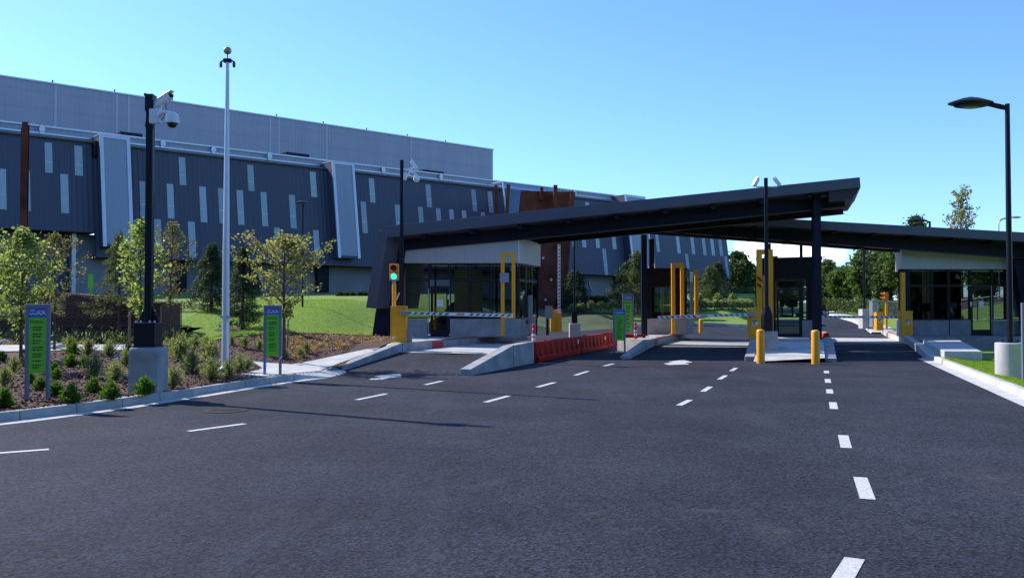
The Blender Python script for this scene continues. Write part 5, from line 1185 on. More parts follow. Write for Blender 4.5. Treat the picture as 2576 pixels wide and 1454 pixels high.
# street lamps with shallow cobra heads
def lamp_head(root, tip, w, m=BLK, side=-1):
    """saucer shaped head; tip = middle of head, w = overall width"""
    b = MB(); n = 20
    b.lathe((0, 0, 0), [(.0, .115), (.06, .112), (.10, .10), (.2, .085), (.36, .035), (.5, -.01), (.5, -.03), (.40, -.045), (.36, -.09), (.22, -.115), (0, -.12)], 28)
    b.v = [(x * w + tip.x, y * w * .62 + tip.y, z * w * 1.05 + tip.z) for x, y, z in b.v]
    o = b.build('lamp_head', m, root, smooth=True, ang=40)
    b = MB(); b.lathe((0, 0, 0), [(0, -.123), (.2, -.121), (.2, -.117), (0, -.117)], 20); b.v = [(x * w + tip.x, y * w * .62 + tip.y, z * w * 1.05 + tip.z) for x, y, z in b.v]
    kid(b, 'lamp_lens', mat('lamp_lens', (.35, .36, .36), .2), o, root)
YL = 20.3; zl_ = z_verge(0, YL)
xl_ = X(2540, YL)
lp = thing('street_lamp', 'tall dark street lamp with saucer head on a concrete base at the right edge', 'street lamp', (xl_, YL, zl_), group='street lamps with saucer heads')
small_base(lp, 2505, 2575, 862, 0, YL, zl_, True, CONC_L)
zpt = at(2575, 862, YL).z; ptop = at(2528, 262, YL)
b = MB(); b.tube([(xl_, YL, zpt), (xl_ + .0, YL, ptop.z)], [.068, .052], 20); b.build('pole', BLK, lp, smooth=True)
b = MB(); b.box(xl_ - .14, xl_ + .14, YL - .14, YL + .14, zpt, zpt + .025)
for sx in (-1, 1):
    for sy in (-1, 1): b.tube([(xl_ + sx * .11, YL + sy * .11, zpt + .025), (xl_ + sx * .11, YL + sy * .11, zpt + .08)], .014, 8)
b.build('base_plate', DARK, lp)
hd = at(2442, 258, YL); hw = X(2500, YL) - X(2388, YL)
lamp_head(lp, hd, hw)
b = MB(); b.tube([(xl_, YL, ptop.z - .1), at(2512, 268, YL), at(2490, 263, YL), at(2468, 262, YL)], [.055, .06, .055, .05], 12); b.build('lamp_arm', BLK, lp, smooth=True)

def far_lamp(label, u, Y, vt, head_w_px, zg, dir_px=0, r_=.06, show_head=True, pier=None):
    x = X(u, Y); zt = at(u, vt, Y).z
    l = thing('street_lamp', label, 'street lamp', (x, Y, zg), group='street lamps with saucer heads')
    b = MB(); b.tube([(x, Y, zg), (x, Y, zt)], [r_, r_ * .8], 12); b.build('pole', BLK, l, smooth=True)
    w = X(u + head_w_px, Y) - x
    if show_head:
        c = Vector((x + (X(u + dir_px, Y) - x), Y - .3 if dir_px == 0 else Y, zt + .08)); lamp_head(l, c, w)
        b = MB(); b.tube([(x, Y, zt - .05), ((x + c.x) / 2, (Y + c.y) / 2, zt + .06), (c.x, c.y, zt + .05)], .05, 8); b.build('lamp_arm', BLK, l, smooth=True)
    if pier:
        small_base(l, *pier, Y, zg, True, CONC_L)
    return l
far_lamp('distant dark street lamp standing on the lawn before the leaning grey wall', 761, 37.5, 516, 32, z_lawn(X(761, 37.5), 37.5), 0, .045)
zg = .0; far_lamp('dark lamp post with white pier behind the red barriers under the canopy', 1445, 43.5, 560, 50, z_road(6, 43.5), -45, .06, True, None)
lq = [o for o in COL.objects if o.name.startswith('street_lamp')][-1]
small_base(lq, c7(528, 0)[0], c7(632, 0)[0], c7(0, 870)[1], 0, 43.5, z_road(6, 43.5), False, CONC_L)
p0 = at(*c7(553, 755), 43.4); p1 = at(*c7(607, 868), 43.4); b = MB(); b.box(p0.x, p1.x, 43.35, 43.65, p1.z, p0.z); b.build('base_cover', BLK, lq)
far_lamp('street lamp with saucer head showing above the right canopy roof', 2341, 56, 557, 52, z_bank(X(2341, 56), 56), -34, .08)
# thin cobra lamp far right
xq = X(2514, 70); b0 = at(2514, 560, 70)
cl = thing('street_lamp', 'thin grey curved-arm street lamp beyond the right canopy', 'street lamp', (xq, 70, z_bank(xq, 70)))
b = MB(); b.tube([(xq, 70, z_bank(xq, 70)), (xq, 70, at(2514, 562, 70).z), at(2518, 553, 70), at(2530, 549, 70), at(2545, 547, 70)], .06, 8); b.build('pole', GREYM, cl, smooth=True)
b = MB(); c = at(2556, 547, 70); b.lathe((0, 0, 0), [(0, .1), (.3, .06), (.5, 0), (.3, -.06), (0, -.08)], 16); b.v = [(x * .9 + c.x, y * .4 + c.y, z + c.z) for x, y, z in b.v]; b.build('lamp_head', GREYM, cl, smooth=True)
xq = X(r2(1383, 0)[0], 52)
pl_ = thing('lamp_post', 'slim dark post among the trees on a pale concrete block beyond the right gate', 'lamp post', (xq, 52, .6))
b = MB(); b.tube([(xq, 52, .6), (xq, 52, at(2175, 610, 52).z)], .07, 10); b.build('pole', BLK, pl_, smooth=True)
small_base(pl_, r2(1340, 0)[0], r2(1455, 0)[0], r2(0, 805)[1], 0, 52, .6, False, CONC_L)
p0 = at(*r2(1470, 730), 51); p1 = at(*r2(1530, 930), 51); b = MB(); b.box(p0.x, p1.x, 51, 51.5, .6, p0.z); b.box(p0.x - .02, p1.x + .02, 50.97, 51.53, p0.z + .001, p0.z + .06)
tag(b.build('utility_cabinet', GREYM, bevel=.015), 'grey metal utility cabinet on the grass beyond the right gate', 'utility cabinet')
# distant thin lamp arm over the trees
q = at(*r2(1240, 318), 95); zz = z_bank(q.x, 95)
t_ = thing('street_lamp', 'distant lamp with flat head among the trees beyond the right gate', 'street lamp', (q.x + 1.9, 95, zz))
b = MB(); b.tube([(q.x + 1.9, 95, zz), (q.x + 1.9, 95, q.z - .2), (q.x + 1.3, 95, q.z), (q.x + .2, 95, q.z)], .08, 8); b.build('pole', GREYM, t_); b = MB(); b.box(q.x - .6, q.x + .5, 94.8, 95.2, q.z - .1, q.z + .12); b.build('lamp_head', GREYM, t_, bevel=.05)

# ================================================================== SIGNS, BARRIERS, POSTS
def text_obj(txt, size, m, parent, loc):
    cu = bpy.data.curves.new('lettering', 'FONT'); cu.body = txt; cu.size = size; cu.extrude = .001
    o = bpy.data.objects.new('lettering', cu); COL.objects.link(o); cu.materials.append(m); 
    me = bpy.data.meshes.new_from_object(o); bpy.data.objects.remove(o); me.materials.clear(); me.materials.append(m)
    me.transform(Matrix.Translation(loc) @ Matrix.Rotation(pi / 2, 4, 'X'))
    o = bpy.data.objects.new('lettering', me); COL.objects.link(o); o.parent = parent; return o
def notice_sign(label, x, Y, zg, H, W, rows, seed, rz=0., icons=False, pt=.062):
    """local build at origin then placed by its empty"""
    t = thing('notice_sign', label, 'notice sign', (x, Y, zg), rz, 'green notice signs on two grey legs')
    pt = pt * W / .46
    b = MB(); b.box(-W / 2, -W / 2 + pt, -.03, .03, -.02, H); b.box(W / 2 - pt, W / 2, -.03, .03, -.02, H); b.box(-W / 2 + pt, W / 2 - pt, -.03, .03, H - .07, H); b.build('frame', SIGNF, t, local=True, bevel=.006)
    x0, x1 = -W / 2 + pt, W / 2 - pt
    hz = H - .07; hh = H * .095
    b = MB(); b.box(x0, x1, -.02, .012, hz - hh, hz); hd_ = b.build('header_panel', BLUE, t, local=True)
    b = MB(); rr_ = random.Random(seed)
    for (fx0, fx1, fz) in ((.03, .42, .38), (.35, .97, .40), (.1, .35, .75), (.45, .65, .62), (.7, .92, .66)):
        n = 8; pts = []
        for i in range(n + 1):
            f = fx0 + (fx1 - fx0) * i / n; pts.append((x0 + (x1 - x0) * f, hz - hh + hh * (fz + .09 * sin(i * 1.7 + fx0 * 9))))
        th = hh * .055
        b.add([(p[0], -.0215, p[1] - th) for p in pts] + [(p[0], -.0215, p[1] + th) for p in pts], [(i, i + 1, n + 2 + i, n + 1 + i) for i in range(n)])
    q = b.build('wave_emblem', WHT, None); q.parent = hd_
    zb_ = H * .28
    b = MB(); b.box(x0, x1, -.02, .012, zb_, hz - hh - .002); gp = b.build('text_panel', GREEN, t, local=True)
    text_obj('Notice', H * .052, INK, gp, (x0 + .02, -.0215, hz - hh - H * .06))
    b = MB(); z = hz - hh - H * .105; tw = x1 - x0
    for r_ in range(rows):
        n_lines = rr_.choice((1, 2, 2, 3))
        for l_ in range(n_lines):
            xx = x0 + tw * .24; end = xx + tw * rr_.uniform(.35, .62)
            while xx < end:
                w = rr_.uniform(.008, .02) * W / .46; b.box(xx, xx + w, -.0215, -.0203, z - .007 * H, z + rr_.uniform(.006, .011) * H); xx += w + rr_.choice((.003, .003, .009))
            z -= H * .026
        z -= H * .018
        if z < zb_ + .05: break
    q = b.build('small_print', INK, None); q.parent = gp
    b = MB()
    for k_ in range(4):
        zz = hz - hh - H * (.115 + .075 * k_); cx2 = x0 + tw * .12
        b.lathe((cx2, -.0203, zz), [(.018 * H, 0), (.018 * H, .001), (.0, .001)], 14, (0, -1, 0))
    q = b.build('icon', mat('icon_pale', (.16, .42, .16), .5), None); q.parent = gp
    return t
p = ground(97, 1006, z_left, 10); Ys = p.y; zt = at(97, 765, Ys).z
notice_sign('green notice sign with blue header in the planting bed, nearest the camera', X(96.5, Ys), Ys, p.z, zt - p.z, X(127, Ys) - X(66, Ys), 7, 3)
p = ground(686, 944, z_left, 14); Ys = p.y
s2 = notice_sign('green notice sign standing on the pale walk near the flagpole', X(686.5, Ys), Ys, p.z, at(686, 768, Ys).z - p.z, X(709, Ys) - X(664, Ys), 12, 5)
b = MB(); w_ = X(709, Ys) - X(664, Ys); b.prism([(w_ / 2 - .09, -.034, .31), (w_ / 2 + .02, -.034, .42), (w_ / 2 + .02, -.034, .47), (w_ / 2 - .06, -.034, .36)], (0, .003, 0)); b.build('peeling_tape', WHT, s2, local=True)
b = MB(); b.box(-w_ / 2 + .02, -w_ / 2 + .055, -.034, -.031, .12, .36); b.build('blue_tape', FLAGB, s2, local=True)
Ys = 33.75; notice_sign('front green notice sign behind the red water barriers', X(c7(1010, 0)[0], Ys), Ys, z_road(4, Ys), at(1560, 777, Ys).z, X(c7(1070, 0)[0], Ys) - X(c7(950, 0)[0], Ys), 10, 8)
Ys = 37.0; notice_sign('rear green notice sign partly hidden behind another beside the kiosk', X(c7(1095, 0)[0], Ys), Ys, .06, at(1580, 738.5, Ys).z - .06, X(1594, Ys) - X(1566, Ys), 10, 9)
Ys = 20.2; notice_sign('green notice sign cut off by the right edge behind the lamp base', X(2569, Ys - .6) + .23, Ys - .6, .08, at(2572, 762, Ys - .6).z - .08, .46, 8, 12)
# far plain green panel by the building
q0 = at(*c2(548, 470), 41.5); q1 = at(*c2(578, 558), 41.5)
b = MB(); b.box(q0.x, q1.x, 41.5, 41.54, q1.z, q0.z); b.box(q0.x + .06, q0.x + .1, 41.541, 41.58, q1.z - .5, q0.z); b.box(q1.x - .1, q1.x - .06, 41.541, 41.58, q1.z - .5, q0.z)
tag(b.build('green_sign', GREEN), 'plain green panel far back above the dark woven wall', 'sign')
# grey sign on a post by the rear gate box
q0 = at(*c7(298, 700), 41); q1 = at(*c7(370, 820), 41)
t = thing('small_sign', 'small blank grey sign on a post beside the upright boom', 'sign', ((q0.x + q1.x) / 2, 41, .45))
b = MB(); b.box(q0.x, q1.x, 40.95, 40.98, q1.z, q0.z); b.build('panel', GREYM, t); b = MB(); b.box(q0.x + .04, q0.x + .16, 40.985, 41.05, .45, q0.z - .02); b.build('post', DARK, t)

# red water-filled barriers along the closed lane
bx0 = lane(a1_0 + 6.65, bM1 + .22); bdirL = Vector((LX, LY, 0)); nL = Vector((LY, -LX, 0))
def water_barrier(label, a, b_, L, rz=None):
    ox, oy = lane(a, b_); t = thing('water_barrier', label, 'barrier', (ox, oy, z_road(ox, oy)), atan2(LY, LX) if rz is None else rz, 'red plastic water barriers')
    w, h = .20, .62
    b = MB()
    n = max(4, int(L / .62)); 
    secs = [(-w, 0), (w, 0), (w, .12), (w * .55, .22), (w * .5, h - .06), (w * .42, h), (-w * .42, h), (-w * .5, h - .06), (-w * .55, .22), (-w, .12)]
    secs2 = [(-w, 0), (w, 0), (w, .12), (w * .86, .2), (w * .62, h - .1), (w * .42, h), (-w * .42, h), (-w * .62, h - .1), (-w * .86, .2), (-w, .12)]
    rings = []
    xs_ = []
    st = L / n
    for i in range(n):
        x = .03 + i * st * .985; xs_ += [(x + .0, 0), (x + st * .42, 0), (x + st * .5, 1), (x + st * .9, 1)]
    xs_.append((L - .02, 0))
    for x, kd in xs_:
        base = len(b.v)
        for (y, z) in (secs2 if kd else secs): b.v.append((x, y, z + .02))
        rings.append(base)
    m_n = len(secs)
    for i in range(len(rings) - 1):
        for k_ in range(m_n): b.f.append((rings[i] + k_, rings[i] + (k_ + 1) % m_n, rings[i + 1] + (k_ + 1) % m_n, rings[i + 1] + k_))
    b.f.append(tuple(rings[0] + k_ for k_ in range(m_n))[::-1]); b.f.append(tuple(rings[-1] + k_ for k_ in range(m_n)))
    b.build('barrier_body', REDP, t, local=True, bevel=.012)
    b = MB(); b.tube([(L * .25, 0, h + .02), (L * .25, 0, h + .05)], .045, 12); b.build('filler_cap', REDP, t, local=True)
    b = MB(); b.box(L - .3, L - .14, -w * .63 - .02, -w * .62 - .005, .22, .54); b.build('reflector', WHT, t, local=True); b = MB(); b.box(L - .3, L - .14, w * .70, w * .70 + .012, .25, .5); b.build('reflector', WHT, t, local=True)
    return t
water_barrier('red water barrier next to the concrete wing wall', a1_0 + 5.4, bM1 + .22, 5.4)
water_barrier('second red water barrier behind the first along the closed lane', a1_0 + 10.95, bM1 + .22, 4.4)
water_barrier('third red water barrier running behind the green notice sign', a1_0 + 15.5, bM1 + .22, 2.4)
water_barrier('red barrier lying crosswise at the rear traffic post', a1_0 + 14.2, bM1 + 1.0, 1.2, rz=radians(-5))
def delineator(label, u, vt, vb, Y):
    x = X(u, Y); zt = at(u, vt, Y).z; zg_ = z_road(x, Y) + .002; h = zt - zg_
    t = thing('traffic_post', label, 'traffic post', (x, Y, zg_), group='red and white traffic posts')
    b = MB(); b.lathe((0, 0, 0), [(.20, 0), (.20, .035), (.16, .06), (.07, .08), (.065, .09)], 20); b.build('rubber_base', BLK, t, local=True, smooth=True)
    b = MB(); b.lathe((0, 0, .09), [(.062, 0), (.056, h * .78 - .09), (.05, h * .86 - .09), (.03, h * .88 - .09), (.03, h * .92 - .09), (.055, h * .94 - .09), (.055, h * .985 - .09), (.03, h - .09), (0, h - .09)], 18); b.build('post', mat('post_red', (.62, .03, .05), .45), t, local=True, smooth=True)
    for z0_, z1__ in ((.68, .74), (.55, .64), ):
        b = MB(); b.lathe((0, 0, h * z0_), [(.0605, 0), (.0600, h * (z1__ - z0_))], 18); b.build('reflective_band', WHT, t, local=True, smooth=True)
    return t
delineator('red and white traffic post beside the end of the long wing wall', 1342.5, 815, 905, 27.9)
delineator('red and white traffic post at the slanted wing wall behind the notice signs', 1598.5, 811, 870, 34.6)
# red and white barrel end peeping by the right column
q0 = at(*r2(920, 1022), 33.5); q1 = at(*r2(1010, 1120), 33.5)
b = MB(); b.hexa([(q0.x, 33.4, .56), (q1.x, 33.4, .62), (q1.x, 33.7, .62), (q0.x, 33.7, .56)], [(q0.x + .1, 33.45, q0.z - .16), (q1.x - .05, 33.45, q0.z - .1), (q1.x - .05, 33.65, q0.z - .1), (q0.x + .1, 33.65, q0.z - .16)])
t = tag(b.build('road_block', REDP, bevel=.02), 'small red wedge-shaped block beside the dark canopy column', 'road block')

# ================================================================== WOVEN BROWN WALL, FENCES
def woven_mat():
    m = bpy.data.materials.new('woven_brown'); m.use_nodes = True; nt = m.node_tree; N = nt.nodes; L = nt.links
    b = N['Principled BSDF']; b.inputs['Roughness'].default_value = .95
    tc = N.new('ShaderNodeTexCoord'); n = N.new('ShaderNodeTexNoise'); n.inputs['Scale'].default_value = 16; n.inputs['Detail'].default_value = 7
    L.new(tc.outputs['Object'], n.inputs['Vector'])
    r = N.new('ShaderNodeValToRGB'); e = r.color_ramp.elements; e[0].position = .35; e[1].position = .72; e[0].color = (.035, .016, .013, 1); e[1].color = (.21, .105, .08, 1)
    L.new(n.outputs['Fac'], r.inputs['Fac']); L.new(r.outputs['Color'], b.inputs['Base Color'])
    bp = N.new('ShaderNodeBump'); bp.inputs['Strength'].default_value = 1; bp.inputs['Distance'].default_value = .05; L.new(n.outputs['Fac'], bp.inputs['Height']); L.new(bp.outputs['Normal'], b.inputs['Normal'])
    return m
WOV = woven_mat()
YG = 30.6
gl = thing('gabion_wall', 'dark brown woven gabion wall topped by wire courses behind the planting bed', 'gabion wall', (X(200, YG), YG, .6))
topv = lambda u: interp(u, [-300, 140, 285, 320, 404, 456], [733, 734, 747, 752, 760, 764])
xsG = np.linspace(X(-260, YG), X(404, YG), 34)
b = MB()
nz = 26
for j in range(nz):
    for i in range(len(xsG) - 1):
        xa_, xb_ = xsG[i], xsG[i + 1]
        ua, ub = CX + xa_ / YG * FPX, CX + xb_ / YG * FPX
        za, zb_ = at(ua, topv(ua), YG).z, at(ub, topv(ub), YG).z
        f0_, f1__ = j / nz, (j + 1) / nz - .012
        jt = R.uniform(-.012, .012); base = .45
        b.hexa([(xa_, YG + jt, base + (za - base) * f0_), (xb_, YG + jt, base + (zb_ - base) * f0_), (xb_, YG + 2.0, base + (zb_ - base) * f0_), (xa_, YG + 2.0, base + (za - base) * f0_)],
               [(xa_, YG + jt, base + (za - base) * f1__), (xb_, YG + jt, base + (zb_ - base) * f1__), (xb_, YG + 2.0, base + (zb_ - base) * f1__), (xa_, YG + 2.0, base + (za - base) * f1__)])
b.build('wall_core', WOV, gl)
xe = xsG[-1]; ze = at(404, 760, YG).z
e2 = at(456, 764, YG + 1.9)
b = MB(); b.hexa([(xe + .01, YG, .45), (e2.x, YG + 1.8, .7), (e2.x - .3, YG + 2.2, .7), (xe - .4, YG + 1.9, .45)], [(xe + .01, YG, ze), (e2.x, YG + 1.8, e2.z), (e2.x - .3, YG + 2.2, e2.z), (xe - .4, YG + 1.9, ze)]); b.build('end_face', WOV, gl)
WIRE = mat('wire_brown', (.17, .115, .10), .6)
b = MB()
for j in range(27):
    pts = []
    for i in range(0, len(xsG), 3):
        u = CX + xsG[i] / YG * FPX; za = at(u, topv(u), YG).z; pts.append((xsG[i], YG - .045 + R.uniform(-.015, .01), .62 + (za - .64) * (j + .5) / 27 + R.uniform(-.008, .008)))
    pts.append((xe, YG - .04, pts[-1][2]))
    b.tube(pts, .006, 4, False)
o = b.build('wire_mesh', WIRE, gl)
# twiggy top edge
b = MB()
for i in range(700):
    x = R.uniform(xsG[0], xe); u = CX + x / YG * FPX; z = at(u, topv(u), YG).z; y = YG + R.uniform(0, 1.0); l = R.uniform(.03, .12); a = R.uniform(0, 6.3)
    b.add([(x, y, z - .03), (x + .012, y, z - .03), (x + cos(a) * l, y + sin(a) * l * .5, z + R.uniform(.0, .09))], [(0, 1, 2)])
b.build('twigs', LEAF_CHIP, gl)

def fence(label, pts, h, zf, m, rails=(0.02, .98), mesh=True, post_step=2.6, name='chain_link_fence'):
    P = [Vector((x, y, zf(x, y))) for x, y in pts]
    f = thing(name, label, 'fence', P[0])
    tot = 0
    posts = []
    for a, c in zip(P[:-1], P[1:]):
        n = max(1, int((c - a).length / post_step))
        for i in range(n): posts.append(a.lerp(c, i / n))
    posts.append(P[-1])
    for q in posts:
        b = MB(); b.tube([q - Vector((0, 0, .05)), q + Vector((0, 0, h))], .035, 8); b.build('post', m, f)
    b = MB()
    for fr in rails:
        for a, c in zip(posts[:-1], posts[1:]): b.tube([a + Vector((0, 0, h * fr)), c + Vector((0, 0, h * fr))], .025, 6)
    b.build('rail', m, f)
    if mesh:
        b = MB()
        for a, c in zip(posts[:-1], posts[1:]):
            L_ = (c - a).length; n = max(3, int(L_ / .22)); d = (c - a) / n; k_ = int(h / .22)
            for i in range(-k_, n):
                for sgn in (0, 1):
                    t0, t1 = max(i, 0), min(i + k_, n)
                    if t1 <= t0: continue
                    za, zb_ = (t0 - i) / k_ * h, (t1 - i) / k_ * h
                    if sgn: za, zb_ = h - za, h - zb_
                    b.bar(a + d * t0 + Vector((0, 0, za)), a + d * t1 + Vector((0, 0, zb_)), .008, .008)
        b.build('wire_mesh', m, f)
    return f
zfar = lambda x, y: z_bank(x, y)
F1 = [(p[0] + 2.4, p[1] + .5) for p in HRO2[1:-1]]
fence('dark chain link fence along the uphill road below the green trees', [F1[-1], F1[-2], F1[-3], F1[0], (F1[0][0] + 3, F1[0][1] - 6)], 1.3, zfar, CHAIN)
pa = at(1835, 752, 82); pb2 = at(1990, 752, 82)
fence('black open fence behind the pale shrubs beside the gate', [(pa.x, 82), (pb2.x, 82)], 1.5, lambda x, y: pa.z - 1.3, BLK, rails=(.1, .55, .98), mesh=False, post_step=1.6, name='open_fence')
b = MB(); b.box(pa.x - 2, pb2.x + 1, 82.4, 83, 0, pa.z - .9); tag(b.build('retaining_wall', CONC_G), 'low dark concrete wall below the black open fence', 'low wall')

# ================================================================== PLANTS
def leaves_mesh(name, m, parent, P, D, size, aspect=.55, jit=.35, local=False):
    """P leaf centres (n,3); D leaf long-axis directions (n,3) or None; one small folded rhombus each"""
    n = len(P)
    if D is None: D = NR.normal(size=(n, 3))
    D = D / (np.linalg.norm(D, axis=1, keepdims=True) + 1e-9)
    U = NR.normal(size=(n, 3)); S = np.cross(D, U); S /= (np.linalg.norm(S, axis=1, keepdims=True) + 1e-9)
    sz = size * (1 + jit * NR.uniform(-1, 1, (n, 1)))
    Nn = np.cross(D, S)
    v = np.stack([P - D * sz * .5, P + S * sz * aspect * .5 + Nn * sz * .07, P + D * sz * .5, P - S * sz * aspect * .5 + Nn * sz * .07], axis=1).reshape(-1, 3)
    if parent is not None and not local: v = v - np.array(parent.location)
    me = bpy.data.meshes.new(name)
    me.vertices.add(4 * n); me.vertices.foreach_set('co', v.astype(np.float32).ravel())
    me.loops.add(4 * n); me.loops.foreach_set('vertex_index', np.arange(4 * n, dtype=np.int32))
    me.polygons.add(n); me.polygons.foreach_set('loop_start', np.arange(0, 4 * n, 4, dtype=np.int32))
    me.update(calc_edges=True); me.materials.append(m)
    o = bpy.data.objects.new(name, me); COL.objects.link(o); o.parent = parent
    return o

def tree(label, name, base, H, crown0, prof_, nl, per, leaf, size, lift=.5, seed=1, trunk=.05, aspect=.6, sub=4, twigs=True, scatter=.12, group=None, cat='tree', lean=0., droop=0., width=1.):
    """limbs along a trunk; prof_(t) = limb length at relative crown height t; leaves clustered on side twigs"""
    rs = random.Random(seed); base = Vector(base)
    t = thing(name, label, cat, base, group=group)
    b = MB()
    tp = []
    n = 9
    for i in range(n + 1):
        f = i / n; tp.append(base + Vector((lean * f * H + rs.uniform(-.02, .02) * H * .3 * f, rs.uniform(-.02, .02) * H * .3 * f, H * f * .97 - .1 * (i == 0))))
    b.tube(tp, [trunk * (1.15 - 1.05 * i / n) + .004 for i in range(n + 1)], 8)
    P = []; D = []
    def trunk_at(f):
        k_ = min(n - 1e-6, f * n); i = int(k_); return tp[i].lerp(tp[i + 1], k_ - i)
    az = rs.uniform(0, 6.28)
    for l in range(nl):
        f = (l + .5) / nl; az += 2.399 + rs.uniform(-.4, .4)
        st = trunk_at(crown0 + (1 - crown0) * f * .93)
        L_ = prof_(f) * rs.uniform(.62, 1.28) * width
        li = lift + rs.uniform(-.18, .18)
        d = Vector((cos(az), sin(az), li)).normalized()
        pts = [st]; q = st
        for k_ in range(5):
            dd = (d + Vector((rs.uniform(-.16, .16), rs.uniform(-.16, .16), rs.uniform(-.1, .16) - droop * k_ * .12))).normalized()
            q = q + dd * L_ / 5; pts.append(q)
        b.tube(pts, [max(.004, trunk * .36 * (1 - k_ / 5.6) * min(1, L_)) for k_ in range(6)], 5)
        for s_ in range(sub):
            fr = .25 + .75 * (s_ + rs.random()) / sub; k_ = min(4.999, fr * 5); i = int(k_); o_ = pts[i].lerp(pts[i + 1], k_ - i)
            a2 = rs.uniform(0, 6.28); sl = L_ * rs.uniform(.14, .34) * (1.1 - fr * .5)
            e = o_ + (d * .7 + Vector((cos(a2) * .8, sin(a2) * .8, rs.uniform(-.25, .6) - droop))).normalized() * sl
            if twigs: b.tube([o_, e], [.006, .003], 4, False)
            m_n = max(3, int(per * rs.uniform(.6, 1.4)))
            for _ in range(m_n):
                g = rs.random(); c = o_.lerp(e, g)
                P.append((c.x + rs.gauss(0, scatter), c.y + rs.gauss(0, scatter), c.z + rs.gauss(0, scatter * .8)))
                dv = (e - o_).normalized(); D.append((dv.x + rs.gauss(0, .6), dv.y + rs.gauss(0, .6), dv.z + rs.gauss(0, .5) - .3))
    b.build('trunk', BARK, t, smooth=True)
    leaves_mesh('crown', leaf, t, np.array(P), np.array(D), size, aspect)
    return t
def egg(w, peak=.35): return lambda f: w * (max(.05, (f / peak)) ** .6 if f < peak else max(.06, 1 - ((f - peak) / (1 - peak)) ** 1.6))
def conep(w): return lambda f: w * (1 - f) ** .85 + .05
def put(u, v, fn=z_lawn, y0=9): return ground(u, v, fn, y0)
def hgt(u, vt, p): return at(u, vt, p.y).z - p.z

# young trees on the left
p = put(52, 930, z_left); tree('leafy young tree with bright green leaves at the left edge', 'young_tree', p, hgt(60, 555, p), .30, egg(.95, .35), 38, 15, LEAF_SYC, .09, .55, 3, .035, .75, 5, scatter=.10)
p = Vector((X(-25, 24.5), 24.5, z_left(-14, 24.5))); tree('leafy green tree partly cut off by the left edge of the view', 'young_tree', p, hgt(-30, 590, p), .28, egg(1.05, .4), 38, 14, LEAF_SYC, .095, .5, 19, .04, .75, 5, scatter=.12)
p = Vector((X(138, 27.5), 27.5, z_left(-14, 27.5))); tree('bronze leaved open tree right of the leafy tree before the woven wall', 'young_tree', p, hgt(165, 568, p), .28, egg(1.15, .35), 34, 10, LEAF_BRN, .075, .9, 5, .035, .6, 5, scatter=.07)
p = put(352, 930, z_left); tree('slender green tree beside the black camera pole in the planting bed', 'young_tree', p, hgt(358, 535, p), .36, egg(.78, .3), 32, 11, LEAF_SYC, .085, .7, 8, .03, .75, 5, scatter=.10)
p = Vector((X(425, 29.5), 29.5, z_left(X(425, 29.5), 29.5))); tree('bronze leaved tree between the camera pole and the flagpole', 'young_tree', p, hgt(452, 538, p), .30, egg(1.05, .4), 36, 11, LEAF_BRN, .075, .9, 14, .04, .6, 5, scatter=.075, lean=.03)
p = put(714, 905, z_left); tree('spreading olive leaved tree behind the second notice sign on the lawn edge', 'young_tree', p, hgt(738, 575, p), .31, egg(1.5, .40), 46, 16, LEAF_OLV, .08, .72, 23, .045, .62, 6, scatter=.065)
# conifers on the lawn
p = put(285, 830, z_lawn); p = Vector((X(300, 30.2), 30.2, .7)); tree('feathery conifer behind the slender tree by the woven wall', 'conifer_tree', p, hgt(297, 568, p), .22, conep(1.15), 46, 26, LEAF_CON2, .10, -.10, 31, .05, .22, 6, scatter=.06, droop=.5)
p = Vector((X(532, 37.5), 37.5, z_lawn(X(532, 37.5), 37.5))); tree('dark conifer left of the flagpole before the grey building', 'conifer_tree', p, hgt(545, 602, p), .05, conep(1.15), 60, 30, LEAF_CON, .13, -.05, 37, .07, .22, 6, scatter=.09, droop=.45)
p = put(610, 832, z_lawn); pit = p.copy(); tree('dark conifer right of the flagpole in a round mulch pit', 'conifer_tree', p, hgt(600, 605, p), .07, conep(.82), 60, 30, LEAF_CON, .10, -.05, 41, .06, .22, 6, scatter=.07, droop=.45)
b = MB(); nn = 26
b.add([(pit.x + (.95 + .1 * sin(i * 2.1)) * cos(2 * pi * i / nn), pit.y + (.8 + .08 * sin(i * 1.3)) * sin(2 * pi * i / nn), z_lawn(pit.x, pit.y + .8 * sin(2 * pi * i / nn)) + .03) for i in range(nn)], [tuple(range(nn))]); struct(b.build('mulch_pit', MULCH))
for lab, u, vt, Y, w, sd, lf in (('narrow dark conifer left of the rear notice sign by the building', 1574, 655, 62, 1.5, 51, LEAF_CON), ('greenish conifer just left of the dark kiosk column', 1603, 622, 60, 1.4, 53, LEAF_CON2),
                             ('dark conifer beside the rusted tower seen under the canopy', 1448, 675, 63, 1.2, 55, LEAF_CON), ('grey green conifer by the pale shrubs right of the dark kiosk', 1788, 668, 70, 1.6, 57, LEAF_CON2),
                             ('dark conifer tucked behind the grey green one under the canopy', 1806, 655, 74, 1.5, 59, LEAF_CON)):
    p = Vector((X(u, Y), Y, z_back(0, Y))); tree(lab, 'conifer_tree', p, hgt(u, vt, p), .04, conep(w), 44, 24, lf, .20, .0, sd, .09, .28, 5, twigs=False, scatter=.16, droop=.35)
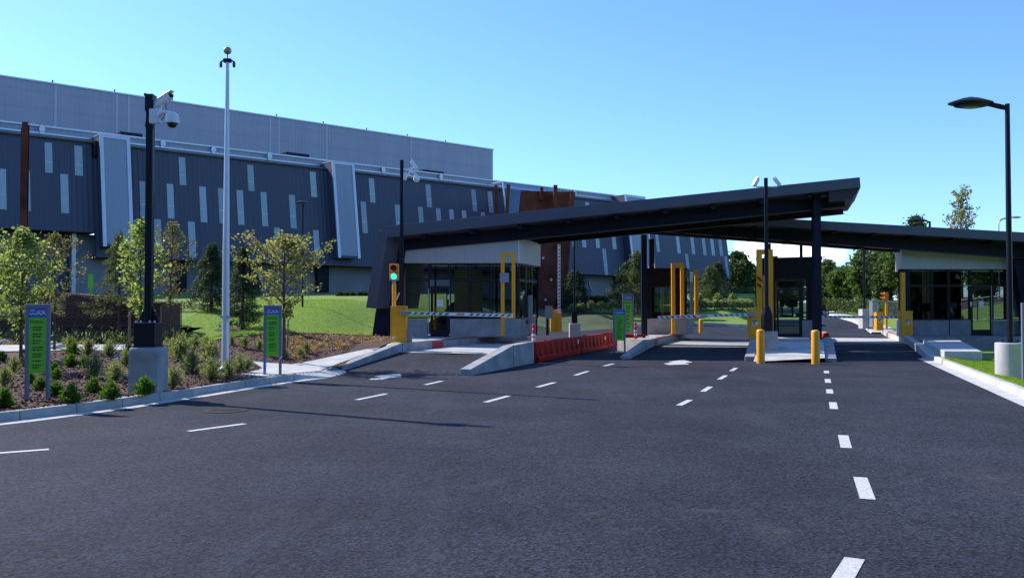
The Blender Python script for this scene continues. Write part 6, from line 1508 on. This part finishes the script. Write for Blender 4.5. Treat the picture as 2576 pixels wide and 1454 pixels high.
# far deciduous trees beyond the gates
FARS = [('round dark green tree at the right end of the grey building', 1857, 628, 100, 2.2, LEAF_BGD, 61), ('lower dark tree beside the tallest yellow frame', 1893, 668, 104, 2.0, LEAF_BGD, 62), ('tree half hidden behind the tallest yellow frame', 1925, 655, 108, 2.0, LEAF_BG, 63),
        ('tree seen through the window of the booth with the screens', 1990, 690, 108, 2.6, LEAF_BGD, 64), ('pale green round tree right of the dark canopy column', 2083, 650, 104, 1.7, LEAF_BG, 65), ('broad bright green tree beyond the slim post', 2122, 672, 92, 1.9, LEAF_BG, 66),
        ('tall dark tree rising to the right canopy beam', 2172, 622, 88, 1.7, LEAF_BG, 67), ('dense dark tree left of the right booth', 2222, 612, 84, 2.0, LEAF_BGD, 68), ('tree behind the right booth seen through its glass', 2290, 640, 80, 3.6, LEAF_BG, 69),
        ('tall loose tree rising above the right canopy roof', 2420, 486, 92, 3.1, LEAF_BG, 70), ('small dark tree top behind the lamp above the right canopy', 2308, 530, 96, 2.2, LEAF_BGD, 71), ('tree behind the right booth near the tall lamp', 2480, 640, 72, 3.4, LEAF_BG, 72), ('tree beyond the right edge behind the canopy leg', 2570, 640, 70, 3.4, LEAF_BG, 73)]
for lab, u, vt, Y, w, lf, sd in FARS:
    x = X(u, Y); p = Vector((x, Y, z_bank(x, Y))); H_ = hgt(u, vt, p)
    loose = 'loose' in lab
    tree(lab, 'broadleaf_tree', p, H_, .10 if not loose else .45, egg(w, .4) if not loose else (lambda f: 3.4 * (1 - .55 * f)), 60 if not loose else 26, 24 if not loose else 9, lf if not loose else LEAF_OLV, .30 if not loose else .24, .75 if not loose else 1.9, sd, .14, .7, 6, twigs=loose, scatter=.27 if not loose else .13, group='broadleaf trees beyond the gates')
    if not loose:   # lower skirt of branches so that the crown reaches the hedge
        pass

P = []  # out-of-view woods added behind the camera to darken reflections in the booth glass
for i in range(120):
    cx_ = R.uniform(-90, 90); cy_ = -42 - R.uniform(0, 14); hh = R.uniform(12, 19)
    for k_ in range(650):
        P.append((cx_ + R.gauss(0, 3), cy_ + R.gauss(0, 2.6), .2 + hh * R.random() ** .8))
o = leaves_mesh('woods', LEAF_BGD, None, np.array(P), None, 1.7, .85); o['kind'] = 'stuff'; o['label'] = 'belt of woods behind the camera, added unseen for the booth glass reflections'; o['category'] = 'woods'

# stakes by the young trees
for lab, u, vt, vb, Y, w in (('wooden stake left of the notice sign in front of the woven wall', 75, 903, 1010, None, 8), ('thin wooden stake right of the notice sign at the woven wall', 164, 898, 978, None, 5), ('thick wooden stake left of the slender tree by the camera pole', 377, 905, 1008, None, 8),
                             ('thin stake just left of the black camera pole cover', 403, 911, 1010, None, 5), ('wooden stake right of the camera pole at the end of the woven wall', 496, 905, 1002, None, 7), ('dark thin stake close to the right of the camera pole cover', 468, 892, 1000, None, 5)):
    u_, vt_, vb_ = u / 1.1592, vt / 1.1592, vb / 1.1592
    p = ground(u_, vb_, z_left, 14); w_ = w / 1.1592 / FPX * p.y; h = at(u_, vt_, p.y).z - p.z
    b = MB(); b.tube([p - Vector((0, 0, .1)), p + Vector((R.uniform(-.02, .02), 0, h - .02)), p + Vector((R.uniform(-.02, .02), 0, h))], [w_ / 2, w_ / 2, w_ / 2.4], 8)
    tag(b.build('tree_stake', STAKE, smooth=True), lab, 'stake', 'wooden tree stakes')
p = put(*c3(1098, 1050), z_left); b = MB(); b.tube([p, at(*c3(1104, 830), p.y)], .022, 8); b.tube([at(*c3(1072, 868), p.y), at(*c3(1104, 872), p.y)], .01, 6); tag(b.build('tree_stake', STAKE, smooth=True), 'thin stake tied to the spreading olive tree behind the second sign', 'stake', 'wooden tree stakes')
p = put(*c3(742, 915), z_lawn); b = MB(); b.tube([p, at(*c3(768, 712), p.y + .2)], .03, 8); tag(b.build('tree_stake', STAKE, smooth=True), 'leaning stake against the conifer right of the flagpole', 'stake', 'wooden tree stakes')

# shrubs: prototypes, then copies
def shrub_proto(kind, seed):
    rs = np.random.default_rng(seed)
    root = bpy.data.objects.new('round_shrub' if kind == 'G' else 'upright_shrub', None); COL.objects.link(root)
    rr_ = random.Random(seed); b = MB()
    P = []; D = []
    if kind == 'G':
        n = 120
        for i in range(n):
            th = rr_.uniform(0, 6.28); ph = rr_.uniform(.05, 1.45); L_ = rr_.uniform(.75, 1.08)
            d = np.array([cos(th) * sin(ph), sin(th) * sin(ph), cos(ph)])
            tip = d * L_ * np.array([.5, .5, .74]) + np.array([0, 0, .04])
            if i % 3 == 0: b.tube([(0, 0, .0), tuple(tip * .9)], [.012, .004], 4, False)
            for k_ in range(26):
                f = rr_.uniform(.35, 1.05); P.append(tip * f + rs.normal(0, .035, 3)); D.append(d + rs.normal(0, .5, 3) + np.array([0, 0, .5]))
        size, asp, lf = .085, .5, LEAF_BOX
    else:
        n = 95
        for i in range(n):
            th = rr_.uniform(0, 6.28); ph = min(abs(rr_.gauss(0, .75)), 1.3); L_ = rr_.uniform(.6, 1.08)
            d = np.array([cos(th) * sin(ph), sin(th) * sin(ph), cos(ph)])
            tip = d * L_ * np.array([.60, .60, .80]) + np.array([0, 0, .05])
            if i % 2 == 0: b.tube([(0, 0, .0), tuple(tip * .95)], [.012, .004], 4, False)
            for k_ in range(22):
                f = rr_.uniform(.3, 1.05); P.append(tip * f + rs.normal(0, .025, 3)); D.append(d * 1.4 + rs.normal(0, .45, 3))
        size, asp, lf = .10, .22, LEAF_LAV
    b.build('stems', BARK, root, local=True)
    leaves_mesh('foliage', lf, root, np.array(P), np.array(D), size, asp, local=True)
    return root
PROTO = {}
def shrub(kind, px, w, label, fn=z_left, squash=1.):
    p = ground(px[0], px[1], fn, 8.5); W_ = w / FPX * p.y
    key = (kind, R.randrange(3))
    if key not in PROTO:
        r = shrub_proto(kind, 100 + key[1] * 7 + (0 if kind == 'G' else 50)); PROTO[key] = r
        r['label'] = label; r['category'] = 'shrub'; r.location = p; r.rotation_euler = (0, 0, R.uniform(0, 6.28)); r.scale = (W_,) * 3
    else:
        r = dup(PROTO[key], p, R.uniform(0, 6.28), label, W_)
    r['group'] = 'low round green shrubs' if kind == 'G' else 'grey green upright shrubs'
    return r
k2 = .46784 / 1.1592; k3 = .39895 / 1.1592
SH = [('G', c2(22, 1302), 140, 'round green shrub at the left edge nearest the camera'), ('G', c2(190, 1150), 80, 'round green shrub directly behind the left leg of the nearest sign'), ('G', c2(255, 1188), 95, 'round green shrub seen between the legs of the nearest sign'),
      ('G', c2(345, 1232), 115, 'round green shrub touching the right leg of the nearest sign'), ('G', c2(440, 1275), 135, 'large round green shrub at the kerb right of the nearest sign'), ('G', c2(585, 1208), 105, 'round green shrub left of the pair in the front row'),
      ('G', c2(690, 1254), 130, 'round green shrub at the kerb left of the concrete pier'), ('G', c2(903, 1226), 135, 'round green shrub in front of the concrete pier of the camera pole'), ('G', c2(350, 1125), 80, 'small round shrub behind the right leg of the nearest sign'),
      ('G', c2(338, 1070), 62, 'smaller round shrub farther back right of the nearest sign'), ('G', c2(440, 1048), 95, 'round shrub on bare mulch left of the blue flags'), ('G', c2(528, 1048), 80, 'round shrub second from the left behind the orange flag'),
      ('G', c2(12, 1010), 70, 'round shrub below the pale kerb at the far left'), ('G', c2(150, 980), 50, 'tiny round shrub at the end of the pale kerb'), ('G', c2(455, 970), 90, 'round shrub just below the pale walk'),
      ('L', c2(30, 1170), 120, 'grey green shrub at the left edge in the second row'), ('L', c2(85, 1085), 95, 'grey green shrub left of the nearest sign'), ('L', c2(142, 1050), 80, 'dark grey green shrub close behind the nearest sign'),
      ('L', c2(435, 962), 105, 'grey green shrub in front of the pale walk, farthest left of its row'), ('L', c2(548, 980), 108, 'grey green shrub second in the row along the pale walk'), ('L', c2(680, 985), 100, 'grey green shrub third in the row along the pale walk'),
      ('L', c2(785, 1045), 110, 'grey green shrub left of the concrete pier behind the blue flags'), ('L', c2(590, 1118), 140, 'wide grey green shrub right of the orange flag'), ('L', c2(718, 1140), 125, 'grey green shrub below the blue flags'),
      ('L', c2(800, 975), 80, 'grey green shrub left of the camera pole cover'), ('L', c2(1078, 1185), 145, 'dark grey green shrub standing right beside the concrete pier'), ('L', c2(1040, 950), 75, 'grey green shrub behind the concrete pier on its right'),
      ('L', c2(1110, 1010), 110, 'grey green shrub right of the blue flag by the pier'), ('L', c2(1175, 1075), 110, 'grey green shrub between the pier and the flagpole'),
      ('L', c3(400, 1225), 140, 'grey green shrub in the middle of the clump left of the flagpole'), ('L', c3(538, 1285), 145, 'grey green shrub at the kerb below the flagpole'), ('L', c3(660, 1270), 120, 'grey green shrub at the kerb right of the flagpole'),
      ('L', c3(742, 1222), 115, 'grey green shrub right of the flagpole next to the walk'), ('L', c3(805, 1196), 80, 'small grey green shrub at the corner of the pale walk'), ('L', c3(535, 1155), 150, 'bright grey green shrub left of the flagpole base'),
      ('L', c3(330, 1130), 140, 'grey green shrub at the left of the clump by the pier'), ('L', c3(260, 1080), 95, 'grey green shrub in the back of the clump by the pier'), ('L', c3(425, 1055), 90, 'dark low shrub behind the clump left of the flagpole'), ('L', c3(500, 1040), 75, 'dark low shrub at the lawn edge left of the flagpole'),
      ('L', c3(788, 1045), 80, 'grey tufted shrub right of the flagpole on the mulch slope'), ('L', c3(892, 1055), 65, 'grey tufted shrub just left of the second sign'), ('L', c3(975, 1105), 70, 'grey tufted shrub between the legs of the second sign'),
      ('L', c3(1085, 1115), 60, 'grey tufted shrub right of the second sign'), ('L', c3(1190, 1105), 60, 'dark tufted shrub on the mulch near the walk'), ('L', c3(1238, 1078), 70, 'grey tufted shrub farther up the mulch slope'), ('L', c3(690, 1020), 60, 'small grey shrub close behind the flagpole')]
for kd, px, w, lab in SH: shrub(kd, px, w * k2 * (1.08 if kd == 'G' else 1.2), lab)
# grassy tufts along the foot of the woven wall
for i, u in enumerate(range(330, 800, 42)):
    pass
def scatter_stuff(name, label, cat, leaf, pts, n_each, hgt_, spread, size, aspect, up=1.0, kind='stuff'):
    P = []; D = []
    for (x, y, z) in pts:
        for k_ in range(n_each):
            P.append((x + R.gauss(0, spread), y + R.gauss(0, spread), z + abs(R.gauss(0, hgt_)) + .01)); D.append((R.gauss(0, .7), R.gauss(0, .7), up + R.gauss(0, .3)))
    o = leaves_mesh(name, leaf, None, np.array(P), np.array(D), size, aspect)
    o['kind'] = kind; o['label'] = label; o['category'] = cat; return o
pts = []
for i in range(240):
    u = R.uniform(-80, 470); y = R.uniform(29.6, 30.4); x = X(u, y); pts.append((x, y, z_left(x, y)))
scatter_stuff('ground_cover', 'low grassy ground cover along the foot of the dark woven wall', 'ground cover', LEAF_LAV, pts, 26, .16, .12, .16, .16)
pts = []
while len(pts) < 190:
    u, v = R.uniform(640, 985), R.uniform(842, 905)
    if v > 905 - (u - 700) * .17 and u > 760: continue
    if v > 862 and u < 720: continue
    p = ground(u, v, z_left, 18)
    if inside(p.x, p.y, walk): continue
    pts.append((p.x, p.y, p.z))
scatter_stuff('ground_cover', 'dry tan ground cover tufts on the mulch slope before the left booth', 'ground cover', LEAF_TAN, pts, 9, .05, .07, .075, .6, .5)
pts = []
for i in range(60):
    u, v = R.uniform(-20, 300), R.uniform(856, 869); p = ground(u, v, z_left, 18); pts.append((p.x, p.y, p.z))
scatter_stuff('ground_cover', 'dry tan leaves on the ground behind the pale walk at left', 'ground cover', LEAF_TAN, pts, 20, .05, .12, .08, .6, .5)
# loose mulch chips
P = []
for i in range(26000):
    y = 10.5 + 20 * R.random() ** 1.5; kx = interp(y, [p[1] for p in KBACK], [p[0] for p in KBACK]) + .1
    x = kx - R.random() ** 1.2 * 9
    if inside(x, y, walk) or inside(x, y, PT): continue
    P.append((x, y, z_left(x, y) + .012))
P = np.array(P); D = NR.normal(size=P.shape) * np.array([1, 1, .35])
o = leaves_mesh('mulch_chips', LEAF_CHIP, None, P, D, .06, .4); o['kind'] = 'stuff'; o['label'] = 'loose brown bark chips scattered over the planting bed'; o['category'] = 'mulch'
# grass blades on the right verge and at the lawn edges
def grass(label, gen, n, size):
    P = []
    while len(P) < n:
        q = gen()
        if q: P.append(q)
    P = np.array(P); D = NR.normal(size=P.shape) * .45 + np.array([0, 0, 1])
    P[:, 2] += size * .4
    o = leaves_mesh('grass', LEAF_GRASS, None, P, D, size, .16); o['kind'] = 'stuff'; o['label'] = label; o['category'] = 'grass'
def gv():
    a = R.uniform(8, 31.5); bq = 4.02 + abs(R.gauss(0, 1.6)); x, y = lane(a, bq); return (x, y, z_verge(x, y))
grass('short green grass behind the right kerb', gv, 42000, .055)
def gl_():
    x = R.uniform(-13, -3); y = R.uniform(25, 42)
    return (x, y, z_lawn(x, y) + .03) if inside(x, y, lawn_poly) else None
grass('mown green grass on the sloping lawn before the building', gl_, 60000, .05)
# pale shrubs and hedges beyond the gates
def far_shrub(label, u, v, w, h_px, Y, lf, fn, grp, seed):
    x = X(u, Y); z = fn(x, Y); W_ = w / FPX * Y; Hh = h_px / FPX * Y; rs = np.random.default_rng(seed)
    zc_ = at(u, v, Y).z
    t = thing('rounded_shrub', label, 'shrub', (x, Y, z), group=grp)
    n = 420; th = rs.uniform(0, 6.28, n); ph = np.arccos(rs.uniform(-.15, 1, n)); rad = rs.uniform(.55, 1.05, n)
    P = np.stack([x + W_ / 2 * rad * np.sin(ph) * np.cos(th), Y + W_ / 2 * rad * np.sin(ph) * np.sin(th), z + Hh * (.25 + .75 * rad * np.cos(ph))], 1)
    leaves_mesh('foliage', lf, t, P, None, .20, .6)
    b = MB(); b.tube([(x, Y, z - .1), (x, Y, z + Hh * .5)], [.04, .02], 6); b.build('stem', BARK, t)
zb2_ = lambda x, y: z_back(x, y)
for i, (u, h_) in enumerate(((1443, 13), (1461, 15), (1487, 21), (1511, 20), (1530, 17), (1560, 16), (1600, 16))):
    far_shrub('%s pale leaved shrub from the rusted tower in the row beyond the closed lane' % ('first', 'second', 'third', 'fourth', 'fifth', 'sixth', 'seventh')[i], u, 775, 22, h_, 61.5, LEAF_PALE, zb2_, 'pale shrubs on the lawn', 200 + i)
for i, u in enumerate((1408, 1425, 1440, 1456, 1472, 1488, 1504, 1520, 1536, 1552, 1585, 1605)):
    far_shrub('dark hedge shrub against the building wall seen under the canopy', u, 760, 24, 24, 64.5, LEAF_CON, zb2_, 'dark hedge shrubs at the building', 230 + i)
for i, u in enumerate((1745, 1762, 1776, 1798, 1816, 1834, 1850, 1868, 1886, 1757, 1806, 1843)):
    far_shrub('pale shrub in the bank of shrubs left of the tallest yellow frame', u, 790, 24, 21 if i < 9 else 30, 62 + (i > 8) * 3, LEAF_PALE if i % 3 else LEAF_LAV, zb2_, 'pale shrubs in the bank left of the tallest frame', 260 + i)
for i in range(20):
    f = i / 19; x = F1[0][0] + (F1[-1][0] - F1[0][0]) * f; y = F1[0][1] + (F1[-1][1] - F1[0][1]) * f
    u = CX + (x + 1.2) / y * FPX
    far_shrub('brownish green shrub along the foot of the chain link fence', u, 780, 2.0 / y * FPX, .85 / y * FPX, y, LEAF_BRN, zfar, 'shrubs along the chain link fence', 300 + i)
for i in range(16):
    u = 1838 + i * 12; y = 88 + (i % 3) * 2
    far_shrub('dark hedge shrub behind the black open fence', u, 760, 34, 40, y, LEAF_BGD, lambda x_, y_: 2.2, 'dark hedge behind the open fence', 340 + i)
for i in range(14):
    u = 2068 + i * 16; y = 84 - i * 1.2
    far_shrub('green hedge shrub below the trees beyond the chain link fence', u, 770, 46, 40, y, (LEAF_BG, LEAF_BGD)[i % 2], zfar, 'green hedge beyond the chain link fence', 370 + i)
# small dark shrubs at the building foot
for i, px in enumerate((c3(1480, 645), c3(1570, 640), c3(1632, 645), c3(1530, 648), c3(1660, 650))):
    far_shrub('small dark shrub at the foot of the grey building wall', px[0], px[1], 14, 10, 48.5, LEAF_CON, z_lawn, 'small shrubs at the building foot', 400 + i)

# marker flags in the bed
def flag(label, px, m, hpx, wpx=14):
    p = ground(px[0], px[1] + 30, z_left, 9); q = at(px[0], px[1], p.y)
    t = thing('marker_flag', label, 'marker flag', p, group='small marker flags in the planting bed')
    b = MB(); b.tube([p, Vector((p.x, p.y, q.z + .07))], .004, 5); b.build('wire', GREYM, t)
    w = wpx / FPX * p.y; h = hpx / FPX * p.y
    b = MB(); b.add([(p.x, p.y, q.z + h * .7), (p.x - w * .2, p.y - .01, q.z + h * .9), (p.x + w * .45, p.y + .02, q.z - h * .1), (p.x + w * .1, p.y - .02, q.z - h * .4), (p.x - w * .5, p.y, q.z - h * .5), (p.x - w * .1, p.y + .02, q.z)], [(0, 1, 5), (0, 5, 3, 2), (5, 4, 3)]); b.build('flag_sheet', m, t)
flag('blue marker flag, upper of the two above the mulch left of the pier', c2(732, 985), FLAGB, 12)
flag('blue marker flag, lower of the two above the mulch left of the pier', c2(738, 1030), FLAGB, 10, 10)
flag('blue marker flag right beside the concrete pier', c2(1030, 995), FLAGB, 14)
flag('orange red marker flag in the mulch among the shrubs', c2(527, 1095), FLAGO, 18, 8)
# pale stones by the walk
for i, px in enumerate((c2(338, 940), c2(370, 930), c2(20, 905), c2(60, 900), c2(330, 915))):
    p = ground(px[0], px[1], z_left, 12); b = MB(); n = 10
    rr_ = random.Random(i); b.lathe((p.x, p.y, p.z - .05), [(max(.01, .17 * sin(pi * k_ / n) * rr_.uniform(.85, 1.1)), .17 * (1 - cos(pi * k_ / n)) / 2 * 1.2) for k_ in range(n + 1)], 9)
    tag(b.build('pale_stone', CONC_L, smooth=True, ang=80), 'pale rounded stone beside the pale walk behind the nearest sign', 'stone', 'pale stones by the walk')

# ================================================================== SKY, SUN, CAMERA
SUNDIR = Vector((-.855, .52, 0)).normalized(); EL = radians(39)
sd = Vector((SUNDIR.x * cos(EL), SUNDIR.y * cos(EL), sin(EL)))
sun = bpy.data.lights.new('sun', 'SUN'); sun.energy = 4.0; sun.angle = radians(.53); sun.color = (1.0, .94, .86)
so = bpy.data.objects.new('sun', sun); COL.objects.link(so); so.rotation_euler = (-sd).to_track_quat('-Z', 'Y').to_euler(); so.location = (-30, 20, 40)
w = bpy.data.worlds.new('World'); scene.world = w; w.use_nodes = True; nt = w.node_tree; N = nt.nodes; L = nt.links
bg = N['Background']; bg.inputs['Strength'].default_value = .135
sky = N.new('ShaderNodeTexSky'); sky.sky_type = 'NISHITA'; sky.sun_disc = False; sky.sun_elevation = EL; sky.sun_rotation = atan2(SUNDIR.x, SUNDIR.y)
sky.air_density = 1.0; sky.dust_density = .35; sky.ozone_density = 2.5; sky.altitude = 50
# a low bank of cumulus far off to the right of the road, made of noise on the view direction of the sky itself
tc = N.new('ShaderNodeTexCoord'); sp = N.new('ShaderNodeSeparateXYZ'); L.new(tc.outputs['Generated'], sp.inputs[0])
cd = at(1985, 650, 100) - O; cd.normalize()
sub = N.new('ShaderNodeVectorMath'); sub.operation = 'SUBTRACT'; L.new(tc.outputs['Generated'], sub.inputs[0]); sub.inputs[1].default_value = cd
scl = N.new('ShaderNodeVectorMath'); scl.operation = 'MULTIPLY'; L.new(sub.outputs[0], scl.inputs[0]); scl.inputs[1].default_value = (13, 13, 30)
ln = N.new('ShaderNodeVectorMath'); ln.operation = 'LENGTH'; L.new(scl.outputs[0], ln.inputs[0])
no = N.new('ShaderNodeTexNoise'); no.inputs['Scale'].default_value = 26; no.inputs['Detail'].default_value = 6; L.new(tc.outputs['Generated'], no.inputs['Vector'])
ma = N.new('ShaderNodeMath'); ma.operation = 'MULTIPLY_ADD'; L.new(no.outputs['Fac'], ma.inputs[0]); ma.inputs[1].default_value = 1.6; ma.inputs[2].default_value = .0
mb_ = N.new('ShaderNodeMath'); mb_.operation = 'SUBTRACT'; L.new(ma.outputs[0], mb_.inputs[0]); L.new(ln.outputs['Value'], mb_.inputs[1])
cr = N.new('ShaderNodeValToRGB'); cr.color_ramp.elements[0].position = .0; cr.color_ramp.elements[1].position = .35; L.new(mb_.outputs[0], cr.inputs['Fac'])
mx = N.new('ShaderNodeMix'); mx.data_type = 'RGBA'; L.new(cr.outputs['Color'], mx.inputs[0]); 
tint = N.new('ShaderNodeMix'); tint.data_type = 'RGBA'; tint.blend_type = 'MULTIPLY'; tint.inputs[0].default_value = 1; tint.inputs[7].default_value = (.60, .84, 1.16, 1)
L.new(sky.outputs['Color'], tint.inputs[6]); L.new(tint.outputs[2], mx.inputs[6]); mx.inputs[7].default_value = (8.5, 8.7, 9.2, 1)
L.new(mx.outputs[2], bg.inputs['Color'])

cam = bpy.data.cameras.new('camera'); co = bpy.data.objects.new('camera', cam); COL.objects.link(co)
cam.sensor_width = 36; cam.lens = 36 * FPX / 2576; cam.clip_end = 3000; cam.clip_start = .05
co.location = (0, 0, EYE); co.rotation_euler = (pi / 2 + PITCH, 0, 0); scene.camera = co
scene.view_settings.view_transform = 'Standard'; scene.view_settings.look = 'None'; scene.view_settings.gamma = 1; scene.view_settings.exposure = 0.72
scene.cycles.max_bounces = 8; scene.cycles.transparent_max_bounces = 16
